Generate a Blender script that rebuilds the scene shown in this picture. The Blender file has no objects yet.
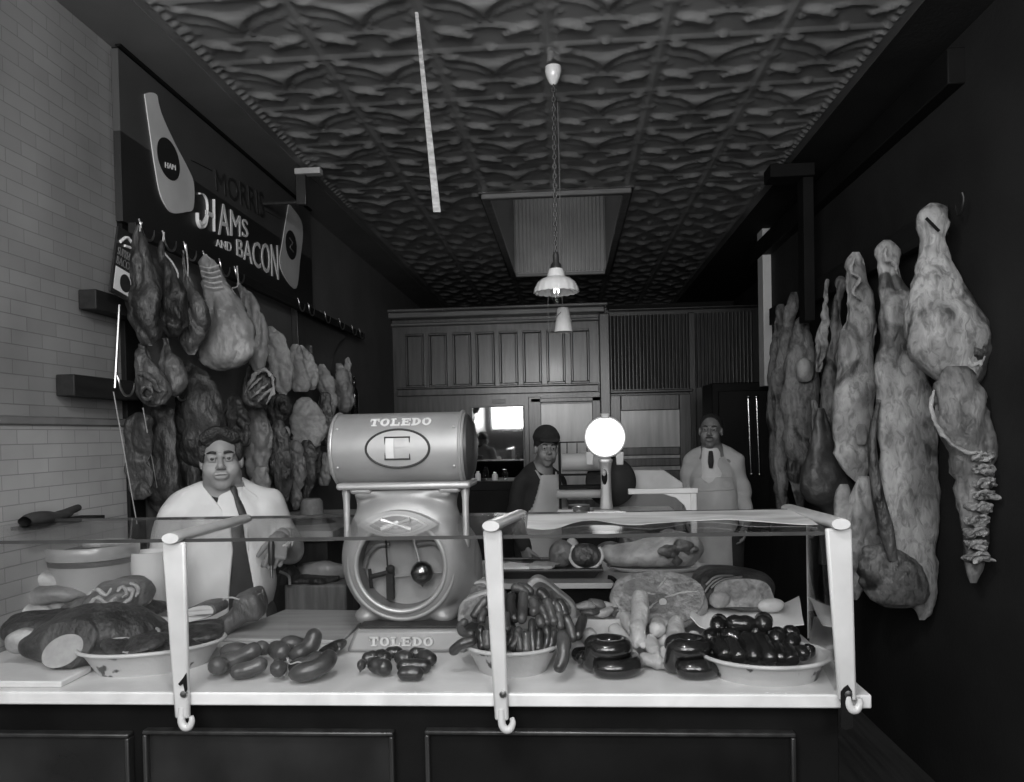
import bpy, math, random
import numpy as np
from mathutils import Vector, Matrix, noise
random.seed(7)
PI = math.pi
scene = bpy.context.scene
COL = scene.collection

# ------------------------------------------------------------------ camera
F, W, H = 776.0, 1024.0, 782.0
EYE = Vector((0, 0, 1.65))
YAW, PITCH, ROLL = 0.0735, -0.018, 0.021
_r = Vector((math.cos(YAW), math.sin(YAW), 0))
_f0 = Vector((-math.sin(YAW), math.cos(YAW), 0))
_f = (_f0 * math.cos(PITCH) + Vector((0, 0, 1)) * math.sin(PITCH)).normalized()
_u = _r.cross(_f)
CR = _r * math.cos(ROLL) - _u * math.sin(ROLL)
CU = _u * math.cos(ROLL) + _r * math.sin(ROLL)
CF = _f
PX = 512.0
_d = Vector((0, 1, 0))
PY = 433.0 + F * _d.dot(CU) / _d.dot(CF)
cam_data = bpy.data.cameras.new('camera')
cam = bpy.data.objects.new('camera', cam_data)
COL.objects.link(cam)
cam_data.sensor_width = 36.0
cam_data.lens = F / W * 36.0
cam_data.shift_y = (PY - H / 2) / W
cam_data.clip_start = 0.05
cam.matrix_world = Matrix(((CR.x, CU.x, -CF.x, EYE.x), (CR.y, CU.y, -CF.y, EYE.y), (CR.z, CU.z, -CF.z, EYE.z), (0, 0, 0, 1)))
scene.camera = cam


def ray(px, py):
    return CR * ((px - PX) / F) + CU * ((PY - py) / F) + CF


def at(px, py, y):
    """where the sight line through a photo point crosses the plane at distance y"""
    d = ray(px, py)
    return EYE + d * (y / d.y)


def atx(px, py, x):
    d = ray(px, py)
    return EYE + d * (x / d.x)


def on(px, py, z):
    d = ray(px, py)
    return EYE + d * ((z - EYE.z) / d.z)


def onplane(px, py, p0, n):
    d = ray(px, py)
    return EYE + d * ((p0 - EYE).dot(n) / d.dot(n))


# ------------------------------------------------------------------ materials
MATS = {}


def mat(name, c0, c1=None, rough=0.6, scale=6.0, metal=0.0, bump=0.0, bscale=None, lo=0.35, hi=0.65, stretch=(1, 1, 1), detail=5.0, coat=0.0, emit=0.0, spec=0.5, distort=0.0):
    if name in MATS:
        return MATS[name]
    m = bpy.data.materials.new(name)
    m.use_nodes = True
    nt = m.node_tree
    b = nt.nodes['Principled BSDF']
    c1 = c0 if c1 is None else c1
    g = lambda v: (v, v, v, 1)
    b.inputs['Roughness'].default_value = rough
    b.inputs['Metallic'].default_value = metal
    b.inputs['Specular IOR Level'].default_value = spec
    b.inputs['Coat Weight'].default_value = coat
    b.inputs['Coat Roughness'].default_value = 0.15
    b.inputs['Base Color'].default_value = g(c0)
    if emit:
        b.inputs['Emission Color'].default_value = (1, 1, 1, 1)
        b.inputs['Emission Strength'].default_value = emit
    if c1 != c0 or bump:
        tc = nt.nodes.new('ShaderNodeTexCoord')
        mp = nt.nodes.new('ShaderNodeMapping')
        mp.inputs['Scale'].default_value = stretch
        nt.links.new(tc.outputs['Object'], mp.inputs['Vector'])
        oi = nt.nodes.new('ShaderNodeObjectInfo')
        mul = nt.nodes.new('ShaderNodeMath'); mul.operation = 'MULTIPLY'; mul.inputs[1].default_value = 37.0
        nt.links.new(oi.outputs['Random'], mul.inputs[0])
        nt.links.new(mul.outputs[0], mp.inputs['Location'])
        n = nt.nodes.new('ShaderNodeTexNoise')
        n.inputs['Scale'].default_value = scale
        n.inputs['Detail'].default_value = detail
        n.inputs['Distortion'].default_value = distort
        nt.links.new(mp.outputs[0], n.inputs['Vector'])
        r = nt.nodes.new('ShaderNodeValToRGB')
        r.color_ramp.elements[0].position = lo; r.color_ramp.elements[0].color = g(c0)
        r.color_ramp.elements[1].position = hi; r.color_ramp.elements[1].color = g(c1)
        nt.links.new(n.outputs['Fac'], r.inputs['Fac'])
        nt.links.new(r.outputs['Color'], b.inputs['Base Color'])
        if bump:
            n2 = nt.nodes.new('ShaderNodeTexNoise')
            n2.inputs['Scale'].default_value = bscale or scale * 3
            n2.inputs['Detail'].default_value = 6
            nt.links.new(mp.outputs[0], n2.inputs['Vector'])
            bp = nt.nodes.new('ShaderNodeBump')
            bp.inputs['Strength'].default_value = bump
            bp.inputs['Distance'].default_value = 0.03
            nt.links.new(n2.outputs['Fac'], bp.inputs['Height'])
            nt.links.new(bp.outputs['Normal'], b.inputs['Normal'])
    MATS[name] = m
    return m


def brick_mat(name, c0, c1, mortar, bw, bh, axis, rough=0.35):
    """glazed tile: axis 'x' for a side wall (pattern over y, z), 'y' for a wall across the room"""
    m = bpy.data.materials.new(name); m.use_nodes = True
    nt = m.node_tree; b = nt.nodes['Principled BSDF']
    tc = nt.nodes.new('ShaderNodeTexCoord'); sp = nt.nodes.new('ShaderNodeSeparateXYZ'); cb = nt.nodes.new('ShaderNodeCombineXYZ')
    nt.links.new(tc.outputs['Object'], sp.inputs[0])
    nt.links.new(sp.outputs[1 if axis == 'x' else 0], cb.inputs[0]); nt.links.new(sp.outputs[2], cb.inputs[1])
    t = nt.nodes.new('ShaderNodeTexBrick')
    for k, v in (('Color1', c0), ('Color2', c1), ('Mortar', mortar)):
        t.inputs[k].default_value = (v, v, v, 1)
    t.inputs['Scale'].default_value = 1.0
    t.inputs['Brick Width'].default_value = bw; t.inputs['Row Height'].default_value = bh
    t.inputs['Mortar Size'].default_value = 0.0022; t.inputs['Mortar Smooth'].default_value = 0.4
    nt.links.new(cb.outputs[0], t.inputs['Vector'])
    n = nt.nodes.new('ShaderNodeTexNoise'); n.inputs['Scale'].default_value = 3; n.inputs['Detail'].default_value = 6
    nt.links.new(tc.outputs['Object'], n.inputs['Vector'])
    mr = nt.nodes.new('ShaderNodeMapRange'); mr.inputs[3].default_value = 0.6; mr.inputs[4].default_value = 1.35
    nt.links.new(n.outputs['Fac'], mr.inputs[0])
    mx = nt.nodes.new('ShaderNodeMix'); mx.data_type = 'RGBA'; mx.blend_type = 'MULTIPLY'; mx.inputs[0].default_value = 1
    nt.links.new(t.outputs['Color'], mx.inputs[6]); nt.links.new(mr.outputs[0], mx.inputs[7])
    nt.links.new(mx.outputs[2], b.inputs['Base Color'])
    bp = nt.nodes.new('ShaderNodeBump'); bp.inputs['Strength'].default_value = 0.3; bp.inputs['Distance'].default_value = 0.003
    bp.invert = True
    nt.links.new(t.outputs['Fac'], bp.inputs['Height']); nt.links.new(bp.outputs[0], b.inputs['Normal'])
    b.inputs['Roughness'].default_value = rough
    return m


def glass_mat(name, tint=0.93, rough=0.0, refl=.96):
    m = bpy.data.materials.new(name); m.use_nodes = True
    nt = m.node_tree; nt.nodes.clear()
    o = nt.nodes.new('ShaderNodeOutputMaterial'); mx = nt.nodes.new('ShaderNodeMixShader')
    lw = nt.nodes.new('ShaderNodeLayerWeight')
    pw = nt.nodes.new('ShaderNodeMath'); pw.operation = 'POWER'; pw.inputs[1].default_value = 5.0
    nt.links.new(lw.outputs['Facing'], pw.inputs[0])
    fr = nt.nodes.new('ShaderNodeMath'); fr.operation = 'MULTIPLY_ADD'; fr.inputs[1].default_value = refl; fr.inputs[2].default_value = .035
    nt.links.new(pw.outputs[0], fr.inputs[0])
    tr = nt.nodes.new('ShaderNodeBsdfTransparent'); tr.inputs['Color'].default_value = (tint, tint, tint, 1)
    gl = nt.nodes.new('ShaderNodeBsdfGlossy'); gl.inputs['Roughness'].default_value = rough; gl.inputs['Color'].default_value = (.9, .9, .9, 1)
    nt.links.new(fr.outputs[0], mx.inputs[0]); nt.links.new(tr.outputs[0], mx.inputs[1]); nt.links.new(gl.outputs[0], mx.inputs[2])
    nt.links.new(mx.outputs[0], o.inputs['Surface'])
    return m


# ------------------------------------------------------------------ geometry: every shape is (verts, faces)
def join(*gs):
    V, Fc = [], []
    for v, f in gs:
        o = len(V)
        V.extend([tuple(p) for p in v]); Fc.extend([tuple(i + o for i in q) for q in f])
    return V, Fc


def box(c, s, rz=0.0, rx=0.0, ry=0.0):
    R = Matrix.Rotation(rz, 3, 'Z') @ Matrix.Rotation(ry, 3, 'Y') @ Matrix.Rotation(rx, 3, 'X')
    c = Vector(c)
    v = [c + R @ Vector((sx * s[0] / 2, sy * s[1] / 2, sz * s[2] / 2)) for sx in (-1, 1) for sy in (-1, 1) for sz in (-1, 1)]
    return v, [(0, 1, 3, 2), (4, 6, 7, 5), (0, 4, 5, 1), (2, 3, 7, 6), (0, 2, 6, 4), (1, 5, 7, 3)]


def box2(a, b):
    return box([(a[i] + b[i]) / 2 for i in range(3)], [abs(b[i] - a[i]) for i in range(3)])


def hexa(lo4, hi4):
    """solid between two quads given in the same order"""
    v = list(lo4) + list(hi4)
    return v, [(3, 2, 1, 0), (4, 5, 6, 7), (0, 1, 5, 4), (1, 2, 6, 5), (2, 3, 7, 6), (3, 0, 4, 7)]


def prism(poly, off):
    n = len(poly); off = Vector(off)
    v = [Vector(p) for p in poly] + [Vector(p) + off for p in poly]
    f = [tuple(range(n))[::-1], tuple(range(n, 2 * n))] + [(i, (i + 1) % n, n + (i + 1) % n, n + i) for i in range(n)]
    return v, f


def spline(pts, n):
    """Catmull-Rom through points (any dimension), n samples"""
    P = [np.array(p, float) for p in pts]
    if len(P) == 2:
        return [P[0] + (P[1] - P[0]) * t for t in np.linspace(0, 1, n)]
    P = [2 * P[0] - P[1]] + P + [2 * P[-1] - P[-2]]
    m = len(P) - 3
    out = []
    for s in np.linspace(0, m - 1e-9, n):
        i = int(s); t = s - i
        a, b, c, d = P[i:i + 4]
        out.append(0.5 * (2 * b + (c - a) * t + (2 * a - 5 * b + 4 * c - d) * t * t + (3 * b - a - 3 * c + d) * t ** 3))
    return out


def tube(pts, rad, seg=12, n=None, closed=False, flat=1.0):
    """tube along points; rad is a number or one per point; ends are closed"""
    pts = [np.array(p, float) for p in pts]
    if n:
        pts = spline(pts, n)
    N = len(pts)
    if not hasattr(rad, '__len__'):
        rad = [rad] * N
    elif len(rad) != N:
        rad = list(np.interp(np.linspace(0, 1, N), np.linspace(0, 1, len(rad)), rad))
    V, Fc = [], []
    up = None
    for i in range(N):
        a = pts[(i - 1) % N] if closed else pts[max(i - 1, 0)]
        b = pts[(i + 1) % N] if closed else pts[min(i + 1, N - 1)]
        t = Vector(b - a).normalized() if np.linalg.norm(b - a) > 1e-9 else Vector((0, 0, 1))
        if up is None:
            up = Vector((0, 0, 1)) if abs(t.z) < 0.9 else Vector((0, -1, 0))
        s = t.cross(up).normalized(); up = s.cross(t).normalized()
        for k in range(seg):
            an = 2 * PI * k / seg
            V.append(Vector(pts[i]) + (s * math.cos(an) + up * math.sin(an) * flat) * rad[i])
    M = N if closed else N - 1
    for i in range(M):
        j = (i + 1) % N
        for k in range(seg):
            l = (k + 1) % seg
            Fc.append((i * seg + k, i * seg + l, j * seg + l, j * seg + k))
    if not closed:
        Fc.append(tuple(range(seg))[::-1]); Fc.append(tuple((N - 1) * seg + k for k in range(seg)))
    return V, Fc


def sausage(pts, r, seg=14, n=22, nub=0.28):
    """plump casing with rounded, tied ends"""
    c = spline(pts, 40)
    L = sum(np.linalg.norm(c[i + 1] - c[i]) for i in range(39))
    s = [0, .004, .012] + list(np.linspace(.03, .97, n)) + [.988, .996, 1]
    P = []; R = []
    for t in s:
        i = min(int(t * 39), 38); u = t * 39 - i
        P.append(c[i] * (1 - u) + c[i + 1] * u)
        d = min(t, 1 - t) * L
        e = min(1.0, d / (r * 1.1))
        R.append(max(r * math.sqrt(max(0, 1 - (1 - e) ** 2)), r * nub * .55) * (1 + .035 * math.sin(t * 17 + r * 900)))
    return tube(P, R, seg)


def lathe(prof, c=(0, 0, 0), seg=40, sx=1.0, sy=1.0, axis='z', caps=True):
    V, Fc = [], []
    for r, z in prof:
        for k in range(seg):
            a = 2 * PI * k / seg
            x, y = r * math.cos(a) * sx, r * math.sin(a) * sy
            p = (x, y, z) if axis == 'z' else ((z, x, y) if axis == 'x' else (x, -z, y))
            V.append(Vector(c) + Vector(p))
    for i in range(len(prof) - 1):
        for k in range(seg):
            l = (k + 1) % seg
            Fc.append((i * seg + k, i * seg + l, (i + 1) * seg + l, (i + 1) * seg + k))
    if caps:
        Fc.append(tuple(range(seg))[::-1]); Fc.append(tuple((len(prof) - 1) * seg + k for k in range(seg)))
    return V, Fc


def lump(p, seed, s):
    return noise.noise(Vector(p) * s + Vector((seed * 3.1, seed * 1.7, seed * 2.3)))


def slab_loft(rows, thick=0.6, n=26, seg=26, power=2.4, amp=0.012, ns=9.0, seed=0.0, maxb=0.16, ytilt=0.0):
    """solid body through horizontal rows (left point, right point), each with real depth behind and before the row"""
    arr = spline([list(a) + list(b) for a, b in rows], n)
    V, Fc = [], []
    for i, q in enumerate(arr):
        a, b = Vector(q[:3]), Vector(q[3:])
        c = (a + b) / 2; hw = max((b - a).length / 2, .002)
        e = min(i, n - 1 - i) / (n * 0.16)
        endr = math.sqrt(max(0.0, 1 - (1 - min(1, e)) ** 2))
        d = min(hw * thick, maxb) * (0.25 + 0.75 * endr)
        hw *= (0.6 + .4 * endr) if e < 1 else 1
        X = (b - a).normalized() if (b - a).length > 1e-6 else Vector((1, 0, 0))
        Yv = Vector((0, 0, 1)).cross(X).normalized()
        for k in range(seg):
            an = 2 * PI * k / seg
            cs, sn = math.cos(an), math.sin(an)
            r = (abs(cs) ** power + abs(sn) ** power) ** (-1 / power)
            p = c + X * (hw * cs * r) + Yv * (d * sn * r) + Vector((0, ytilt * (i / n), 0))
            nrm = (X * (cs / max(hw, .02)) + Yv * (sn / max(d, .02))).normalized()
            pp = Vector((p.x, p.y, p.z * .6))
            k2 = lump(p, seed, ns * .8) + .55 * lump(pp, seed + 5, ns * 2.2) + .35 * lump(pp, seed + 8, ns * 5) - .7 * max(0, .22 - abs(lump(pp, seed + 11, ns * 1.3))) / .22 + .2
            V.append(p + nrm * (amp * k2 * endr))
    for i in range(n - 1):
        for k in range(seg):
            l = (k + 1) % seg
            Fc.append((i * seg + k, i * seg + l, (i + 1) * seg + l, (i + 1) * seg + k))
    Fc.append(tuple(range(seg))[::-1]); Fc.append(tuple((n - 1) * seg + k for k in range(seg)))
    return V, Fc


def ragged(pts, r, seg=10, n=28, amp=.45, seed=0.0):
    """uneven strip of fat, skin or sinew along a path"""
    v, f = tube(spline(pts, n), list(np.interp(np.linspace(0, 1, n), [0, .15, .5, .85, 1], [r * .5, r, r * 1.05, r * .9, r * .35])), seg)
    return [p + Vector((lump(p, seed, 1.1 / r * .35), lump(p, seed + 3, 1.1 / r * .35), lump(p, seed + 6, 1.1 / r * .35))) * (r * amp * 1.6) for p in v], f


def turn(geo, c, a):
    R = Matrix.Rotation(a, 3, 'Z'); c = Vector(c)
    return [c + R @ (Vector(p) - c) for p in geo[0]], geo[1]


def blob(c, r, R=None, amp=0.0, ns=12, seed=0.0, seg=24, rings=14, power=2.0, cut=None):
    """rounded lump; power > 2 squares it off; cut=(normal, distance) slices a flat face"""
    V, Fc = [], []
    c = Vector(c); R = R or Matrix.Identity(3)
    for i in range(rings + 1):
        th = PI * i / rings
        for k in range(seg):
            ph = 2 * PI * k / seg
            d = Vector((math.sin(th) * math.cos(ph), math.sin(th) * math.sin(ph), math.cos(th)))
            g = (abs(d.x) ** power + abs(d.y) ** power + abs(d.z) ** power) ** (-1 / power)
            p = Vector((d.x * g * r[0], d.y * g * r[1], d.z * g * r[2]))
            if amp:
                p *= 1 + amp / max(min(r), .01) * (lump(c + p, seed, ns) + .5 * lump(c + p, seed + 4, ns * 2.2))
            if cut:
                nn = Vector(cut[0]); e = p.dot(nn) - cut[1]
                if e > 0:
                    p -= nn * e
            V.append(c + R @ p)
    for i in range(rings):
        for k in range(seg):
            l = (k + 1) % seg
            Fc.append((i * seg + k, (i + 1) * seg + k, (i + 1) * seg + l, i * seg + l))
    return V, Fc


def on_surface(geo, pts, n=18, lift=.001):
    """points of a photo line laid on the surface of a shape"""
    from mathutils.bvhtree import BVHTree
    b = BVHTree.FromPolygons([tuple(p) for p in geo[0]], [tuple(q) for q in geo[1]])
    out = []
    for p in spline(pts, n):
        h = b.ray_cast(EYE, ray(*p).normalized())
        if h[0] is not None: out.append(h[0] + h[1] * lift)
    return out


def rot(x=0, y=0, z=0):
    return Matrix.Rotation(z, 3, 'Z') @ Matrix.Rotation(y, 3, 'Y') @ Matrix.Rotation(x, 3, 'X')


# ---- signed-distance modelling: smooth unions meshed by surface nets
class Field:
    def __init__(self, lo, hi, h):
        self.h = h; self.lo = np.array(lo, float)
        n = [int((b - a) / h) + 1 for a, b in zip(lo, hi)]
        self.n = n
        self.ax = [self.lo[i] + h * np.arange(n[i]) for i in range(3)]
        self.D = np.full(n, 0.2, np.float32)

    def _sub(self, lo, hi):
        s = []
        for i in range(3):
            a = int(max(0, math.floor((lo[i] - self.lo[i]) / self.h)))
            b = int(min(self.n[i], math.ceil((hi[i] - self.lo[i]) / self.h) + 1))
            if b <= a:
                return None, None
            s.append(slice(a, b))
        P = np.meshgrid(self.ax[0][s[0]], self.ax[1][s[1]], self.ax[2][s[2]], indexing='ij', sparse=True)
        return tuple(s), P

    def _mix(self, s, d, k, sub):
        o = self.D[s]
        if sub:
            h = np.clip(0.5 - 0.5 * (d + o) / k, 0, 1)
            self.D[s] = o + (-d - o) * h + k * h * (1 - h)
        else:
            h = np.clip(0.5 + 0.5 * (o - d) / k, 0, 1)
            self.D[s] = o + (d - o) * h - k * h * (1 - h)

    def cone(self, a, b, ra, rb, k=0.01, sub=False, sy=1.0):
        a = np.array(a, float); b = np.array(b, float)
        m = max(ra, rb) * max(1, sy) + k * 1.5 + 2 * self.h
        s, P = self._sub(np.minimum(a, b) - m, np.maximum(a, b) + m)
        if s is None: return self
        q = [P[0] - a[0], (P[1] - a[1]) / sy, P[2] - a[2]]
        ba = (b - a) / np.array([1, sy, 1])
        t = np.clip((q[0] * ba[0] + q[1] * ba[1] + q[2] * ba[2]) / max(ba @ ba, 1e-9), 0, 1)
        d = np.sqrt((q[0] - ba[0] * t) ** 2 + (q[1] - ba[1] * t) ** 2 + (q[2] - ba[2] * t) ** 2) - (ra + (rb - ra) * t)
        self._mix(s, d * min(1, sy), k, sub)
        return self

    def ell(self, c, r, k=0.01, sub=False, R=None):
        m = max(r) + k * 1.5 + 2 * self.h
        c = np.array(c, float)
        s, P = self._sub(c - m, c + m)
        if s is None: return self
        q = [P[i] - c[i] for i in range(3)]
        if R is not None:
            M = np.array(R).T
            q = [M[i][0] * q[0] + M[i][1] * q[1] + M[i][2] * q[2] for i in range(3)]
        k0 = np.sqrt((q[0] / r[0]) ** 2 + (q[1] / r[1]) ** 2 + (q[2] / r[2]) ** 2)
        k1 = np.sqrt((q[0] / r[0] ** 2) ** 2 + (q[1] / r[1] ** 2) ** 2 + (q[2] / r[2] ** 2) ** 2)
        self._mix(s, k0 * (k0 - 1) / np.maximum(k1, 1e-6), k, sub)
        return self

    def rbox(self, c, hs, r=0.01, k=0.005, sub=False, R=None):
        m = math.sqrt(sum(v * v for v in hs)) + k * 1.5 + 2 * self.h
        c = np.array(c, float)
        s, P = self._sub(c - m, c + m)
        if s is None: return self
        q = [P[i] - c[i] for i in range(3)]
        if R is not None:
            M = np.array(R).T
            q = [M[i][0] * q[0] + M[i][1] * q[1] + M[i][2] * q[2] for i in range(3)]
        e = [np.abs(q[i]) - (hs[i] - r) for i in range(3)]
        out = np.sqrt(np.maximum(e[0], 0) ** 2 + np.maximum(e[1], 0) ** 2 + np.maximum(e[2], 0) ** 2)
        d = out + np.minimum(np.maximum(np.maximum(e[0], e[1]), e[2]), 0) - r
        self._mix(s, d, k, sub)
        return self

    def cyly(self, c, r, hl, rd=0.01, k=0.005, sub=False):
        """rounded cylinder whose axis runs along y"""
        c = np.array(c, float)
        m = np.array([r, hl, r]) + k * 1.5 + 2 * self.h
        s, P = self._sub(c - m, c + m)
        q = np.sqrt((P[0] - c[0]) ** 2 + (P[2] - c[2]) ** 2) - (r - rd)
        e = np.abs(P[1] - c[1]) - (hl - rd)
        d = np.sqrt(np.maximum(q, 0) ** 2 + np.maximum(e, 0) ** 2) + np.minimum(np.maximum(q, e), 0) - rd
        self._mix(s, d, k, sub)
        return self

    def func(self, fn):
        P = np.meshgrid(*self.ax, indexing='ij', sparse=True)
        self.D = fn(self.D, *P).astype(np.float32)
        return self

    def mesh(self):
        D = self.D; S = D < 0
        nx, ny, nz = D.shape
        cs = {}
        acc = np.zeros((nx - 1, ny - 1, nz - 1), np.int8)
        for i in (0, 1):
            for j in (0, 1):
                for k in (0, 1):
                    acc += S[i:nx - 1 + i, j:ny - 1 + j, k:nz - 1 + k]
        I = np.argwhere((acc > 0) & (acc < 8))
        idx = np.full((nx - 1, ny - 1, nz - 1), -1, np.int32)
        idx[I[:, 0], I[:, 1], I[:, 2]] = np.arange(len(I))
        pos = np.zeros((len(I), 3)); cnt = np.zeros(len(I))
        cor = [(i, j, k) for i in (0, 1) for j in (0, 1) for k in (0, 1)]
        for a in cor:
            for ax in range(3):
                if a[ax]: continue
                b = list(a); b[ax] = 1
                da = D[I[:, 0] + a[0], I[:, 1] + a[1], I[:, 2] + a[2]]
                db = D[I[:, 0] + b[0], I[:, 1] + b[1], I[:, 2] + b[2]]
                m = (da < 0) != (db < 0)
                t = da[m] / (da[m] - db[m])
                p = np.tile(np.array(a, float), (m.sum(), 1)); p[:, ax] += t
                pos[m] += p; cnt[m] += 1
        V = self.lo + self.h * (I + pos / cnt[:, None])
        faces = []
        for ax in range(3):
            b = [slice(None)] * 3; c = [slice(None)] * 3
            b[ax] = slice(0, -1); c[ax] = slice(1, None)
            E = S[tuple(b)] != S[tuple(c)]
            J = np.argwhere(E)
            o1, o2 = (ax + 1) % 3, (ax + 2) % 3
            ok = (J[:, o1] > 0) & (J[:, o2] > 0) & (J[:, o1] < D.shape[o1] - 1) & (J[:, o2] < D.shape[o2] - 1)
            J = J[ok]
            q = []
            for d1, d2 in ((1, 1), (0, 1), (0, 0), (1, 0)):
                K = J.copy(); K[:, o1] -= d1; K[:, o2] -= d2
                q.append(idx[K[:, 0], K[:, 1], K[:, 2]])
            q = np.stack(q, 1)
            fl = S[J[:, 0], J[:, 1], J[:, 2]]
            q[~fl] = q[~fl][:, ::-1]
            faces.append(q)
        return V, np.concatenate(faces).tolist()


# ------------------------------------------------------------------ objects
def origin(o):
    v = Vector((0, 0, 0))
    while o is not None:
        v += o.location; o = o.parent
    return v


def tag(o, label=None, cat=None, group=None, kind=None):
    if label: o['label'] = label
    if cat: o['category'] = cat
    if group: o['group'] = group
    if kind: o['kind'] = kind
    return o


def thing(name, loc, label, cat, group=None):
    o = bpy.data.objects.new(name, None); COL.objects.link(o)
    o.empty_display_size = 0.05
    o.location = loc
    return tag(o, label, cat, group)


def obj(name, geo, m, parent=None, smooth=True, bevel=0.0, angle=40):
    v, f = geo
    v = np.array([tuple(p) for p in v], float)
    if parent is None:
        lo, hi = v.min(0), v.max(0)
        off = Vector(((lo[0] + hi[0]) / 2, (lo[1] + hi[1]) / 2, lo[2]))
    else:
        off = origin(parent)
    me = bpy.data.meshes.new(name)
    me.from_pydata((v - np.array(off)).tolist(), [], [tuple(q) for q in f])
    me.validate(); me.update()
    if smooth:
        me.polygons.foreach_set('use_smooth', [True] * len(me.polygons))
        me.set_sharp_from_angle(angle=math.radians(angle))
    me.materials.append(m)
    o = bpy.data.objects.new(name, me); COL.objects.link(o)
    if parent is None:
        o.location = off
    else:
        o.parent = parent
    if bevel:
        b = o.modifiers.new('bevel', 'BEVEL'); b.width = bevel; b.segments = 2; b.limit_method = 'ANGLE'
        b.harden_normals = False
    return o


def struct(name, geo, m, **k):
    o = obj(name, geo, m, **k)
    o['kind'] = 'structure'
    return o


def text_geo(s, quad, depth=0.004, n=None):
    """letters of string s filling the quad (bottom-left, bottom-right, top-right, top-left), raised by depth"""
    cu = bpy.data.curves.new('lettering', 'FONT'); cu.body = s; cu.size = 1; cu.extrude = 0.5; cu.resolution_u = 3
    to = bpy.data.objects.new('lettering', cu); COL.objects.link(to)
    dg = bpy.context.evaluated_depsgraph_get()
    me = to.evaluated_get(dg).to_mesh()
    V = np.array([v.co[:] for v in me.vertices]); Fc = [tuple(p.vertices) for p in me.polygons]
    to.evaluated_get(dg).to_mesh_clear()
    bpy.data.objects.remove(to); bpy.data.curves.remove(cu)
    lo, hi = V.min(0), V.max(0)
    q = [np.array(p, float) for p in quad]
    nn = np.cross(q[1] - q[0], q[3] - q[0]); nn /= np.linalg.norm(nn)
    if n is not None and nn @ np.array(n) < 0: nn = -nn
    out = []
    for p in V:
        a = (p[0] - lo[0]) / (hi[0] - lo[0]); b = (p[1] - lo[1]) / (hi[1] - lo[1]); c = (p[2] - lo[2]) / (hi[2] - lo[2])
        w = (q[0] * (1 - a) + q[1] * a) * (1 - b) + (q[3] * (1 - a) + q[2] * a) * b
        out.append(w + nn * depth * c)
    return out, Fc
# ------------------------------------------------------------------ the room
XL, XR, YB, YF, ZC = -1.84, 2.1, 8.15, -.95, 3.277
XW, YE = 1.66, 10.0                         # near right wall, end of the room behind the cooler
CL, CRR = -1.57, 1.39            # edges of the tin ceiling field, height where the coves meet the walls
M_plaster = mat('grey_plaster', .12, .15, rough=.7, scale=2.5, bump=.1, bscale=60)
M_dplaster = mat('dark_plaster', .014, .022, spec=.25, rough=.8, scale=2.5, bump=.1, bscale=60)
M_dwood = mat('dark_varnished_wood', .014, .03, rough=.4, scale=5, stretch=(6, 6, .6), bump=.06, coat=.2)
M_black = mat('black_paint', .005, .008, rough=.65, scale=4, spec=.15)
M_panel = mat('varnished_oak', .045, .09, rough=.36, scale=4, stretch=(7, 7, .5), bump=.05, coat=.35)
M_sheen_panel = mat('sheen_tone_panel', .34, .5, rough=.28, scale=3, stretch=(5, 5, .5), bump=.03, coat=.5)  # pale tone stands in for window light reflected off the varnish
M_trim = mat('worn_trim_wood', .10, .17, rough=.4, scale=5, stretch=(.6, 6, 6), bump=.05, coat=.2)
M_tin = mat('painted_tin', .24, .34, rough=.32, scale=3, detail=6, spec=.7, metal=.25)
M_tile = brick_mat('glazed_wall_tile', .21, .25, .15, .152, .05, 'x')
M_tile2 = brick_mat('pale_glazed_wall_tile', .33, .37, .22, .152, .05, 'x', rough=.28)

struct('floor', box2((XL - .2, YF - .2, -.1), (XR + .2, YE + .2, 0)), mat('dark_floor_boards', .03, .06, rough=.6, scale=4, stretch=(8, .4, 8), bump=.1))
# side walls; the near part of the left one is glazed tile with a paler dado
LEDGE = 1.735
struct('wall_left', box2((XL - .12, 3.13, 0), (XL, YE, ZC)), M_plaster)
struct('wall_left_tile', box2((XL - .12, YF, LEDGE), (XL - .002, 3.13, ZC)), M_tile)
struct('wall_left_dado', box2((XL - .12, YF, 0), (XL + .006, 3.13, LEDGE)), M_tile2)
struct('trim_1', box2((XL - .02, YF, LEDGE - .02), (XL + .016, 3.1, LEDGE + .012)), mat('tile_ledge', .15, .2, rough=.4, scale=8), bevel=.006)
struct('trim_2', box2((XL - .02, 3.09, 0), (XL + .02, 3.21, ZC)), M_black, bevel=.004)
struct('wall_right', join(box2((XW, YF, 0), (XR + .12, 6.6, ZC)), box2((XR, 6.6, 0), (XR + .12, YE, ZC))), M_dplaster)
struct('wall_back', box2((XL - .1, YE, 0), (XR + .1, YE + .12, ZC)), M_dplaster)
# shop front behind the camera with two display windows
fw = M_dwood
z0, z1 = 1.75, 3.2
struct('wall_front', join(box2((XL, YF - .12, 0), (XR, YF, z0)), box2((XL, YF - .12, z1), (XR, YF, ZC)),
                          box2((XL, YF - .12, z0), (XL + .12, YF, z1)), box2((.15, YF - .12, z0), (.3, YF, z1)), box2((1.6, YF - .12, z0), (XR, YF, z1))), fw)
M_win = glass_mat('window_glass', .97)
for i, (a, b) in enumerate(((XL + .12, .15), (.3, 1.6))):
    struct('window_%d' % (i + 1), box2((a, YF - .07, z0), (b, YF - .06, z1)), M_win, smooth=False)

# plain margins of the ceiling beside the tin field
struct('ceiling_margin_left', box2((XL, YF, ZC - .004), (CL, YE, ZC + .05)), mat('margin_paint', .13, .16, rough=.5, scale=3))
struct('ceiling_margin_right', box2((CRR, YF, ZC - .004), (XR, YE, ZC + .05)), M_dplaster)

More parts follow.
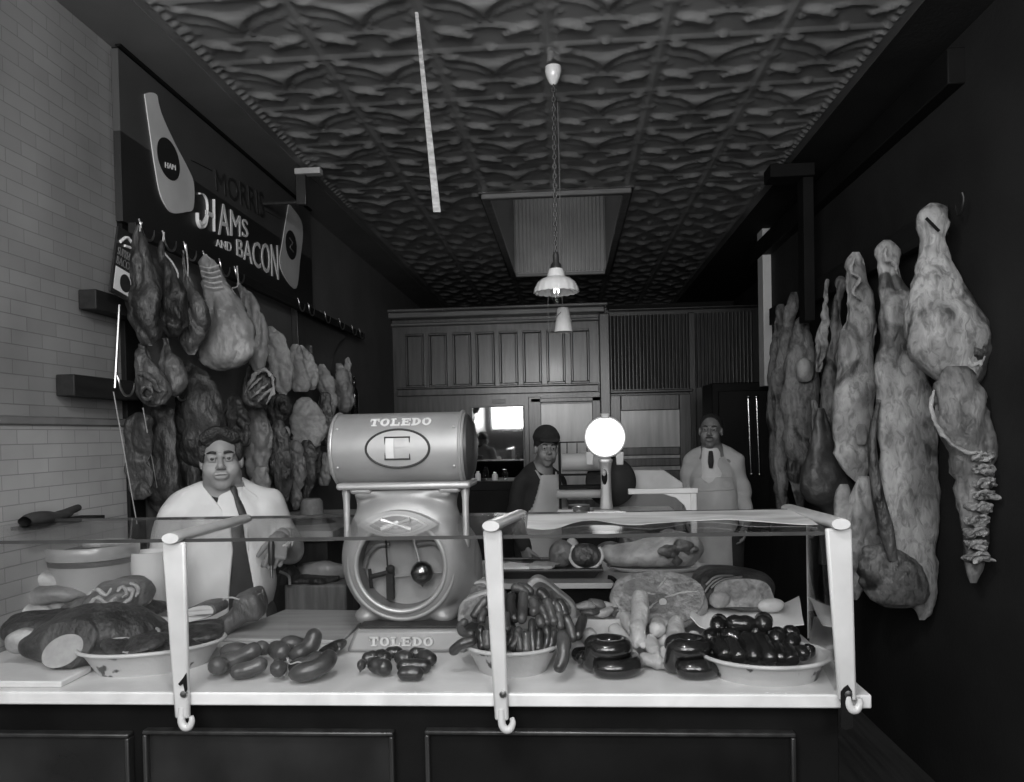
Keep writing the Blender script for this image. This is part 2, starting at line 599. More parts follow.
# pressed tin ceiling: repeated ogee motif with acanthus leaves and scrolls
SK = (-.51, 5.24, .40, 7.85)             # skylight opening x0 y0 x1 y1
P0, CELL, Y0 = -.297, .48, 3.271
def seg_d(u, v, a, b):
    bx, by = b[0] - a[0], b[1] - a[1]
    t = np.clip(((u - a[0]) * bx + (v - a[1]) * by) / (bx * bx + by * by), 0, 1)
    return np.hypot(u - a[0] - bx * t, v - a[1] - by * t)
def el(u, v, c, r, an):
    x, y = u - c[0], v - c[1]
    ca, sa = math.cos(an), math.sin(an)
    return np.hypot((x * ca + y * sa) / r[0], (-x * sa + y * ca) / r[1])
def dome(d):
    return np.sqrt(np.clip(1 - d * d, 0, 1))
def motif(u, v):
    a = np.abs(u)
    h = np.zeros_like(u)
    mx = lambda h, k: np.maximum(h, k)
    # spreading leaf pair meeting in a point
    top = .03 + .21 * np.clip(np.cos(PI * a / .9), 0, 1); bot = .16 + .17 * (1 - a / .43) + .22 * np.exp(-a / .055)
    q = (v - (top + bot) / 2) / np.maximum((bot - top) / 2, .01)
    e = np.clip((.455 - a) / .06, 0, 1)
    h = mx(h, dome(q) * np.sqrt(e) * (.75 + .25 * np.cos(PI * np.minimum(a / .2, 1))) * (1 - .25 * np.exp(-(q + .1) ** 2 / .02) * (a > .12)))
    h = mx(h, .95 * dome(el(a, v, (.37, .115), (.09, .06), -.3)))
    # pointed arch ribs under the leaf
    h = mx(h, .55 * dome((v - (.63 + .62 * np.clip(a, 0, 1) ** 1.5 + .0 * a)) / .026) * (a < .43))
    h = mx(h, .4 * dome((v - (.30 + .24 * np.exp(-a / .07) + .16 * (1 - a / .43))) / .018) * (a < .43))
    # scrolls
    h = mx(h, 1.0 * dome(el(a, v, (.285, .72), (.155, .062), -.33)))
    h = mx(h, .8 * dome(el(a, v, (.17, .78), (.055, .05), 0)))
    h = h - .5 * dome(el(a, v, (.30, .735), (.085, .018), -.33))
    h = mx(h, .5 * dome(el(a, v, (.45, .42), (.035, .05), 0)))
    h = mx(h, .35 * dome(el(a, v, (.40, .50), (.06, .022), .6)))
    # seams
    vv = np.minimum(v, 1 - v); uu = .5 - a
    h = mx(h, .5 * dome((vv - .022) / .014)); h = mx(h, .4 * dome((uu - .014) / .012))
    h = mx(h, .9 * dome(np.hypot(u, vv) / .045)); h = mx(h, .6 * dome(np.hypot(uu, vv) / .04))
    return h
NU = 30
xs = np.linspace(CL, CRR, int((CRR - CL) / CELL * NU) + 1)
ya = np.linspace(1.2, 5.4, int(4.2 / CELL * NU) + 1)
yb = np.linspace(5.4, YE, int(4.6 / CELL * 18) + 1)[1:]
ys = np.concatenate([np.linspace(YF, 1.1, 5), ya, yb])
Xg, Yg = np.meshgrid(xs, ys, indexing='ij')
uu = ((Xg - P0) / CELL + .5) % 1.0 - .5
vv = ((Yg - Y0) / CELL) % 1.0
Hh = motif(uu, vv)
edge = np.minimum(Xg - CL, CRR - Xg)
Hh = np.where(edge < .09, .35 * dome((edge - .045) / .03) + .8 * dome(np.hypot((edge - .07) / .02, ((Yg / .055) % 1 - .5) / .4)), Hh)
Zg = ZC - .022 * Hh
nx, ny = Xg.shape
ok = lambda i, j: not (SK[0] < (xs[i] + xs[i + 1]) / 2 < SK[2] and SK[1] < (ys[j] + ys[j + 1]) / 2 < SK[3])
V = np.stack([Xg, Yg, Zg], -1).reshape(-1, 3)
Fc = [(i * ny + j, i * ny + j + 1, (i + 1) * ny + j + 1, (i + 1) * ny + j) for i in range(nx - 1) for j in range(ny - 1) if ok(i, j)]
struct('ceiling', (V, Fc), M_tin, angle=80)
# skylight well: dark sides, ribbed far side, moulded frame
x0, y0, x1, y1 = SK; zt = 4.5
struct('skylight_well', join(box2((x0 - .06, y0, ZC - .02), (x0, y1, zt)), box2((x1, y0, ZC - .02), (x1 + .06, y1, zt)), box2((x0 - .06, y0 - .06, ZC - .02), (x1 + .06, y0, zt))), M_dwood)
bw = (x1 - x0) / 24
struct('skylight_board', join(box2((x0, y1, ZC - .02), (x1, y1 + .05, zt)), *[tube([(x0 + (i + .5) * bw, y1, ZC), (x0 + (i + .5) * bw, y1, zt)], bw * .36, 8) for i in range(24)]),
       mat('painted_beadboard', .30, .36, rough=.5, scale=4))
fr = .045
struct('trim_3', join(box2((x0 - fr, y0 - fr, ZC - .05), (x1 + fr, y0 + .01, ZC - .012)), box2((x0 - fr, y1 - .01, ZC - .045), (x1 + fr, y1 + fr, ZC - .012)),
                      box2((x0 - fr, y0, ZC - .045), (x0 + .012, y1, ZC - .012)), box2((x1 - .012, y0, ZC - .045), (x1 + fr, y1, ZC - .012))), M_trim, bevel=.008)
struct('skylight_glass', box2((x0, y0, zt - .02), (x1, y1, zt)), M_win)

# ------------------------------------------------------------------ light: daylight through the shop windows and the skylight
def area(name, loc, rotx, sx, sy, power, rz=0.0):
    l = bpy.data.lights.new(name, 'AREA'); l.shape = 'RECTANGLE'; l.size = sx; l.size_y = sy; l.energy = power
    o = bpy.data.objects.new(name, l); COL.objects.link(o); o.location = loc; o.rotation_euler = (rotx, 0, rz)
    return o
area('daylight_wide_window', ((XL + .27) / 2, YF + .04, 2.48), PI / 2 - .22, 1.8, 1.4, 80)
area('daylight_narrow_window', (.97, YF + .04, 2.48), PI / 2 - .22, 1.25, 1.4, 42)
area('daylight_skylight', ((x0 + x1) / 2, (y0 + y1) / 2 - .25, zt - .03), 0, .75, 1.3, 7)
w = bpy.data.worlds.new('world'); scene.world = w; w.use_nodes = True
w.node_tree.nodes['Background'].inputs[0].default_value = (1, 1, 1, 1)
w.node_tree.nodes['Background'].inputs[1].default_value = .25
vs = scene.view_settings
vs.view_transform = 'Standard'; vs.look = 'None'; vs.gamma = 1; vs.use_curve_mapping = False; vs.exposure = 0.08
scene.display_settings.display_device = 'sRGB'

# ------------------------------------------------------------------ back partition: cooler front of varnished wood
def bpt(px, py): return at(px, py, YB)
def bbox2(px0, py0, px1, py1, d0, d1):
    """board on the back wall between two photo corners, standing d0..d1 in front of it"""
    a, b = bpt(px0, py1), bpt(px1, py0)
    return box2((a.x, YB - d1, a.z), (b.x, YB - d0, b.z))
lo = bpt(398, 330)
root = thing('wooden_cooler', (bpt(500, 400).x, YB - .05, 0), 'dark varnished wooden cooler front with tall narrow panels across the far end of the shop', 'cooler')
a, b = bpt(393, 330), bpt(607, 330)
XA, XB2 = a.x, b.x
obj('carcase', box2((XA, YB - .04, 0), (XB2, YB + 1.0, bpt(500, 309).z)), M_panel, root, bevel=.004)
zc = bpt(500, 318).z
obj('cornice', join(box2((XA - .04, YB - .2, zc), (XB2 - .03, YB - .04, zc + .06)), box2((XA - .06, YB - .24, zc + .06), (XB2, YB - .04, zc + .09)),
                    box2((XA - .02, YB - .1, zc - .07), (XB2 - .03, YB - .04, zc - .035))), M_trim, root, bevel=.012)
zt_, zb_ = bpt(520, 334).z, bpt(520, 383).z
for pc in (416, 439, 463, 486, 509, 532.5, 556, 580):
    c = bpt(pc, 360).x; hw = .072
    p = obj('frieze_panel', join(box2((c - hw, YB - .055, zb_), (c + hw, YB - .035, zt_))), M_panel, root, bevel=.003)
    fw_ = .026
    obj('panel_moulding', join(box2((c - hw - fw_, YB - .085, zb_ - fw_), (c + hw + fw_, YB - .04, zb_)), box2((c - hw - fw_, YB - .085, zt_), (c + hw + fw_, YB - .04, zt_ + fw_)),
                               box2((c - hw - fw_, YB - .085, zb_), (c - hw, YB - .04, zt_)), box2((c + hw, YB - .085, zb_), (c + hw + fw_, YB - .04, zt_))), M_panel, p, bevel=.008)
zr = bpt(500, 391).z
obj('rail', join(box2((XA + .05, YB - .09, zr - .035), (XB2 - .1, YB - .03, zr + .035)), box2((XA + .05, YB - .11, zr + .035), (XB2 - .1, YB - .03, zr + .055))), M_panel, root, bevel=.006)
obj('corner_post', box2((XB2 - .09, YB - .13, 0), (XB2 + .02, YB - .03, bpt(500, 318).z)), M_panel, root, bevel=.012)
obj('sheen_panel', join(bbox2(540, 403, 596, 500, .04, .055)), M_sheen_panel, root, bevel=.004)
obj('panel_frame', join(bbox2(531, 397, 541, 520, .035, .075), bbox2(594, 397, 601, 520, .035, .075), bbox2(531, 397, 601, 403, .035, .075)), M_panel, root, bevel=.006)
obj('name_plate', bbox2(493, 399.5, 505.5, 404, .04, .05), M_trim, root, bevel=.002)
# mirror between the panels
mm = bpy.data.materials.new('mirror_silver'); mm.use_nodes = True
q = mm.node_tree.nodes['Principled BSDF']; q.inputs['Metallic'].default_value = 1; q.inputs['Roughness'].default_value = .03; q.inputs['Base Color'].default_value = (.8, .8, .8, 1)
a, b = bpt(475, 478), bpt(523, 407)
root = thing('wall_mirror', ((a.x + b.x) / 2, YB - .06, a.z), 'bright rectangular mirror on the far wall showing the shop window', 'mirror')
obj('mirror_glass', box2((a.x, YB - .07, a.z), (b.x, YB - .062, b.z)), mm, root)
t = .014
obj('mirror_frame', join(box2((a.x - t, YB - .085, a.z - t), (a.x, YB - .05, b.z + t)), box2((b.x, YB - .085, a.z - t), (b.x + t, YB - .05, b.z + t)),
                         box2((a.x, YB - .085, a.z - t), (b.x, YB - .05, a.z)), box2((a.x, YB - .085, b.z), (b.x, YB - .05, b.z + t))), M_trim, root, bevel=.003)
# ribbed upper screen and door to the right of the post
a, b = bpt(608, 390), bpt(752, 306)
n = 40; bw = (b.x - a.x) / n
struct('wall_partition', join(box2((a.x, YB - .03, 0), (XR, YB + .1, b.z)), *[tube([(a.x + (i + .5) * bw, YB - .03, a.z), (a.x + (i + .5) * bw, YB - .03, bpt(660, 315).z)], bw * .38, 8) for i in range(n)]), M_dwood)
struct('trim_4', join(bbox2(608, 306, 755, 313, .0, .12), bbox2(609, 389, 692, 394, .0, .09), bbox2(690, 313, 694, 480, .0, .07)), M_dwood, bevel=.008)
a, b = bpt(610, 470), bpt(690, 394)
z_ = bpt(650, 620).z
struct('door_1', join(box2((a.x, YB - .075, max(z_, .02)), (a.x + .12, YB - .03, b.z)), box2((b.x - .12, YB - .075, .02), (b.x, YB - .03, b.z)), box2((a.x + .12, YB - .075, b.z - .16), (b.x - .12, YB - .03, b.z)),
                      *[box2((a.x + .12, YB - .075, bpt(650, y1).z), (b.x - .12, YB - .03, bpt(650, y0).z)) for y0, y1 in ((447, 455), (458, 466), (470, 520))]), M_panel, bevel=.008)
struct('door_panel', box2((a.x + .12, YB - .045, .3), (b.x - .12, YB - .032, b.z - .16)), M_sheen_panel)
# side cooler with bright handle bars, right of the far man
root = thing('cooler_cabinet', (1.6, 6.95, 0), 'tall black cooler cabinet with two bright vertical bars behind the man on the right', 'cabinet')
obj('carcase', box2((1.22, 6.72, 0), (2.05, 7.2, 2.05)), M_black, root, bevel=.01)
obj('door', box2((1.27, 6.69, .12), (1.86, 6.72, 1.98)), M_black, root, bevel=.01)
M_nickel = mat('polished_nickel', .65, rough=.16, metal=1)
for px in (748.5, 757):
    a, b = at(px - .5, 397, 6.66), at(px + 2.5, 474, 6.66)
    hb = obj('handle_bar', tube([a, b], .011, 10), M_nickel, root)
    for e in (a, b):
        obj('bar_end', blob(e, (.017,) * 3, seg=12, rings=8), M_nickel, hb)

# rail posts with blocks under the ceiling
a = at(302, 164, 4.55)
root = thing('sign_hanger', (a.x, a.y, 3.03), 'short dark hanger with a block coloured as if lit against the ceiling above the sign', 'hanger')
obj('strap', box2((a.x - .035, a.y - .02, 3.04), (a.x + .025, a.y + .02, 3.24)), M_dwood, root, bevel=.004)
obj('arm', tube([(a.x, a.y, 3.06), (-1.80, a.y, 3.06)], .012, 8), M_dwood, root)
obj('top_block', box2((a.x - .035, a.y - .04, 3.215), (a.x + .12, a.y + .02, 3.25)), mat('lit_block_tone', .42, .5, rough=.35, scale=4), root, bevel=.004)  # pale colour stands in for the light falling on this block
root = thing('rail_bracket', (-1.77, 5.4, 2.0), 'dark curved wall bracket under the far end of the left meat rail', 'bracket')
bp = [atx(x, y, -1.79) for x, y in ((297, 303), (352, 328), (351, 333), (340, 342), (334, 352), (332, 372), (300, 372))]
obj('plate', prism(bp, (-.045, 0, 0)), M_dwood, root, bevel=.004)
obj('wall_arm', box2((XL, 5.3, 2.2), (-1.77, 5.4, 2.3)), M_dwood, root)
a = at(797, 178, 4.9)
root = thing('rail_post', (a.x + .06, 4.9, 2.5), 'dark post under the ceiling on the right beside the pale pilaster', 'post')
obj('shaft', box2((a.x + .02, a.y - .05, 2.3), (a.x + .085, a.y + .07, 3.2)), M_black, root, bevel=.005)
obj('top_block', box2((a.x - .18, a.y - .08, 3.17), (a.x + .085, a.y + .08, 3.25)), M_black, root, bevel=.005)
# long dark beam on the right
struct('trim_5', box2((XW - .07, 3.36, 3.06), (XW + .005, 6.9, 3.21)), M_black, bevel=.006)
# pale pilaster far right
M_pale = mat('pale_tile', .7, .78, rough=.3, scale=6)
a = at(757, 318, 6.5); b = at(774, 222, 6.5)
root = thing('wall_pilaster', ((a.x + b.x) / 2, 6.5, 1.9), 'pale tiled pilaster partly hidden behind the right hand beam', 'pilaster')
obj('shaft', box2((a.x + .04, 6.45, 2.0), (b.x, 6.62, b.z - .06)), M_pale, root, bevel=.004)
obj('cap', join(box2((a.x, 6.42, b.z - .06), (b.x + .0, 6.64, b.z))), M_pale, root, bevel=.01)
# ------------------------------------------------------------------ hanging lamp
M_milk = mat('milk_glass', .62, .7, rough=.25, scale=4, coat=.3)
M_porc = mat('white_porcelain', .6, .68, rough=.2, scale=5, coat=.4)
M_brass = mat('dark_brass', .10, .18, rough=.35, metal=.8, scale=20)
c = on(553, 66, ZC - .01); yl = c.y
root = thing('hanging_lamp', (c.x, yl, ZC), 'milk glass hanging lamp on a long chain in front of the skylight', 'lamp')
def zz(py): return at(556, py, yl).z
cx = at(556, 270, yl).x
obj('canopy', lathe([(.012, zz(66)), (.035, zz(67)), (.036, zz(72)), (.03, zz(77)), (.018, zz(83)), (.008, zz(85))], (c.x, yl, 0), 24), M_porc, root)
ch = []
z = zz(85); k = 0
while z > zz(254):
    xx = c.x + (cx - c.x) * (zz(85) - z) / (zz(85) - zz(254))
    ch.append(tube([(xx + .007 * math.cos(a) * (k % 2), yl + .007 * math.cos(a) * (1 - k % 2), z + .014 * math.sin(a)) for a in np.linspace(0, 2 * PI, 9)[:-1]], .0036, 6, closed=True))
    z -= .021; k += 1
ch.append(tube([(c.x + .004, yl + .005, zz(85)), (cx + .004, yl + .005, zz(254))], .003, 8))
obj('chain', join(*ch), mat('dark_chain', .03, .06, rough=.5, scale=20), root)
obj('lamp_holder', lathe([(.008, zz(252)), (.014, zz(255)), (.014, zz(262)), (.024, zz(265)), (.026, zz(270))], (cx, yl, 0), 20), M_brass, root)
# scalloped shade
prof = [(.03, 269), (.035, 271), (.039, 275), (.042, 277), (.064, 279), (.085, 283), (.097, 288), (.0995, 292)]
def scallop(dr):
    V, Fc = [], []; sg = 72
    for i, (r, py) in enumerate(prof):
        for k in range(sg):
            a = 2 * PI * k / sg; e = max(0, (i - 3) / 4)
            rr = r - dr + .0022 * e * math.cos(18 * a); z = zz(py) - (.0035 * e * abs(math.cos(9 * a)) if i > 5 else 0)
            V.append((cx + rr * math.cos(a), yl + rr * math.sin(a), z - dr * .4))
    for i in range(len(prof) - 1):
        for k in range(sg):
            Fc.append((i * sg + k, i * sg + (k + 1) % sg, (i + 1) * sg + (k + 1) % sg, (i + 1) * sg + k))
    return V, Fc
sh, inner = scallop(0), scallop(.003)
n_ = len(sh[0]); rim = [(n_ - 72 + k, n_ - 72 + (k + 1) % 72, 2 * n_ - 72 + (k + 1) % 72, 2 * n_ - 72 + k) for k in range(72)]
g = join(sh, (inner[0], [q[::-1] for q in inner[1]])); g[1].extend(rim)
obj('lamp_shade', g, M_milk, root)
gb = glass_mat('bulb_glass', .9)
bl = obj('bulb', lathe([(.012, zz(272)), (.014, zz(279)), (.024, zz(286)), (.027, zz(292)), (.02, zz(299)), (.006, zz(303))], (cx, yl, 0), 20), gb, root)
obj('filament', tube([(cx - .008, yl, zz(284)), (cx - .01, yl, zz(293)), (cx, yl, zz(287)), (cx + .01, yl, zz(293)), (cx + .008, yl, zz(284))], .0022, 6, 20), mat('lit_filament', .8, emit=6), bl)
# small cone shade hung from its own cord
yc = yl + .35
a, b = at(562.5, 308, yc), at(563.5, 332, yc)
root = thing('cone_lamp', (b.x, yc, b.z), 'small white cone shade on a cord just below the hanging lamp', 'lamp')
obj('lamp_shade', lathe([(.001, a.z), (.026, a.z), (.03, a.z - .01), (.0455, b.z), (.043, b.z), (.027, a.z - .012), (.001, a.z - .008)], (b.x, yc, 0), 28), M_milk, root)
cz = ZC - .02
obj('cord', join(tube([(a.x, yc, a.z), (a.x - .004, yc, cz)], .0025, 6), tube([at(561, 312, yc - .03), at(553, 321, yc - .03), at(549, 334, yc - .03), at(548, 303, yc - .03), at(548.5, 296, yc - .03)], .0018, 6, 16)), mat('lamp_cord', .12, .16, rough=.8, scale=30), root)

# unseen lamp added above the customers' side to brighten the marble from above
yl2 = .75
root = thing('added_fill_lamp', (-.25, yl2, 2.8), 'added unseen globe lamp brightening the counter from above the customers', 'lamp')
obj('stem', tube([(-.25, yl2, ZC), (-.25, yl2, 2.98)], .012, 10), M_brass, root)
obj('globe', blob((-.25, yl2, 2.86), (.13, .13, .13)), mat('fill_glow_globe', .8, rough=.3, emit=90), root)

# pale ribbon hanging from the ceiling
yr = 2.62
tp, bt = at(416.5, 12, yr), at(437, 212, yr)
V = []
N = 40
L, R_ = [], []
for i in range(N):
    t = i / (N - 1); p = tp.lerp(bt, t); wv = .0055 + .007 * t; an = .5 + 1.2 * math.sin(t * 5) * .2
    d = Vector((math.cos(an * .4), math.sin(an * .4), 0)) * wv
    L.append(p - d); R_.append(p + d)
V = L + R_ + [p + Vector((0, .002, 0)) for p in L] + [p + Vector((0, .002, 0)) for p in R_]
Fc = []
for i in range(N - 1):
    Fc += [(i, i + 1, N + i + 1, N + i), (2 * N + i, 3 * N + i, 3 * N + i + 1, 2 * N + i + 1), (i, 2 * N + i, 2 * N + i + 1, i + 1), (N + i, N + i + 1, 3 * N + i + 1, 3 * N + i)]
o = obj('hanging_ribbon', (V, Fc), mat('pale_ribbon', .16, .34, rough=.6, scale=30, stretch=(1, 1, 3)))
tag(o, 'long pale narrow ribbon hanging straight down from the tin ceiling', 'ribbon')

# ------------------------------------------------------------------ sign on the left wall
T0, T1 = Vector((-1.80, 0, 3.255)), Vector((-1.80, 0, 2.555))
SN = Vector((0, 1, 0)).cross(T1 - T0).normalized()
if SN.x < 0: SN = -SN
def sp(px, py, off=0.0): return onplane(px, py, T0 + SN * off, SN)
def sgn(y, t): return Vector((T0.x + (T1.x - T0.x) * t, y, T0.z + (T1.z - T0.z) * t))
ya_, yb_ = sp(120, 120).y, sp(311, 230).y
M_signg = mat('sign_grey_paint', .05, .065, rough=.5, scale=3)
M_signb = mat('sign_black_paint', .012, .018, rough=.45, scale=3)
M_signw = mat('sign_white_paint', .72, .8, rough=.5, scale=5)
ts = (sp(200, 189) - T0).length; ts = abs((sp(250, 218).z - T0.z) / (T1.z - T0.z))
root = thing('shop_sign', (-1.7, (ya_ + yb_) / 2, T1.z), 'large painted sign lettered MORRIS HAMS AND BACON high on the left wall', 'sign')
bk = -SN * .03
obj('board', prism([sgn(ya_, 0), sgn(yb_, 0), sgn(yb_, ts), sgn(ya_, ts)], bk), M_signg, root)
obj('lower_board', prism([sgn(ya_, ts), sgn(yb_, ts), sgn(yb_, 1), sgn(ya_, 1)], bk), M_signb, root)
obj('top_moulding', tube([sgn(ya_, -.03), sgn(yb_, -.03)], .014, 8), M_black, root)
def letters(name, s, quad, m):
    obj(name, text_geo(s, [sp(*p, .001) for p in quad], .004, SN), m, root)
letters('lettering', 'MORRIS', [(216, 190.5), (264.5, 219), (263, 193), (214.5, 169)], M_signb)
letters('lettering', 'AMS', [(218, 235), (248, 237.5), (247.5, 221.5), (217.5, 200)], M_signw)
letters('lettering', 'AND', [(216, 246), (231, 252), (231, 242.5), (215, 239)], M_signw)
letters('lettering', 'BACON', [(236.6, 255.5), (278.5, 280.5), (277.5, 245), (236.2, 239)], M_signw)
# the big flourished H
st = lambda pts, r: tube([sp(x, y, .003) for x, y in pts], r, 8, 24, flat=.5)
obj('flourish_letter', join(st([(199, 193.5), (203.5, 195), (206.5, 202), (206.5, 214), (203, 222)], .009), st([(196.5, 213), (197, 222), (200, 227.5), (204, 226), (206.5, 216)], .013),
                            st([(198.5, 221), (201.5, 224.5), (204.5, 220)], .013), st([(213.3, 199.5), (213.5, 231.5)], .010), prism([sp(x, y, .002) for x, y in ((205, 210), (214.5, 214.5), (214.5, 219), (205, 214.5))], SN * .005)), M_signw, root)
obj('rule_line', st([(191, 160), (212, 170.5)], .003), M_signb, root)
obj('rule_line', st([(265.5, 211), (281, 219)], .003), M_signb, root)
def cutout(poly, ec, er, tilt, caption):
    pl = [sp(x, y, .006) for x, y in spline(poly + [poly[0]], len(poly) * 5)[:-1]] if len(poly) > 5 else [sp(x, y, .006) for x, y in poly]
    h = obj('ham_cutout', prism(pl, -SN * .005), mat('sign_cream', .52, .6, rough=.5, scale=6), root)
    e = [sp(ec[0] + er[0] * math.cos(a) * math.cos(tilt) - er[1] * math.sin(a) * math.sin(tilt), ec[1] + er[0] * math.cos(a) * math.sin(tilt) + er[1] * math.sin(a) * math.cos(tilt), .0085) for a in np.linspace(0, 2 * PI, 33)[:-1]]
    lb = obj('oval_label', prism(e, -SN * .003), M_signb, h)
    if caption:
        obj('lettering', text_geo('HAM', [sp(165, 167.5, .009), sp(175.5, 170.5, .009), sp(175.5, 165, .009), sp(165, 162, .009)], .002, SN), M_signw, lb)
    else:
        obj('label_mark', tube([sp(289.5, 238, .009), sp(292.5, 243, .009), sp(290, 247, .009), sp(293.5, 252, .009)], .004, 6, 14), mat('sign_mid_grey', .12, rough=.5), lb)
    return h
h1 = cutout([(145, 94), (151, 92.5), (157, 95), (159, 104), (163, 117), (174, 141), (188, 168), (194, 184), (193.5, 208), (186, 212), (173, 213), (166, 206), (160, 192), (155, 165), (150, 130)], (168.7, 159), (9.8, 22.5), -.28, True)
obj('string_line', st([(147.5, 115), (162.5, 116)], .0015), M_signb, h1)
obj('string_line', st([(161.5, 192.5), (194, 193)], .0015), M_signb, h1)
cutout([(289, 203), (302.5, 225), (300, 262), (295.5, 289), (280.5, 267), (283, 240)], (291.3, 245), (5.3, 14.8), -.1, False)

# ------------------------------------------------------------------ rails with hooks
M_steel = mat('worn_steel', .35, .5, rough=.3, metal=1, scale=20)
M_rail = mat('black_rail', .010, .016, spec=.25, rough=.6, scale=8, stretch=(6, .5, 6))
XRL, ZRL = -1.755, 2.52
def hook_geo(p):
    """double ended S hook hanging over a rail at p"""
    pts = [p + Vector(q) for q in ((.020, -.044, .025), (.026, -.044, .004), (.027, -.036, -.022), (.03, -.014, -.047), (.034, .016, -.046), (.036, .036, -.022), (.036, .042, .002))]
    return tube(pts, [.0048] * 5 + [.004, .0012], 8, 34)
def rail(label, a, b, w, h, hooks, hm=None):
    root = thing('meat_rail', ((a[0] + b[0]) / 2, (a[1] + b[1]) / 2, a[2] - h / 2), label, 'rail')
    obj('bar', box2((a[0] - w / 2, a[1], a[2] - h / 2), (a[0] + w / 2, b[1], a[2] + h / 2)), M_rail, root, bevel=.004)
    for p in hooks:
        obj('hook', hook_geo(Vector(p)), hm or M_steel, root)
    return root
hk = [atx(px, py, XRL + .03) for px, py in ((140, 214), (163, 228), (184, 239), (203, 249), (219, 257), (234, 265), (297, 296), (307, 302), (323.5, 310), (338, 318), (350.5, 325), (358, 329))]
rail('dark meat rail with steel hooks running back below the large sign', (XRL, 3.05, ZRL), (XRL, 6.6, ZRL), .035, .05, [(p.x, p.y, ZRL + .0) for p in hk])
a = atx(91, 299, XL + .06); 
rail('short dark wall rail on the tiles, the upper of two', (XL + .045, a.y, a.z), (XL + .045, 3.08, a.z), .07, .075, [])
a = atx(69, 385, XL + .06)
h2 = atx(114, 378, XL + .1)
rail('dark wall rail lower on the tiles with one big hook', (XL + .045, a.y, a.z), (XL + .045, 3.08, a.z), .07, .078, [(h2.x + .02, h2.y, h2.z - .02), (h2.x + .02, h2.y + .42, h2.z - .02)])
XRR, ZRR = 1.5, 2.55
hr = [atx(px, py, XRR - .02) for px, py in ((931, 219), (887, 251), (856, 263), (829, 282), (824, 284), (806, 296), (793, 303), (777, 308))]
rail('dark wooden meat rail along the right wall above the large carcasses', (XRR + .10, 3.44, ZRR - .03), (XRR + .10, 6.2, ZRR - .03), .05, .13, [(XRR + .06, p.y, ZRR) for p in hr], mat('black_iron', .03, .05, rough=.5, metal=.6, scale=20))

# hand-lettered tag leaning against the rail
tg = [atx(x, y, -1.70) for x, y in ((118.5, 226), (135.5, 236), (131.5, 303), (110.5, 291))]
nn = (tg[1] - tg[0]).cross(tg[3] - tg[0]).normalized()
if nn.x < 0: nn = -nn
root = thing('hanging_price_card', (tg[2] + tg[3]) / 2, 'narrow black card with pale lettering hanging at the near end of the left rail', 'card')
obj('card', prism(tg, -nn * .008), M_signb, root)
def bil(u, v, o=.001):
    return (tg[3] * (1 - u) + tg[2] * u) * (1 - v) + (tg[0] * (1 - u) + tg[1] * u) * v + nn * o
def quad(u0, v0, u1, v1): return [bil(u0, v0), bil(u1, v0), bil(u1, v1), bil(u0, v1)]
obj('lettering', text_geo('SUPREME', quad(.1, .58, .95, .70), .002, nn), mat('sign_dim', .14, rough=.5), root)
obj('lettering', text_geo('BACON', quad(.1, .44, .95, .56), .002, nn), mat('sign_dim', .14, rough=.5), root)
obj('flourish', join(tube([bil(.15, .78, .003), bil(.5, .9, .003), bil(.9, .84, .003)], .006, 6, 14), tube([bil(.4, .76, .003), bil(.95, .79, .003)], .005, 6)), M_signw, root)
pa = obj('pale_patch', prism([bil(.08, .06, .002), bil(.92, .06, .002), bil(.92, .4, .002), bil(.08, .4, .002)], nn * .001), M_signw, root)
obj('oval_mark', prism([bil(.58 + .26 * math.cos(a), .22 + .13 * math.sin(a), .004) for a in np.linspace(0, 2 * PI, 21)[:-1]], nn * .001), M_signb, pa)
# strings and rod at the left end
M_twine = mat('twine', .32, .42, rough=.8, scale=40)
o = obj('hanging_twine', tube([atx(113.5, 392, XL + .15), at(137, 524, 3.08)], .0022, 6), M_twine); tag(o, 'taut slanting string hung from the big hook on the lower wall rail', 'string')
o = obj('hanging_twine', tube([atx(143, 408, -1.69), at(160.5, 508, 3.28)], .0022, 6), M_twine); tag(o, 'taut slanting string reaching down to the left shoulder of the man in white', 'string')
o = obj('hanging_rod', tube([atx(119.5, 305, -1.76), atx(115, 388, -1.76)], .006, 8), M_steel); tag(o, 'thin bright upright rod below the hanging black card', 'rod')

# back corner bottle on a small shelf
p = at(355, 418, 6.35)
root = thing('wall_shelf', (p.x, 6.5, p.z - .03), 'small dark shelf on the left wall behind the big scale', 'shelf')
obj('board', box2((XL, 5.95, p.z - .03), (p.x + .12, 6.5, p.z)), M_dwood, root, bevel=.004)
obj('bracket', prism([(XL, 6.2, p.z - .03), (p.x + .05, 6.2, p.z - .03), (XL, 6.2, p.z - .3)], (0, .03, 0)), M_dwood, root)
o = obj('bottle', lathe([(.03, 0), (.034, .01), (.034, .19), (.03, .22), (.015, .26), (.012, .33), (.014, .335), (.014, .345), (.005, .347)], (p.x, 6.35, p.z), 24), mat('dark_bottle_glass', .012, rough=.1, coat=.5))
tag(o, 'slender dark bottle standing just left of the barrel of the big scale', 'bottle')
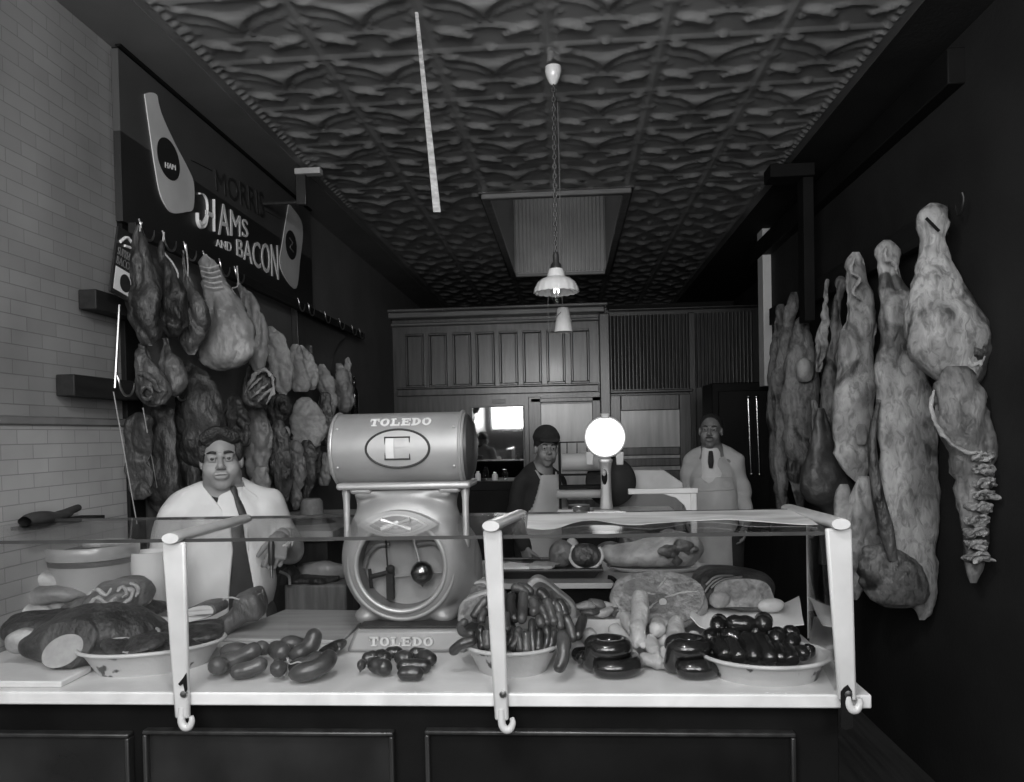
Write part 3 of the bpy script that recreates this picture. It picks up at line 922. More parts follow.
# ------------------------------------------------------------------ display counter
ZT = .99
M_marble = mat('white_marble', .56, .70, rough=.34, scale=5, distort=1.2, spec=.5)
M_medge = mat('marble_edge', .42, .5, rough=.35, scale=9)
M_cab = mat('counter_dark_paint', .004, .008, spec=.12, rough=.6, scale=5)
YC0, YC1 = 1.955, 2.80
xr = at(872, 703, YC0).x
root = thing('display_counter', (-.55, 2.4, 0), 'long dark shop counter with a white marble top filled with meat', 'counter')
obj('body', box2((XL + .03, YC0 + .06, 0), (xr - .06, YC1, ZT - .034)), M_cab, root, bevel=.004)
obj('marble_top', box2((XL + .02, YC0, ZT - .034), (xr, YC1, ZT)), M_marble, root, bevel=.004)
yf = YC0 + .06
def front_panel(px0, px1, py0, m):
    a, b = at(px0, py0, yf), at(px1, py0, yf)
    p = obj('front_panel', box2((a.x, yf - .012, .12), (b.x, yf - .002, a.z)), m, root)
    t = .012
    obj('panel_moulding', join(box2((a.x - t, yf - .03, a.z), (b.x + t, yf, a.z + t)), box2((a.x - t, yf - .03, .11), (a.x, yf, a.z)), box2((b.x, yf - .03, .11), (b.x + t, yf, a.z)), box2((a.x - t, yf - .03, .1), (b.x + t, yf, .11))), M_dwood, p, bevel=.004)
M_gpanel = mat('dark_glass_panel', .012, .03, rough=.2, scale=3, coat=.15, spec=.3)
front_panel(-60, 130, 733, M_gpanel); front_panel(152, 391, 731, M_gpanel); front_panel(431, 788, 731, M_cab)

# glass guard on the counter
M_white = mat('white_enamel', .46, .56, rough=.4, scale=7, coat=.3)
M_glass = glass_mat('case_glass', .985)
M_gedge = mat('dark_glass_edge', .03, .05, rough=.6, spec=.2, scale=10)
ZG = on(600, 527, 1.39).z
root = thing('glass_case', (-.6, 2.2, ZT), 'glass guard with three white enamel posts along the front of the counter', 'display case')
yp = YC0 - .012
def post(ptop, pbot, wt, wb, arm, lower=None, chip=None):
    a, b = at(*ptop, yp), at(*pbot, yp)
    k = yp / F
    w0, w1, dy = wt * k / 2, wb * k / 2, .009
    Q = lambda c, w: [(c.x - w, c.y - dy, c.z), (c.x + w, c.y - dy, c.z), (c.x + w, c.y + dy, c.z), (c.x - w, c.y + dy, c.z)]
    p = obj('post', hexa(Q(b, w1), Q(a, w0)), M_white, root, bevel=.006)
    # arm reaching back over the glass
    e = on(*arm, 1.385); d = Vector((e.x, e.y, 1.385)); s = Vector((a.x, a.y - .004, a.z + .012))
    obj('arm', tube([s + (s - d).normalized() * .006, s, s.lerp(d, .5), d, d + (d - s).normalized() * .012], [.016, .024, .0235, .024, .016], 16, 24, flat=.62), M_white, root)
    # curled clamp under the marble edge
    c = Vector((b.x, b.y - .004, b.z))
    obj('clamp', tube([c + Vector((.0, 0, .03)), c + Vector((.0, -.004, -.005)), c + Vector((.008, -.004, -.02)), c + Vector((.02, -.004, -.02)), c + Vector((.028, -.004, -.005)), c + Vector((.026, -.004, .008))], [.009, .01, .011, .01, .008, .006], 10, 20), M_white if not lower else M_black, p)
    obj('bolt', lathe([(.001, -.012), (.009, -.012), (.009, .004), (.001, .006)], at(pbot[0] + 1, 694, yp - .01), 12, axis='y'), M_black if lower else M_steel, p)
    if chip:
        obj('chipped_patch', prism([at(x, y, yp - .0135) for x, y in chip], (0, .003, 0)), M_black, p)
    return p
post((174.5, 542), (183, 718), 25, 15, (244, 519), chip=[(178, 684), (183, 678), (186, 673), (187, 690), (185, 693), (183, 684), (180, 686)])
post((492.5, 530), (502, 720), 19, 14, (520, 514))
post((838, 528), (847, 700), 25, 17, (789, 508.5), chip=[(841, 692), (844, 688), (848, 685), (852, 691), (853, 728), (846, 730), (841, 728)])
xg0, xg1 = XL + .03, at(838, 530, yp).x + .072
xgf = at(838, 530, yp).x + .02
plate = lambda z: [(xg0, YC0 + .004, z), (xgf, YC0 + .004, z), (xg1 - .015, 2.52, z), (xg0, 2.52, z)]
obj('glass_top', hexa(plate(ZG - .004), plate(ZG + .004)), glass_mat('greasy_glass', .985, .06, .42), root)
obj('polished_edge', join(box2((xg0, YC0 + .0015, ZG - .0045), (xgf, YC0 + .0038, ZG + .0045)), box2((xg0, 2.5205, ZG - .0045), (xg1 - .015, 2.522, ZG + .0045))), M_gedge, root)
obj('glass_front', box2((xg0, YC0 + .006, ZT + .001), (xgf - .03, YC0 + .010, ZG - .006)), M_glass, root)
sidep = lambda z: [(xgf - .02, YC0 + .03, z), (xgf - .016, YC0 + .03, z), (xg1 + .016, 2.48, z), (xg1 + .012, 2.48, z)]
obj('glass_side', hexa(sidep(ZT + .001), sidep(ZG - .006)), M_glass, root)
obj('side_edge', box2((xg1 + .0115, 2.4802, ZT + .001), (xg1 + .0165, 2.4825, ZG - .006)), M_milk, root)

# ------------------------------------------------------------------ barrel scale
M_alum = mat('silver_scale_enamel', .24, .30, rough=.46, scale=6, metal=.3, spec=.5)
M_silver = mat('bright_scale_trim', .36, .42, rough=.38, metal=.5, scale=9)
M_letter = mat('pale_lettering', .5, .58, rough=.5, scale=9)
YS = 2.50
def S(px, py, y=YS): return at(px + 4.5, py, y)
sc0 = S(403, 655)
root = thing('barrel_scale', (S(403, 600).x, YS, ZT), 'large silver barrel counter scale lettered TOLEDO standing on the marble counter', 'scale')
k = YS / F
# base
zb = ZT
p = lambda px, py, y: at(px, py, y)
bx0, bx1 = S(347, 640, 2.33).x, S(459, 640, 2.33).x
zt2 = at(400, 627, 2.36).z
y0_, y1_ = 2.32, 2.68
base = obj('base', hexa([(bx0 - .018, y0_, zb), (bx1 + .01, y0_, zb), (bx1 + .01, y1_, zb), (bx0 - .018, y1_, zb)],
                 [(bx0 + .012, y0_ + .012, zt2), (bx1 - .0, y0_ + .012, zt2), (bx1 - .0, y1_, zt2), (bx0 + .012, y1_, zt2)]), M_alum, root, bevel=.012)
obj('base_plate', box2((bx0 + .02, y0_ + .02, zt2), (bx1 - .01, y1_ - .02, zt2 + .008)), M_gedge, root, bevel=.003)
# slab-serif letters
def slab_letters(word, quad, depth, n, wrap=None):
    glyph = {
        'T': [(0, .8, 1, 1), (.36, .14, .64, .9), (.2, 0, .8, .14), (0, .62, .14, .9), (.86, .62, 1, .9)],
        'L': [(.14, .1, .42, .9), (0, .86, .58, 1), (0, 0, 1, .17), (.86, .1, 1, .42)],
        'E': [(.12, .1, .4, .9), (0, .83, 1, 1), (0, 0, 1, .17), (.3, .43, .7, .58), (.86, .7, 1, .95), (.86, .05, 1, .34), (.66, .36, .76, .66)],
        'D': [(.12, .1, .4, .9)], 'O': []}
    qs = [Vector(c) for c in quad]
    def P(u, v, d):
        if wrap: return wrap(u, v, d)
        return (qs[0] * (1 - u) + qs[1] * u) * (1 - v) + (qs[3] * (1 - u) + qs[2] * u) * v + n * d
    G = []; m = len(word); cw = 1 / m
    for i, ch in enumerate(word):
        u0, u1 = i * cw + .06 * cw, (i + 1) * cw - .06 * cw
        U = lambda u: u0 + (u1 - u0) * u
        for x0, y0, x1, y1 in glyph[ch]:
            G.append(hexa([P(U(x0), y0, 0), P(U(x1), y0, 0), P(U(x1), y1, 0), P(U(x0), y1, 0)], [P(U(x0), y0, depth), P(U(x1), y0, depth), P(U(x1), y1, depth), P(U(x0), y1, depth)]))
        if ch in 'OD':
            rng = np.linspace(-PI / 2, PI / 2, 13) if ch == 'D' else np.linspace(0, 2 * PI, 25)
            c0 = .3 if ch == 'D' else .5
            rx, ry, ix, iy = (.7, .5, .4, .34) if ch == 'D' else (.5, .5, .22, .34)
            for a, b in zip(rng[:-1], rng[1:]):
                q = [(c0 + rx * math.cos(a), .5 + ry * math.sin(a)), (c0 + rx * math.cos(b), .5 + ry * math.sin(b)), (c0 + ix * math.cos(b), .5 + iy * math.sin(b)), (c0 + ix * math.cos(a), .5 + iy * math.sin(a))]
                G.append(hexa([P(U(x), y, 0) for x, y in q], [P(U(x), y, depth) for x, y in q]))
            if ch == 'D':
                for yy in ((0, .16), (.84, 1)):
                    G.append(hexa([P(U(0), yy[0], 0), P(U(.32), yy[0], 0), P(U(.32), yy[1], 0), P(U(0), yy[1], 0)], [P(U(0), yy[0], depth), P(U(.32), yy[0], depth), P(U(.32), yy[1], depth), P(U(0), yy[1], depth)]))
    return join(*G)
yb0 = y0_ + .005
fq = [at(369, 645.5, yb0), at(434, 645.5, yb0), at(434, 636.5, yb0), at(369, 636.5, yb0)]
obj('lettering', slab_letters('TOLEDO', fq, .008, Vector((0, -1, 0))), M_letter, base, smooth=False)
# housing with round window
cx_, cz_ = S(404, 560).x, S(404, 560).z
fld = Field((cx_ - .27, YS - .17, zt2 - .02), (cx_ + .27, YS + .17, S(400, 478).z + .02), .004)
R0 = .192
fld.cyly((cx_, YS, cz_), R0 * 1.02, .105, .045, .01)
ztop = S(400, 488).z
fld.cyly((cx_, YS, cz_ + .034), R0 * .985, .10, .045, .04)
fld.rbox((cx_, YS, ztop - .010), (.150, .075, .010), .008, .03)
for s in (-1, 1):
    fld.cone((cx_ + s * .125, YS, cz_ + .13), (cx_ + s * .14, YS, ztop - .012), .030, .022, .05, sy=1.6)
    fld.ell((cx_ + s * .125, YS - .05, zt2 + .018), (.04, .05, .028), .02)
    fld.ell((cx_ + s * .125, YS + .07, zt2 + .018), (.04, .05, .028), .02)
fld.ell((cx_ + .17, YS + .02, cz_ - .03), (.07, .09, .14), .04)
fld.cyly((cx_ - .003, YS - .09, cz_ - .002), .138, .075, .004, .004, sub=True)
body = obj('housing', fld.mesh(), M_alum, root)
def ring(c, R, r, y, m, name, par, sz=1.0):
    return obj(name, tube([(c[0] + R * math.cos(a), y, c[1] + R * math.sin(a) * sz) for a in np.linspace(0, 2 * PI, 65)[:-1]], r, 12, closed=True), m, par)
wx, wz = cx_ - .003, cz_ - .002
ring((wx, wz), .143, .0085, YS - .107, M_silver, 'window_bezel', root)
ring((wx, wz), .168, .008, YS - .100, M_alum, 'outer_bezel', root)
obj('back_plate', lathe([(.001, 0), (.137, 0), (.137, .004), (.001, .004)], (wx, YS - .02, wz), 48, axis='y'), mat('dial_back', .34, .42, rough=.45, scale=12), root)
obj('window_glass', lathe([(.001, 0), (.141, 0), (.141, .003), (.001, .003)], (wx, YS - .102, wz), 48, axis='y'), glass_mat('dial_glass', .95), root)
pb = S(417.5, 572.5, YS - .065)
pd = obj('pendulum_ball', lathe([(.001, -.046), (.006, -.04), (.016, -.035), (.03, -.022), (.0375, 0), (.03, .022), (.016, .034), (.001, .037)], pb, 28), mat('pendulum_steel', .35, rough=.2, metal=1), root)
obj('pendulum_rod', tube([pb, S(407, 532, YS - .05)], .0045, 8), M_silver, pd)
obj('mechanism', join(box2(S(382, 600, YS - .06), S(390, 566, YS - .03)), tube([S(383, 566, YS - .05), S(381, 536, YS - .05)], .003, 8), tube([S(366, 577, YS - .055), S(389, 571, YS - .055)], .008, 8), tube([S(365, 569, YS - .055), S(367, 588, YS - .055)], .006, 8), blob(S(386, 569, YS - .06), (.014, .01, .014))), M_gedge, root)
obj('mechanism_arc', join(tube([S(360, 568, YS - .04), S(363, 556, YS - .04), S(372, 546, YS - .04), S(385, 544, YS - .04)], .008, 8, 20), tube([S(410, 545, YS - .04), S(428, 543, YS - .04), S(440, 552, YS - .04)], .008, 8, 20), tube([S(390, 577, YS - .045), S(442, 572, YS - .045)], .003, 8)), M_alum, root)
# eye-shaped badge above the window
def eye(s, y, m, name, th=.004, par=None):
    pts = []
    c = (cx_ - .002, S(401, 520).z)
    for t in np.linspace(-1, 1, 15): pts.append((c[0] + .098 * s * t, y, c[1] + .034 * s * (1 - t * t) + .001))
    for t in np.linspace(1, -1, 15)[1:-1]: pts.append((c[0] + .098 * s * t, y, c[1] - .028 * s * (1 - t * t)))
    return obj(name, prism([Vector(q) for q in pts], (0, th, 0)), m, par or root)
ey = eye(1.3, YS - .150, M_alum, 'badge_rim', .06)
e2 = eye(1.0, YS - .156, M_silver, 'badge', .01)
e3 = eye(.86, YS - .160, mat('badge_dark', .10, .16, rough=.4, scale=10), 'badge_field', .006, e2)
obj('badge_mark', join(*[tube([(cx_ - .002 + .045 * s, YS - .162, S(401, 520).z + dz), (cx_ - .002, YS - .162, S(401, 520).z + .004)], [.009, .005], 8) for s in (-1, 1) for dz in (-.012, .018)], blob((cx_ - .002, YS - .162, S(401, 520).z + .004), (.013, .004, .013))), M_silver, e2)
# platform, columns and barrel
xl_, xr_ = S(343, 487).x, S(465, 487).x
zpl = S(400, 485).z
obj('platform', join(box2((xl_ - .01, YS - .1, zpl - .008), (xr_ + .015, YS + .1, zpl + .014)), box2((xl_ + .03, YS - .085, zpl - .022), (xl_ + .1, YS + .08, zpl)), box2((xr_ - .09, YS - .085, zpl - .022), (xr_ - .02, YS + .08, zpl))), M_silver, root, bevel=.009)
for px in (346.5, 463):
    x = S(px, 500).x
    obj('column', lathe([(.012, S(400, 545).z), (.0105, S(400, 520).z), (.0105, S(400, 500).z), (.0135, S(400, 492).z), (.0135, zpl)], (x, YS - .05, 0), 18), M_silver, root)
bz, br = S(400, 448.5).z, .116
xa, xb = S(333, 450).x, S(463, 450).x
YB_ = YS
bar = obj('barrel', lathe([(br * .9, xa - .002), (br * .985, xa + .004), (br, xa + .014), (br, xb - .014), (br * 1.0, xb - .004), (br * .97, xb), (br * .9, xb - .004)], (0, YB_, bz), 72, axis='x'), M_alum, root)
obj('end_cap', lathe([(br * .93, 0), (br * .9, .012), (br * .7, .026), (br * .35, .034), (.002, .037)], (xb - .004, YB_, bz), 48, axis='x'), mat('end_cap_dark', .05, .07, rough=.4, metal=.4, scale=6), bar)
for x in (xa + .012, xb - .012):
    obj('barrel_band', tube([(x, YB_ + (br + .001) * math.cos(a), bz + (br + .001) * math.sin(a)) for a in np.linspace(0, 2 * PI, 49)[:-1]], .0055, 8, closed=True), M_silver, bar)
def wrapb(u0, u1, py0, py1):
    a0 = math.asin(max(-1, min(1, (at(400, py0, YB_ - br * .9).z - bz) / br))); a1 = math.asin(max(-1, min(1, (at(400, py1, YB_ - br * .6).z - bz) / br)))
    def f(u, v, d):
        a = a0 + (a1 - a0) * v
        x = u0 + (u1 - u0) * u
        return Vector((x, YB_ - (br + d) * math.cos(a), bz + (br + d) * math.sin(a)))
    return f
yfr = YB_ - br * .85
wl = wrapb(at(368, 422, yfr).x, at(431, 422, yfr).x, 426, 419)
obj('lettering', slab_letters('TOLEDO', [(0, 0, 0)] * 4, .003, Vector((0, -1, 0)), wrap=wl), M_letter, bar, smooth=False)
# oval plate with reading window, following the curve
ox, oz = at(397.5, 448, YB_ - br).x, bz + .002
def onb(dx, dz, d):
    z = oz + dz; y = math.sqrt(max(br * br - (z - bz) ** 2, 1e-5))
    n = Vector((0, -y, z - bz)).normalized()
    return Vector((ox + dx, YB_ - y, z)) + n * d
M_plate = mat('reading_plate', .30, .36, rough=.45, metal=.1, scale=9)
def oval(rx, rz, d, m, name, par):
    V, Fc = [onb(0, 0, d)], []
    for j in range(1, 8):
        for k2 in range(40):
            a = 2 * PI * k2 / 40; V.append(onb(rx * j / 7 * math.cos(a), rz * j / 7 * math.sin(a), d))
    for k2 in range(40): V.append(onb(rx * math.cos(2 * PI * k2 / 40), rz * math.sin(2 * PI * k2 / 40), -.002))
    for k2 in range(40):
        l = (k2 + 1) % 40
        Fc.append((0, 1 + k2, 1 + l))
        for j in range(7):
            Fc.append((1 + j * 40 + k2, 1 + (j + 1) * 40 + k2, 1 + (j + 1) * 40 + l, 1 + j * 40 + l))
    return obj(name, (V, Fc), m, par)
pl = oval(.098, .056, .003, M_plate, 'oval_plate', bar)
obj('plate_rim', tube([onb(.1 * math.cos(a), .058 * math.sin(a), .003) for a in np.linspace(0, 2 * PI, 49)[:-1]], .0038, 8, closed=True), M_gedge, pl)
def patch(x0, x1, z0, z1, d, m, name):
    N = 6; V = [onb(x0 + (x1 - x0) * i / N, z0 + (z1 - z0) * j / N, d) for i in range(N + 1) for j in range(N + 1)]
    V2 = [onb(x0 + (x1 - x0) * i / N, z0 + (z1 - z0) * j / N, 0) for i in range(N + 1) for j in range(N + 1)]
    f = [(i * (N + 1) + j, (i + 1) * (N + 1) + j, (i + 1) * (N + 1) + j + 1, i * (N + 1) + j + 1) for i in range(N) for j in range(N)]
    return obj(name, join((V, f), (V2, f)), m, pl)
obj('window_frame', tube([onb(x, z, .005) for x, z in ((-.04, .034), (.038, .034), (.038, -.032), (-.04, -.032))], .003, 8, closed=True), M_gedge, pl)
patch(-.037, -.012, -.029, .031, .005, M_letter, 'reading_window'); patch(-.006, .036, .004, .031, .005, mat('chart_grey', .3, .36, rough=.3, scale=20), 'reading_window'); patch(-.006, .036, -.029, -.002, .005, M_plate, 'reading_window')
# cover plates low on the barrel
for x in (xa + .03, xb - .03):
    for a in (-.5, .6):
        obj('rivet', blob((x, YB_ - br * math.cos(a), bz + br * math.sin(a)), (.005,) * 3, seg=8, rings=6), M_silver, bar)
# ------------------------------------------------------------------ hanging meat
M_smoke = mat('smoked_rind', .012, .055, rough=.5, scale=9, bump=.6, bscale=34, stretch=(1, 1, .5), lo=.36, hi=.7, coat=.06, spec=.4)
M_smoke2 = mat('brown_smoked_rind', .032, .11, rough=.48, scale=8, bump=.6, bscale=34, stretch=(1, 1, .5), lo=.35, hi=.68, coat=.06)
M_paleham = mat('pale_cured_rind', .10, .30, rough=.45, scale=7, bump=.4, bscale=26, lo=.3, hi=.62, stretch=(1, 1, .6))
M_fat = mat('creamy_fat', .20, .40, rough=.5, scale=8, bump=.4, bscale=30, lo=.3, hi=.6, distort=.6)
M_lean = mat('dark_lean', .018, .11, rough=.45, scale=14, bump=.7, bscale=40, lo=.38, hi=.64, stretch=(1, 1, .4), coat=.1, distort=.8)
M_bone = mat('bone', .38, .5, rough=.45, scale=20)
def carcass_mat(name, a, b, c, sc=7.0):
    """outer carcass: fat cover with darker lean patches, fine stretched streaks"""
    m = bpy.data.materials.new(name); m.use_nodes = True
    nt = m.node_tree; bs = nt.nodes['Principled BSDF']; bs.inputs['Roughness'].default_value = .5
    tc = nt.nodes.new('ShaderNodeTexCoord'); oi = nt.nodes.new('ShaderNodeObjectInfo')
    mul = nt.nodes.new('ShaderNodeMath'); mul.operation = 'MULTIPLY'; mul.inputs[1].default_value = 29
    nt.links.new(oi.outputs['Random'], mul.inputs[0])
    def nz(scale, st, det=6, dist=.5):
        mp = nt.nodes.new('ShaderNodeMapping'); mp.inputs['Scale'].default_value = st
        nt.links.new(tc.outputs['Object'], mp.inputs['Vector']); nt.links.new(mul.outputs[0], mp.inputs['Location'])
        n = nt.nodes.new('ShaderNodeTexNoise'); n.inputs['Scale'].default_value = scale; n.inputs['Detail'].default_value = det; n.inputs['Distortion'].default_value = dist
        nt.links.new(mp.outputs[0], n.inputs['Vector']); return n
    def ramp(src, p0, v0, p1, v1):
        r = nt.nodes.new('ShaderNodeValToRGB'); e = r.color_ramp.elements
        e[0].position = p0; e[0].color = (v0, v0, v0, 1); e[1].position = p1; e[1].color = (v1, v1, v1, 1)
        nt.links.new(src.outputs['Fac'], r.inputs['Fac']); return r
    n1, n2, n3 = nz(sc, (1, 1, .7)), nz(sc * .55, (1, 1, .8), 8, 1.4), nz(sc * 5, (1, 1, .5), 5, 1)
    base = ramp(n1, .32, a, .66, b); patch = ramp(n2, .56, 0, .64, 1); speck = ramp(n3, .34, .55, .52, 1.0)
    mx = nt.nodes.new('ShaderNodeMix'); mx.data_type = 'RGBA'
    nt.links.new(patch.outputs['Color'], mx.inputs[0]); nt.links.new(base.outputs['Color'], mx.inputs[6]); mx.inputs[7].default_value = (c, c, c, 1)
    m2 = nt.nodes.new('ShaderNodeMix'); m2.data_type = 'RGBA'; m2.blend_type = 'MULTIPLY'; m2.inputs[0].default_value = 1
    nt.links.new(mx.outputs[2], m2.inputs[6]); nt.links.new(speck.outputs['Color'], m2.inputs[7])
    nt.links.new(m2.outputs[2], bs.inputs['Base Color'])
    bp = nt.nodes.new('ShaderNodeBump'); bp.inputs['Strength'].default_value = .45; bp.inputs['Distance'].default_value = .015
    nt.links.new(n3.outputs['Fac'], bp.inputs['Height']); nt.links.new(bp.outputs['Normal'], bs.inputs['Normal'])
    return m
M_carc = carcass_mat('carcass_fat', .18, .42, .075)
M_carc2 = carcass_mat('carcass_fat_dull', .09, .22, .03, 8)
M_carc3 = carcass_mat('carcass_dark_lean', .075, .15, .03, 9)  # darker mottled lean
M_vert = carcass_mat('spine_bone', .2, .45, .03, 30)
M_liver = mat('dark_liver', .022, .045, rough=.5, scale=9, coat=.08, bump=.2)
SEED = [0]
def body(rows, X=None, Y=None, thick=.7, amp=.02, ns=9., maxb=.14, n=52, power=2.2, dy=0.0):
    SEED[0] += 1
    if Y is None:
        m = rows[len(rows) // 3]
        Y = atx((m[1] + m[2]) / 2, m[0], X).y
    Y += dy
    return slab_loft([(list(at(l, y, Y)), list(at(r, y, Y))) for y, l, r in rows], thick, n, 40, power, amp, ns, SEED[0], maxb), Y
def hang(name, label, cat, group, rows, m, X=None, Y=None, **k):
    g, y = body(rows, X, Y, **k)
    o = obj(name, g, m, angle=60)
    return tag(o, label, cat, group), y
def tie(o, y, pts, r=.003):
    return obj('string_loop', tube([at(px, py, y) for px, py in pts], r, 6, 16), M_twine, o)
G1 = 'smoked hams and shoulders on the left rail'
U = -1.66
o, y = hang('hanging_ham', 'very dark smoked ham hanging nearest on the left rail beside the black card', 'ham', G1, [(224, 137, 141), (238, 133, 145), (262, 131, 152), (285, 130, 158), (310, 130, 161), (330, 133, 160), (346, 140, 156)], M_smoke, X=U); tie(o, y, [(142, 222), (140, 229), (141, 236)], .0025)
o, y = hang('hanging_ham', 'dark smoked ham with a light scarred shank on the second hook of the left rail', 'ham', G1, [(240, 160, 163), (254, 160, 166), (268, 159, 177), (290, 160, 184), (310, 161, 188), (325, 163, 187), (338, 168, 180)], M_smoke, X=U, dy=.02); tie(o, y, [(164, 232), (163, 250), (172, 262), (178, 274), (176, 279), (169, 268)], .004)
o, y = hang('hanging_ham', 'lighter ham squeezed between the dark hams and the large pale shoulder', 'ham', G1, [(250, 181, 185), (268, 180, 189), (285, 180, 194), (300, 181, 205), (320, 179, 208), (340, 180, 205), (355, 186, 197)], M_smoke2, X=U); tie(o, y, [(186, 244), (188, 270), (186, 286)], .003)
o, y = hang('hanging_ham', 'large pale pear shaped shoulder tied at the neck on the left rail', 'ham', G1, [(254, 203, 208), (262, 200, 216), (272, 201, 220), (282, 201, 224), (295, 203, 237), (320, 203, 250), (340, 201, 255), (355, 200, 253), (366, 206, 241), (371, 214, 228)], M_paleham, X=U, thick=.6, dy=-.03)
for q in range(5): obj('string_loop', tube([at(200 + q * 1.2, 266 + q * 5, y - .06), at(209 + q, 268 + q * 5, y - .085), at(219 + q, 265 + q * 5.5, y - .06)], .0035, 6, 12), M_twine, o)
o, y = hang('hanging_ham', 'pale flat side piece on the sixth hook just right of the large pale shoulder', 'ham', G1, [(283, 235, 241), (295, 237, 254), (320, 242, 264), (345, 245, 268), (365, 250, 268), (373, 255, 265)], M_paleham, X=U + .05, thick=.35); tie(o, y, [(237, 266), (238, 285), (232, 289), (238, 298)], .004)
G2 = 'smoked cuts in the second row on the left wall'
V_ = -1.70
o, y = hang('hanging_ham', 'dark hock with a ring shaped cut end beside the lower wall rail', 'ham', G2, [(343, 138, 146), (358, 136, 152), (372, 137, 160), (390, 139, 167), (402, 144, 164), (407, 149, 158)], M_smoke2, X=V_)
obj('cut_ring', ragged([at(147 + 6 * math.cos(a), 393 + 6.5 * math.sin(a), y - .07) for a in np.linspace(.4, 2 * PI, 17)], .009), M_smoke2, o)
obj('skin_fold', ragged([at(139, 372, y - .05), at(150, 378, y - .07), at(160, 392, y - .05)], .012), M_smoke2, o)
hang('hanging_ham', 'small dark hock hanging between the ring cut hock and the dark round shoulder', 'ham', G2, [(338, 160, 170), (355, 160, 176), (372, 162, 183), (388, 164, 182), (397, 168, 176)], M_smoke2, X=V_ + .03)
hang('hanging_ham', 'big dark round shoulder with a greasy patch above the dark haired butcher', 'ham', G2, [(360, 182, 190), (378, 178, 212), (402, 176, 222), (430, 177, 223), (450, 180, 219), (468, 188, 210)], M_smoke, X=V_ + .04, thick=.6)
G3 = 'dark bacon sides behind the man in the white coat'
for i, (l, r, t, b, lab) in enumerate(((127, 152, 412, 500, 'dark bacon side hanging lowest and furthest left behind the taut strings'), (148, 178, 405, 512, 'dark bacon side hanging second from the left wall strings'), (168, 198, 425, 505, 'dark bacon side hanging behind the head of the man in the white coat'))):
    hang('hanging_bacon', lab, 'bacon', G3, [(t, l + 8, r - 8), (t + 12, l, r - 2), ((t + b) / 2, l - 1, r), (b - 12, l + 1, r), (b, l + 5, r - 6)], M_smoke, X=-1.765 + .012 * i, thick=.3, power=3)
hang('hanging_bacon', 'paler narrow cut showing left of the ear of the man in the white coat', 'bacon', G3, [(438, 180, 194), (455, 179, 199), (475, 181, 201), (490, 184, 198)], M_smoke2, X=-1.72, thick=.4)
G4 = 'fresh pale cuts on the left rail behind the scale'
for rows, m, lab, th, dx in (
    ([(326, 268, 273), (335, 266, 284), (350, 267, 290), (370, 270, 292), (388, 274, 290), (397, 280, 286)], M_fat, 'pale pointed flank cut at the top, first right of the smoked hams', .4, 0),
    ([(344, 291, 300), (358, 289, 302), (375, 290, 309), (392, 291, 311)], M_fat, 'pale square ended breast slab, second from left in the upper fresh row', .35, -.04),
    ([(345, 299, 303), (358, 300, 313), (375, 303, 319), (390, 307, 316)], M_fat, 'pale tapering slab overlapping the square ended slab', .35, 0),
    ([(364, 318, 325), (380, 318, 333), (400, 319, 336), (420, 322, 334), (432, 325, 330)], M_fat, 'long pale oval cut hanging near the left end of the scale barrel', .5, 0),
    ([(363, 335, 342), (380, 335, 351), (400, 336, 354), (413, 338, 350)], M_paleham, 'plump mottled cut directly above the left end of the scale barrel', .6, .02),
    ([(357, 347, 349), (368, 344, 351), (382, 345, 353), (396, 347, 352)], M_fat, 'thin pale spike of meat furthest right on the left rail', .5, -.02),
    ([(395, 228, 240), (410, 226, 246), (430, 228, 251), (447, 233, 250)], M_smoke2, 'reddish mid toned cut just right of the dark round shoulder', .5, -.08),
    ([(398, 246, 258), (420, 247, 268), (440, 244, 273), (460, 246, 269), (480, 250, 266), (494, 254, 263)], M_paleham, 'long pale cut hanging right of the head of the man in the white coat', .5, -.05),
    ([(397, 299, 311), (410, 293, 322), (425, 291, 327), (440, 294, 323), (449, 300, 316)], M_fat, 'broad pale fatty cut in the middle of the fresh meat', .45, .03),
    ([(418, 271, 283), (445, 268, 290), (470, 272, 293), (502, 277, 290)], M_lean, 'dark stringy pluck hanging below the fresh cuts, left one', .5, 0),
    ([(440, 288, 300), (465, 287, 306), (490, 290, 303), (510, 292, 298)], M_paleham, 'pale drooping lobe among the dark plucks', .5, .03),
    ([(425, 305, 317), (450, 303, 322), (475, 306, 319)], M_lean, 'short dark pluck hanging right of the drooping lobe', .5, .02),
    ([(394, 270, 288), (408, 262, 290), (424, 262, 280), (436, 266, 274)], M_lean, 'dark glistening lean strip under the pointed flank cut', .5, -.02),
    ([(440, 301, 312), (462, 298, 318), (485, 300, 314), (502, 303, 308)], M_smoke2, 'mid toned lobe hanging right of the drooping lobe, near the scale column', .5, .05),
    ([(452, 319, 327), (468, 316, 332), (486, 319, 329)], M_paleham, 'small pale cut hanging lowest beside the left end of the scale barrel', .6, .04),
    ([(392, 319, 330), (420, 316, 334), (446, 320, 332)], M_lean, 'dark lean cut hanging just behind the left end of the scale barrel', .5, .06),
    ([(466, 256, 267), (484, 252, 270), (499, 255, 266)], M_fat, 'small pale cut hanging lowest beside the shoulder of the man in the white coat', .5, .02)):
    hang('hanging_meat_cut', lab, 'meat', G4, rows, m, X=-1.66 + dx, thick=th, amp=.016, ns=13)
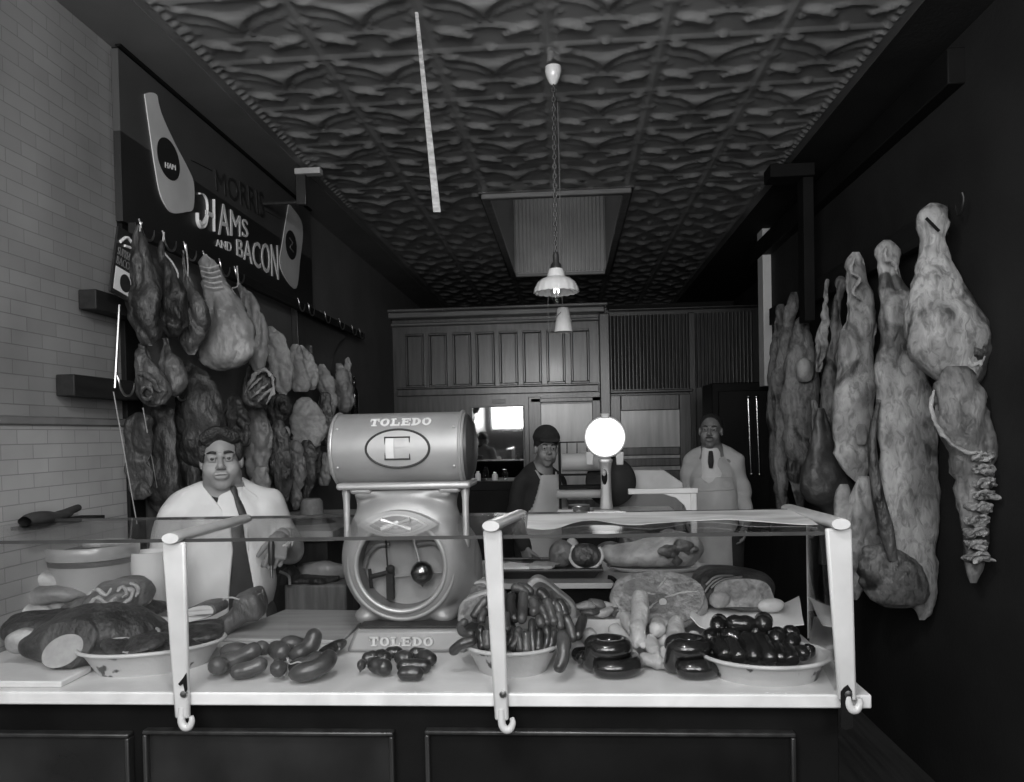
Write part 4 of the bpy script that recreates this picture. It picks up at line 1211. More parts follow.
# open chest piece with rib bones
o, y = hang('hanging_meat_cut', 'opened chest piece with pale rib bones hanging under the large pale shoulder', 'meat', G4, [(364, 246, 262), (378, 243, 276), (394, 243, 273), (408, 248, 267)], M_lean, X=-1.6, thick=.5)
obj('fat_edge', ragged([at(246, 392, y - .05), at(252, 377, y - .08), at(262, 370, y - .09), at(272, 376, y - .08), at(273, 390, y - .07), at(267, 404, y - .06)], .010, amp=.9), M_fat, o)
for a, b in (((252, 398), (268, 384)), ((249, 390), (262, 377)), ((258, 402), (272, 388))): obj('rib', ragged([at(*a, y - .07), at((a[0] + b[0]) / 2, (a[1] + b[1]) / 2 - 1, y - .085), at(*b, y - .07)], .006), M_paleham, o)
o = obj('hanging_meat_cut', blob(at(285, 433, 4.5), (.032, .03, .04), amp=.004, seed=3), M_bone); tag(o, 'knobbly pale joint bone end among the dark plucks', 'meat', G4)

# right hand rail: sides and quarters
G5 = 'carcasses on the right wall rail'
o, y1 = hang('hanging_carcass', 'largest beef hindquarter with a round haunch, nearest on the right rail', 'carcass', G5, [(203, 927, 941), (211, 920, 947), (224, 919, 948), (238, 921, 945), (250, 920, 946), (262, 917, 950), (280, 913, 958), (300, 909, 970), (320, 907, 985), (335, 905, 992), (348, 908, 992), (360, 913, 985), (374, 927, 983), (383, 940, 980), (390, 955, 974)], M_carc, X=1.47, thick=.62, maxb=.16, n=44)
obj('shank_wire', tube([at(926, 218, y1 - .07), at(933, 225, y1 - .075), at(939, 231, y1 - .07)], .006, 8), M_black, o)
obj('socket', blob(at(976, 352, y1 - .05), (.038, .04, .042), amp=.014, ns=26), M_lean, o)
obj('socket_rim', ragged([at(975 + 9 * math.cos(a), 353 + 12 * math.sin(a), y1 - .075) for a in np.linspace(0.2, 5.0, 16)], .008, amp=.7), M_fat, o)
o, y2 = hang('hanging_carcass', 'lower loin and spine piece with exposed vertebrae below the largest hindquarter', 'carcass', G5, [(366, 940, 974), (385, 934, 982), (405, 932, 987), (425, 936, 993), (440, 944, 996), (455, 950, 994), (480, 954, 992), (520, 958, 990), (555, 964, 986), (583, 968, 979)], M_carc2, X=1.53, thick=.4, maxb=.1, n=40, dy=.02)
for i in range(9):
    py = 458 + i * 12.5; px = 981 + 3 * math.sin(i * .8) - max(0, i - 5) * 1.2
    v = obj('vertebra', join(blob(at(px, py, y2 - .045), (.036, .04, .0155), rot(y=.25 * math.sin(i * 2)), amp=.012, ns=32, seed=i, power=3), ragged([at(px - 9, py + 3, y2 - .07), at(px - 2, py - 3, y2 - .085), at(px + 8, py - 4, y2 - .075), at(px + 11, py + 2, y2 - .06)], .007, seed=i, amp=.8)), M_vert, o)
obj('fat_rim', ragged([at(934, 390, y2 - .07), at(931, 405, y2 - .09), at(936, 424, y2 - .095), at(948, 440, y2 - .09), at(965, 452, y2 - .09), at(982, 452, y2 - .09)], .008), M_fat, o)
o, y3 = hang('hanging_carcass', 'long pale side of beef second from the front on the right rail', 'carcass', G5, [(240, 881, 893), (250, 878, 901), (268, 880, 901), (285, 880, 905), (297, 880, 911), (320, 880, 914), (345, 880, 911), (362, 879, 919), (385, 878, 930), (420, 877, 934), (460, 877, 936), (500, 878, 937), (540, 884, 938), (570, 890, 939), (598, 903, 938), (612, 914, 934), (620, 917, 927)], M_carc, X=1.485, thick=.42, maxb=.12, n=50)
obj('flank_edge', tube([at(879, 400, y3 - .05), at(872, 440, y3 - .09), at(877, 490, y3 - .10), at(886, 530, y3 - .1), at(893, 560, y3 - .1)], [.010, .018, .026, .034, .02], 10, 30), M_lean, o)
obj('shank_fold', ragged([at(886, 246, y3 - .07), at(885, 258, y3 - .075), at(893, 262, y3 - .075), at(898, 274, y3 - .06)], .009), M_fat, o)
obj('lower_flap', body([(545, 862, 890), (560, 859, 915), (580, 860, 925), (598, 868, 926), (608, 880, 915)], Y=y3 - .05, thick=.4)[0], M_carc3, o)
o, y4 = hang('hanging_carcass', 'third side on the right rail with a twisted shank and a square cut pale patch', 'carcass', G5, [(252, 850, 862), (262, 847, 867), (280, 846, 868), (298, 845, 871), (315, 846, 876), (335, 839, 877), (360, 836, 875), (400, 834, 874), (440, 833, 873), (465, 838, 872), (482, 852, 868)], M_carc, X=1.47, thick=.42, n=40)
obj('shank_fold', ragged([at(854, 258, y4 - .07), at(851, 272, y4 - .08), at(860, 278, y4 - .08), at(853, 292, y4 - .08), at(862, 300, y4 - .07)], .009), M_fat, o)
obj('stamped_patch', body([(424, 857, 866), (434, 856, 867), (445, 857, 866)], Y=y4 - .085, thick=.2, amp=.002, power=6)[0], M_fat, o)
o, y = hang('hanging_carcass', 'pale rump piece hanging below the third side behind the right enamel post', 'carcass', G5, [(476, 856, 872), (500, 852, 878), (525, 846, 881), (550, 842, 880), (575, 841, 872), (600, 846, 860)], M_carc, X=1.42, thick=.5)
o, y = hang('hanging_carcass', 'pale bare hock hanging behind the arm of the right enamel post', 'carcass', G5, [(484, 838, 850), (500, 834, 851), (520, 833, 852), (545, 836, 852)], M_fat, X=1.33, thick=.6, amp=.006)
o, y = hang('hanging_offal', 'smooth very dark liver like flap in front of the third side', 'meat', G5, [(408, 816, 826), (430, 812, 831), (452, 808, 838), (472, 801, 849), (488, 800, 856), (500, 806, 857), (510, 822, 851), (522, 824, 840)], M_liver, X=1.36, thick=.45, amp=.008)
o, y = hang('hanging_carcass', 'thin shank with a lumpy pale fat cluster, fourth on the right rail', 'carcass', G5, [(279, 825, 830), (300, 822, 829), (322, 819, 828), (340, 815, 828), (358, 813, 826), (372, 815, 822)], M_carc, X=1.485, thick=.7, amp=.02)
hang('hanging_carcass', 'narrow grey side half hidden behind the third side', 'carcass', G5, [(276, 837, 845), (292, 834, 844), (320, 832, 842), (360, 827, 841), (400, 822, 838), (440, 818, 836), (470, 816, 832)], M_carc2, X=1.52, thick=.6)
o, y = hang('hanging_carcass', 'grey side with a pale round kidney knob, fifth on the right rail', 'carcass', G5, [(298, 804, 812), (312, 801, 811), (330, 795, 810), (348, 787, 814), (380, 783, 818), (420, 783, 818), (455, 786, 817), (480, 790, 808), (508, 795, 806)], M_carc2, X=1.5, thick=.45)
obj('kidney_knob', blob(at(805, 371, y - .10), (.055, .045, .075), amp=.008, power=2.6), M_fat, o)
obj('loose_strip', body([(400, 810, 817), (430, 812, 819), (450, 808, 817), (478, 801, 808), (488, 802, 805)], Y=y - .12, thick=.5)[0], M_carc, o)
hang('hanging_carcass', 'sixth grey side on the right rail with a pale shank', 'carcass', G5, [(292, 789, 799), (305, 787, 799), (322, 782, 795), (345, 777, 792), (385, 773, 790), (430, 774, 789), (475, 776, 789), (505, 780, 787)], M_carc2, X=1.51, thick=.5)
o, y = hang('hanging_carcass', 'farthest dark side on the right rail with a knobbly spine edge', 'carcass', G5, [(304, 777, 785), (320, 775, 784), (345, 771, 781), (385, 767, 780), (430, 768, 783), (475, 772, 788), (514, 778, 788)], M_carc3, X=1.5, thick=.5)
for i in range(8): obj('vertebra', blob(at(775 + i * .9, 405 + i * 12, y - .07), (.02, .02, .02), amp=.004, seed=i, seg=12, rings=8), M_carc2, o)
# ------------------------------------------------------------------ people
from mathutils.bvhtree import BVHTree
M_skin = mat('skin', .23, .28, rough=.5, scale=9)
M_hair = mat('dark_hair', .012, .03, rough=.55, scale=60, bump=.5, bscale=90)
M_coat = mat('white_cotton', .60, .68, rough=.85, scale=5, bump=.12, bscale=18)
M_coat2 = mat('worn_cotton', .36, .46, rough=.85, scale=5, bump=.15, bscale=16)
M_apron = mat('apron_cotton', .46, .54, rough=.85, scale=5, bump=.12, bscale=14)
M_dcloth = mat('dark_wool', .018, .028, rough=.9, scale=20)
M_jacket = mat('dark_jacket', .018, .03, rough=.9, scale=12, bump=.1, bscale=20)
M_shirt = mat('white_collar', .6, .66, rough=.8, scale=10)
M_eye = mat('dark_eye', .015, rough=.2)
M_lip = mat('lip', .05, .07, rough=.5, scale=20)


def add_head(f, c, R, s=1.0, jaw=1.0):
    T = lambda x, y, z: np.array(Vector(c) + R @ Vector((x * s, y * s, z * s)))
    E = lambda p, r, k, sub=False: f.ell(T(*p), [v * s for v in r], k * s, sub, R)
    C = lambda a, b, ra, rb, k, sub=False: f.cone(T(*a), T(*b), ra * s, rb * s, k * s, sub)
    E((0, .02, .035), (.073, .090, .083), .01)
    E((0, -.02, -.045), (.056 * jaw, .064, .066), .03)
    E((0, -.052, -.093), (.026 * jaw, .022, .02), .02)
    for q in (-1, 1):
        E((q * .04 * jaw, -.05, -.03), (.026, .03, .034), .02)
        E((q * .052 * jaw, -.005, -.06), (.016, .035, .03), .02)
        E((q * .031, -.098, .012), (.017, .017, .011), .012, True)
        E((q * .031, -.073, .012), (.0145, .012, .0105), .003)
        C((q * .012, -.085, .036), (q * .052, -.073, .034), .0075, .006, .015)
        C((q * .018, -.080, .0215), (q * .045, -.075, .020), .0048, .004, .008)
        C((q * .02, -.080, .002), (q * .043, -.076, .003), .0035, .003, .008)
        E((q * .076, .012, -.002), (.010, .021, .031), .008)
        E((q * .012, -.094, -.024), (.010, .011, .008), .006)
    C((0, -.083, .022), (0, -.108, -.016), .009, .0125, .012)
    E((0, -.085, -.055), (.027, .011, .016), .014)
    C((-.021, -.0895, -.0478), (.021, -.0895, -.0478), .0030, .0030, .006)
    C((-.014, -.0865, -.0605), (.014, -.0865, -.0605), .004, .004, .01)
    C((-.025, -.099, -.0537), (.025, -.099, -.0537), .004, .004, .003, True)
    C((-.008, -.100, -.033), (-.006, -.0985, -.043), .003, .003, .006, True)
    C((0, .025, -.05), (0, .045, -.15), .05, .056, .02)
    return T


def add_hand(f, w, d, n, s, curl=(.5, .7, .5), sc=1.0, thumb=(.75, .45, .35)):
    """palm and five fingers: w wrist, d finger direction, n palm side, s thumb side"""
    w, d, n, s = (Vector(v) for v in (w, d, n, s))
    d.normalize(); s = (s - d * s.dot(d)).normalized(); n = d.cross(s) * (1 if d.cross(s).dot(n) > 0 else -1)
    R = Matrix((s, d, n)).transposed()
    f.rbox(w + d * .045 * sc, (.039 * sc, .048 * sc, .0135 * sc), .012, .01, False, R)
    for i, (ln, off) in enumerate(((.96, .030), (1.06, .0105), (1.0, -.009), (.8, -.028))):
        p = w + d * (.086 - .006 * (i == 3)) * sc + s * off * sc
        an = 0
        for L, r, c in ((.044, .0088, curl[0]), (.027, .0080, curl[1]), (.021, .0070, curl[2])):
            an += c * (1 + .08 * i)
            q = p + (d * math.cos(an) + n * math.sin(an)) * L * ln * sc
            f.cone(p, q, r * sc, (r - .0007) * sc, .004)
            p = q
    p = w + d * .02 * sc + s * .03 * sc
    t = (d * thumb[0] + s * thumb[1] + n * thumb[2]).normalized()
    q = p + t * .045 * sc; f.cone(p, q, .0135 * sc, .011 * sc, .008)
    t2 = (t + n * .35 + d * .3).normalized(); f.cone(q, q + t2 * .032 * sc, .0105 * sc, .0085 * sc, .004)


class Man:
    def __init__(self, loc, yaw, label):
        self.root = thing('person', loc, label, 'person')
        self.loc = Vector(loc); self.R = Matrix.Rotation(yaw, 3, 'Z')
        self.geo = {}

    def put(self, name, g, m, par=None, angle=70):
        v = np.array([tuple(p) for p in g[0]], float) @ np.array(self.R).T + np.array(self.loc)
        self.geo[name] = (v, g[1])
        return obj(name, (v, g[1]), m, par or self.root, angle=angle)

    def bvh(self, name):
        v, f = self.geo[name]
        return BVHTree.FromPolygons([tuple(p) for p in v], f)

    def drape(self, name, poly, on_, m, th=.004, par=None, n=None):
        """cloth piece lying on the surface of another garment, with real thickness"""
        b = self.bvh(on_)
        pts = spline(poly + [poly[0]], n or len(poly) * 4)[:-1]
        c = np.mean(pts, 0); V = []; K = len(pts)
        def hit(p):
            d = ray(*p).normalized()
            h = b.ray_cast(EYE, d)
            return (h[0], h[1]) if h[0] is not None else (None, None)
        last = hit(c)[0] or at(c[0], c[1], self.loc.y)
        rings = [1, .8, .6, .4, .2]
        def place(p):
            nonlocal last
            h, nn = hit(p)
            if h is None or (h - last).length > .15:
                h = EYE + ray(*p) * ((last - EYE).dot(CF) / ray(*p).dot(CF))
            last = h
            return h
        for r in rings:
            for p in pts: V.append(place(c + (np.array(p) - c) * r))
        V.append(place(c))
        top = [v + (EYE - v).normalized() * th for v in V]
        allv = top + [v + (v - EYE).normalized() * .004 for v in V[:K]]
        F_ = []
        for i in range(len(rings) - 1):
            for k in range(K):
                l = (k + 1) % K; F_.append((i * K + k, i * K + l, (i + 1) * K + l, (i + 1) * K + k))
        e = len(rings) * K
        for k in range(K):
            l = (k + 1) % K
            F_.append(((len(rings) - 1) * K + k, (len(rings) - 1) * K + l, e)); F_.append((k, len(top) + k, len(top) + l, l))
        return obj(name, (allv, F_), m, par or self.root, angle=60)

    def line(self, name, pts, on_, r, m, par=None):
        b = self.bvh(on_); V = []
        for p in spline(pts, max(8, len(pts) * 4)):
            h = b.ray_cast(EYE, ray(*p).normalized())[0]
            if h is not None: V.append(h + (EYE - h).normalized() * r * .3)
        return obj(name, tube(V, r, 6), m, par or self.root) if len(V) > 2 else None


def face_parts(man, T, s=1.0, brow=.006, moustache=False, look=0.0):
    for q in (-1, 1):
        e = man.put('eye', blob(T(q * .031 + look, -.0835, .0118), (.0072 * s, .0032 * s, .0062 * s), seg=12, rings=8), M_eye)
        man.put('eyebrow', tube([T(q * .014, -.0965, .0345), T(q * .032, -.0925, .0385), T(q * .050, -.083, .034)], [brow * s, brow * s * 1.1, brow * .5 * s], 8, 10), M_hair)
    man.put('mouth', tube([T(-.0235, -.0915, -.0530), T(-.008, -.0978, -.0515), T(.008, -.0978, -.0515), T(.0235, -.0915, -.0530)], [.0012 * s, .0026 * s, .0026 * s, .0012 * s], 6, 12), M_lip)
    if moustache:
        man.put('moustache', tube([T(-.026, -.091, -.047), T(-.010, -.0975, -.041), T(.010, -.0975, -.041), T(.026, -.091, -.047)], [.002 * s, .0055 * s, .0055 * s, .002 * s], 8, 14), M_hair)


def legs(f, tro, x=.1, hip=.9):
    for q in (-1, 1):
        f.cone((q * x, .03, hip), (q * x, .02, .48), .078, .052, .02); f.cone((q * x, .02, .48), (q * x, .05, .09), .05, .036, .01)
        f.rbox((q * x, -.03, .05), (.04, .11, .035), .03, .02)
        tro.cone((q * x, .03, hip), (q * x, .02, .48), .105, .085, .03); tro.cone((q * x, .02, .48), (q * x, .04, .10), .084, .082, .01)


def fold(D, X, Y, Z, pats):
    o = D
    for (ax, ay, az, ph, a) in pats:
        o = o + a * np.sin(ax * X + ay * Y + az * Z + ph)
    return o


# ---- the butcher in the white coat on the left
p = at(222, 458, 3.17)
m1 = Man((p.x, 3.17, 0), .36, 'dark haired person in an open white coat, vest and tie behind the counter')
HZ = p.z - .012
f = Field((-.40, -.42, .0), (.40, .24, HZ + .15), .0042)
tro = Field((-.3, -.2, 0), (.3, .25, 1.05), .012)
Rh = rot(z=.03, y=-.03)
T1_ = add_head(f, (.0, -.035, HZ), Rh, 1.03, 1.12)
f.cone((0, .03, HZ - .16), (0, .03, .95), .10, .12, .05, sy=.75); f.cone((-.17, .03, HZ - .22), (.17, .03, HZ - .22), .06, .06, .06)
f.ell((0, .02, 1.2), (.17, .11, .26), .05); f.ell((0, .02, .95), (.16, .11, .14), .05)
EL, ER = Vector((-.255, .05, 1.13)), Vector((.262, .06, 1.17))
WL, WR = Vector((-.22, -.10, 1.00)), Vector((.222, -.165, 1.245))
WR_ = WR
f.cone((-.19, .03, HZ - .22), EL, .055, .045, .02); f.cone(EL, WL, .043, .030, .01)
f.cone((.19, .03, HZ - .22), ER, .055, .045, .02); f.cone(ER, WR, .043, .030, .01)
add_hand(f, WL, (.3, -.8, -.4), (.2, .2, -.9), (.9, -.2, .1), (.3, .4, .3))
add_hand(f, WR, (-.12, -.62, -.75), (-.4, .35, -.5), (-.8, -.1, .45), (.85, 1.15, .8), 1.06, (.5, .3, .8))
legs(f, tro)
m1.put('body', f.mesh(), M_skin)
face_parts(m1, T1_, 1.03, .0046)
# curly hair
h = Field((-.14, -.16, HZ - .08), (.14, .14, HZ + .18), .005)
h.ell(np.array(T1_(0, .034, .058)), (.084, .094, .078), .01, R=Rh)
for q in (-1, 1):
    h.ell(T1_(q * .071, .0, .04), (.016, .034, .045), .02); h.cone(T1_(q * .02, -.06, .115), T1_(q * .055, -.045, .095), .026, .024, .02)
h.ell(T1_(0, -.085, .05), (.058, .045, .044), .015, True)
h.func(lambda D, X, Y, Z: D + .005 * np.sin(70 * X + 20 * Z) * np.sin(75 * Y + 10) * np.sin(65 * Z + 30 * X) - .001)
m1.put('hair', h.mesh(), M_hair)
# coat
c = Field((-.40, -.34, .55), (.40, .26, HZ - .02), .0062)
c.ell((0, .025, 1.24), (.205, .145, .24), .03); c.cone((0, .03, 1.2), (0, .03, .60), .165, .215, .08, sy=.8); c.ell((0, -.03, 1.06), (.19, .15, .2), .06)
for q, E_, W_ in ((-1, EL, WL), (1, ER, WR)):
    c.cone((q * .055, .035, HZ - .135), (q * .17, .03, HZ - .205), .060, .076, .025)
    c.cone((q * .178, .03, HZ - .215), E_, .076, .068, .02)
    c.cone(E_, Vector(E_).lerp(Vector(W_), .9), .067, .056, .012)
    c.cone(Vector(E_).lerp(Vector(W_), .86), Vector(E_).lerp(Vector(W_), 1.1), .045, .047, .004, True)
c.cone((0, .02, HZ - .16), (0, .0, HZ), .070, .075, .01, True)
zs = [.5, 1.0, 1.2, 1.30, 1.37, 1.44, 1.6]
xl, xr2 = [.0, .022, .042, .034, .0, -.058, -.11], [.15, .125, .094, .082, .076, .064, .06]
def slit(D, X, Y, Z):
    a = np.interp(Z, zs, xl); b = np.interp(Z, zs, xr2)
    d = np.maximum(np.maximum(a - X, X - b), Y - .02)
    D = fold(D, X, Y, Z, ((18, 30, 26, 0, .0045), (34, -10, -20, 1, .003), (60, 20, 9, 2, .0016), (-28, 14, 44, 3, .002)))
    return np.maximum(D, -d)
c.func(slit)
m1.put('coat', c.mesh(), M_coat)
v = Field((-.3, -.3, .75), (.3, .22, HZ - .08), .007)
v.ell((0, .022, 1.24), (.185, .128, .235), .03); v.cone((0, .03, 1.2), (0, .03, .8), .145, .185, .08, sy=.78); v.ell((0, -.028, 1.06), (.17, .135, .19), .06)
v.cone((0, .03, HZ - .14), (0, .03, 1.3), .10, .14, .03, sy=.75)
v.func(lambda D, X, Y, Z: np.maximum(D, -np.maximum(np.abs(X - .045) - np.interp(Z, [1.35, HZ - .10], [.0, .042]), Y - .02)))
m1.put('vest', v.mesh(), M_dcloth)
sh = Field((-.15, -.2, 1.2), (.17, .15, HZ - .03), .005)
sh.cone((0.02, .015, HZ - .165), (0.02, .0, HZ - .24), .088, .112, .02, sy=1.0); sh.cone((0, .03, HZ - .165), (.0, .012, HZ - .105), .076, .068, .006)
sh.cone((0, .012, HZ - .13), (0, .0, HZ - .0), .055, .058, .006, True)
m1.put('shirt', sh.mesh(), M_shirt)
def fr(b, px, py, o=.004):
    h = m1.bvh(b).ray_cast(EYE, ray(px, py).normalized())[0]
    return h + (EYE - h).normalized() * o if h else at(px, py, 2.95)
tie = [fr('shirt', x, y, .006) for x, y in ((232.5, 486), (234, 490), (236, 496), (239.5, 505), (243, 515))]
obj('necktie', tube(tie, [.012, .016, .011, .017, .018], 10, 18, flat=.5), mat('dark_tie', .02, .05, rough=.6, scale=50), m1.root)
m1.drape('lapel', [(213, 477), (217, 486), (226, 499), (240, 516), (246, 524), (236, 516), (224, 507), (219, 508), (221, 498), (208, 488)], 'coat', M_coat, .007)
m1.drape('lapel', [(239, 480), (246, 488), (258, 497), (254, 502), (257, 506), (252, 519), (247, 505), (243, 494)], 'coat', M_coat, .006)
m1.line('seam', [(247, 528), (247.5, 560), (242, 607)], 'coat', .004, M_coat)
m1.put('trousers', tro.mesh(), M_dcloth)
# the steel he holds
hp = Vector(m1.loc) + m1.R @ (WR_ + Vector((-.03, -.068, -.05)))
root = thing('sharpening_steel', hp, 'short dark handled steel held in the hand of the butcher in the white coat', 'tool')
ds = Vector((.02, -.10, -.9)).normalized()
obj('handle', tube([hp - ds * .05, hp - ds * .03, hp + ds * .03, hp + ds * .05], [.010, .014, .013, .010], 12), mat('dark_handle', .02, rough=.4), root)
obj('blade', tube([hp + ds * .045, hp + ds * .10], [.006, .004], 10), M_steel, root)

# ---- the man in a dark cap and bib apron
p = at(545, 450, 5.25)
m2 = Man((p.x - .02, 5.25, 0), .72, 'person in a dark cap, dark jacket and pale bib apron')
HZ = p.z - .0
f = Field((-.34, -.36, .0), (.34, .22, HZ + .15), .006)
tro = Field((-.3, -.2, 0), (.3, .25, 1.05), .015)
Rh = rot(z=-.48, y=.06)
T2_ = add_head(f, (.0, -.045, HZ), Rh, .97, .95)
f.cone((0, .03, HZ - .16), (0, .03, .95), .09, .11, .05, sy=.75); f.cone((-.15, .03, HZ - .23), (.15, .03, HZ - .23), .05, .05, .06); f.ell((0, .02, .95), (.14, .10, .14), .05)
EL, ER = Vector((-.205, .05, 1.14)), Vector((.195, .05, 1.13)); WL, WR = Vector((-.20, -.04, .90)), Vector((.19, -.09, .93))
for q, E_, W_ in ((-1, EL, WL), (1, ER, WR)):
    f.cone((q * .165, .03, HZ - .235), E_, .05, .042, .02); f.cone(E_, W_, .04, .029, .01)
add_hand(f, WL, (.1, -.3, -.9), (.8, 0, 0), (.1, -.9, .2), (.3, .4, .3)); add_hand(f, WR, (.1, -.9, -.3), (-.1, 0, -.9), (-.9, 0, 0), (.3, .5, .4))
legs(f, tro)
m2.put('body', f.mesh(), M_skin); face_parts(m2, T2_, .97, .0038)
h = Field((-.14, -.16, HZ - .1), (.14, .14, HZ + .14), .006)
h.ell(T2_(0, .04, .03), (.079, .088, .07), .01, R=Rh); h.ell(T2_(0, -.06, -.01), (.064, .075, .075), .01, True)
m2.put('hair', h.mesh(), M_hair)
h = Field((-.17, -.22, HZ - .02), (.17, .18, HZ + .2), .006)
h.ell(T2_(0, .015, .088), (.090, .104, .036), .01, R=Rh); h.ell(T2_(.01, .01, .104), (.066, .08, .026), .03, R=Rh)
h.cone(T2_(0, .02, .062), T2_(0, .02, .085), .083, .09, .01)
h.ell(T2_(0, -.1, .07), (.072, .05, .010), .012, R=rot(z=-.48, x=.25))
m2.put('cap', h.mesh(), M_dcloth)
c = Field((-.36, -.30, .62), (.36, .26, HZ - .06), .008)
c.ell((0, .03, 1.24), (.165, .115, .24), .02); c.cone((0, .03, 1.2), (0, .03, .7), .145, .165, .08, sy=.8)
for q, E_, W_ in ((-1, EL, WL), (1, ER, WR)):
    c.cone((q * .05, .035, HZ - .14), (q * .145, .03, HZ - .215), .048, .064, .02); c.cone((q * .155, .03, HZ - .23), E_, .062, .054, .012); c.cone(E_, Vector(E_).lerp(Vector(W_), .95), .053, .044, .01)
c.cone((0, .0, HZ - .18), (0, -.02, HZ), .062, .07, .01, True)
c.func(lambda D, X, Y, Z: fold(D, X, Y, Z, ((20, 30, 30, 0, .004), (40, -10, -24, 1, .003))))
m2.put('jacket', c.mesh(), M_jacket)
sh = Field((-.12, -.16, HZ - .24), (.12, .12, HZ - .06), .006)
sh.cone((0, .03, HZ - .17), (0, .015, HZ - .115), .078, .068, .006); sh.cone((0, .012, HZ - .13), (0, .0, HZ), .054, .058, .006, True)
m2.put('collar', sh.mesh(), M_jacket)
ap = Field((-.34, -.32, .4), (.34, .26, HZ - .16), .008)
ap.ell((0, .015, 1.22), (.172, .142, .25), .03); ap.cone((0, .018, 1.1), (0, .018, .42), .165, .20, .08, sy=.95)
def bib(D, X, Y, Z):
    w = np.interp(Z, [.4, 1.0, 1.12, 1.30, HZ - .18], [.3, .24, .165, .10, .075])
    cut = np.maximum(np.abs(X) - w, Y - np.interp(Z, [1.0, 1.15], [.10, .0]))
    D = fold(D, X, Y, Z, ((26, 0, 7, 0, .004), (44, 0, -8, 1, .003)))
    return np.maximum(np.maximum(D, cut), -(D + .02))
ap.func(bib)
m2.put('apron', ap.mesh(), M_apron)
for q in (-1, 1): m2.put('apron_strap', tube([(q * .07, -.085, HZ - .21), (q * .075, -.03, HZ - .14), (q * .05, .06, HZ - .10)], .010, 8, 12, flat=.4), M_apron)
m2.put('trousers', tro.mesh(), M_dcloth)

# ---- the man in a pale coat and apron on the right
p = at(711, 430, 5.5)
m3 = Man((p.x + .01, 5.5, 0), -.2, 'person in a pale coat, apron and dark tie standing at the back on the right')
HZ = p.z - .01
f = Field((-.40, -.30, .0), (.40, .24, HZ + .15), .006)
tro = Field((-.3, -.2, 0), (.3, .25, 1.05), .015)
Rh = rot(z=-.06, y=.04)
T3_ = add_head(f, (-.012, -.035, HZ), Rh, .97, .98)
f.cone((0, .03, HZ - .16), (0, .03, .95), .09, .11, .05, sy=.75); f.cone((-.14, .03, HZ - .22), (.14, .03, HZ - .22), .05, .05, .06); f.ell((0, .02, .95), (.15, .10, .14), .05)
EL, ER = Vector((-.20, .06, 1.22)), Vector((.205, .05, 1.20)); WL, WR = Vector((-.185, -.07, 1.06)), Vector((.215, -.05, 1.02))
for q, E_, W_ in ((-1, EL, WL), (1, ER, WR)):
    f.cone((q * .15, .03, HZ - .225), E_, .048, .04, .02); f.cone(E_, W_, .041, .029, .01)
add_hand(f, WL, (.1, -.25, -.9), (.8, 0, 0), (.1, -.9, .2), (.3, .4, .3)); add_hand(f, WR, (-.05, -.2, -.95), (-.8, 0, 0), (-.1, -.9, .2), (.3, .45, .3))
legs(f, tro)
m3.put('body', f.mesh(), mat('weathered_skin', .15, .19, rough=.5, scale=9)); face_parts(m3, T3_, .97, .0042, True)
h = Field((-.14, -.16, HZ - .1), (.14, .14, HZ + .16), .006)
h.ell(T3_(0, .035, .05), (.078, .088, .078), .01, R=Rh); h.ell(T3_(0, -.075, .02), (.062, .06, .075), .012, True); h.ell(T3_(0, .03, -.09), (.1, .1, .07), .01, True)
m3.put('hair', h.mesh(), M_hair)
c = Field((-.38, -.28, .55), (.38, .26, HZ - .06), .008)
c.ell((0, .025, 1.27), (.162, .12, .24), .02); c.cone((0, .03, 1.22), (0, .03, .56), .14, .17, .06, sy=.8)
for q, E_, W_ in ((-1, EL, WL), (1, ER, WR)):
    c.cone((q * .055, .035, HZ - .135), (q * .14, .03, HZ - .205), .050, .062, .02); c.cone((q * .148, .03, HZ - .215), E_, .060, .052, .012); c.cone(E_, Vector(E_).lerp(Vector(W_), .95), .052, .045, .01)
c.cone((0, -.005, HZ - .19), (0, -.03, HZ), .06, .07, .01, True)
c.func(lambda D, X, Y, Z: np.maximum(fold(D, X, Y, Z, ((22, 30, 34, 0, .0045), (45, -10, -30, 1, .003), (12, 0, 60, 2, .002))), -np.maximum(np.abs(X + .012) - np.interp(Z, [HZ - .27, HZ - .14], [0, .045]), Y)))
m3.put('coat', c.mesh(), M_coat2)
ap = Field((-.34, -.30, .42), (.34, .26, 1.34), .008)
ap.ell((0, .02, 1.24), (.165, .128, .25), .03); ap.cone((0, .022, 1.12), (0, .022, .44), .150, .18, .06, sy=.85)
def bib3(D, X, Y, Z):
    w = np.interp(Z, [.4, 1.0, 1.14, 1.34], [.3, .26, .17, .125])
    cut = np.maximum(np.maximum(np.abs(X) - w, Y - np.interp(Z, [1.0, 1.15], [.10, .0])), Z - 1.325)
    D = fold(D, X, Y, Z, ((26, 0, 7, 0, .004), (44, 0, -8, 1, .003)))
    return np.maximum(np.maximum(D, cut), -(D + .02))
ap.func(bib3)
m3.put('apron', ap.mesh(), M_coat2)
m3.line('apron_string', [(692, 489), (702, 491), (713, 490.5), (724, 490), (734, 489)], 'apron', .006, M_coat2)
sh = Field((-.13, -.2, HZ - .36), (.13, .12, HZ - .06), .006)
sh.cone((-.01, .03, HZ - .17), (-.012, .012, HZ - .115), .078, .068, .006); sh.cone((-.012, .012, HZ - .13), (-.012, .0, HZ), .054, .058, .006, True); sh.cone((-.01, .01, HZ - .17), (-.01, .0, HZ - .32), .075, .105, .02)
m3.put('shirt', sh.mesh(), M_shirt)
m3.put('necktie', tube([(-.012, -.088, HZ - .135), (-.012, -.10, HZ - .165), (-.012, -.112, HZ - .21), (-.012, -.12, HZ - .25)], [.013, .017, .02, .012], 8, 12, flat=.5), M_dcloth)
m3.put('trousers', tro.mesh(), M_dcloth)
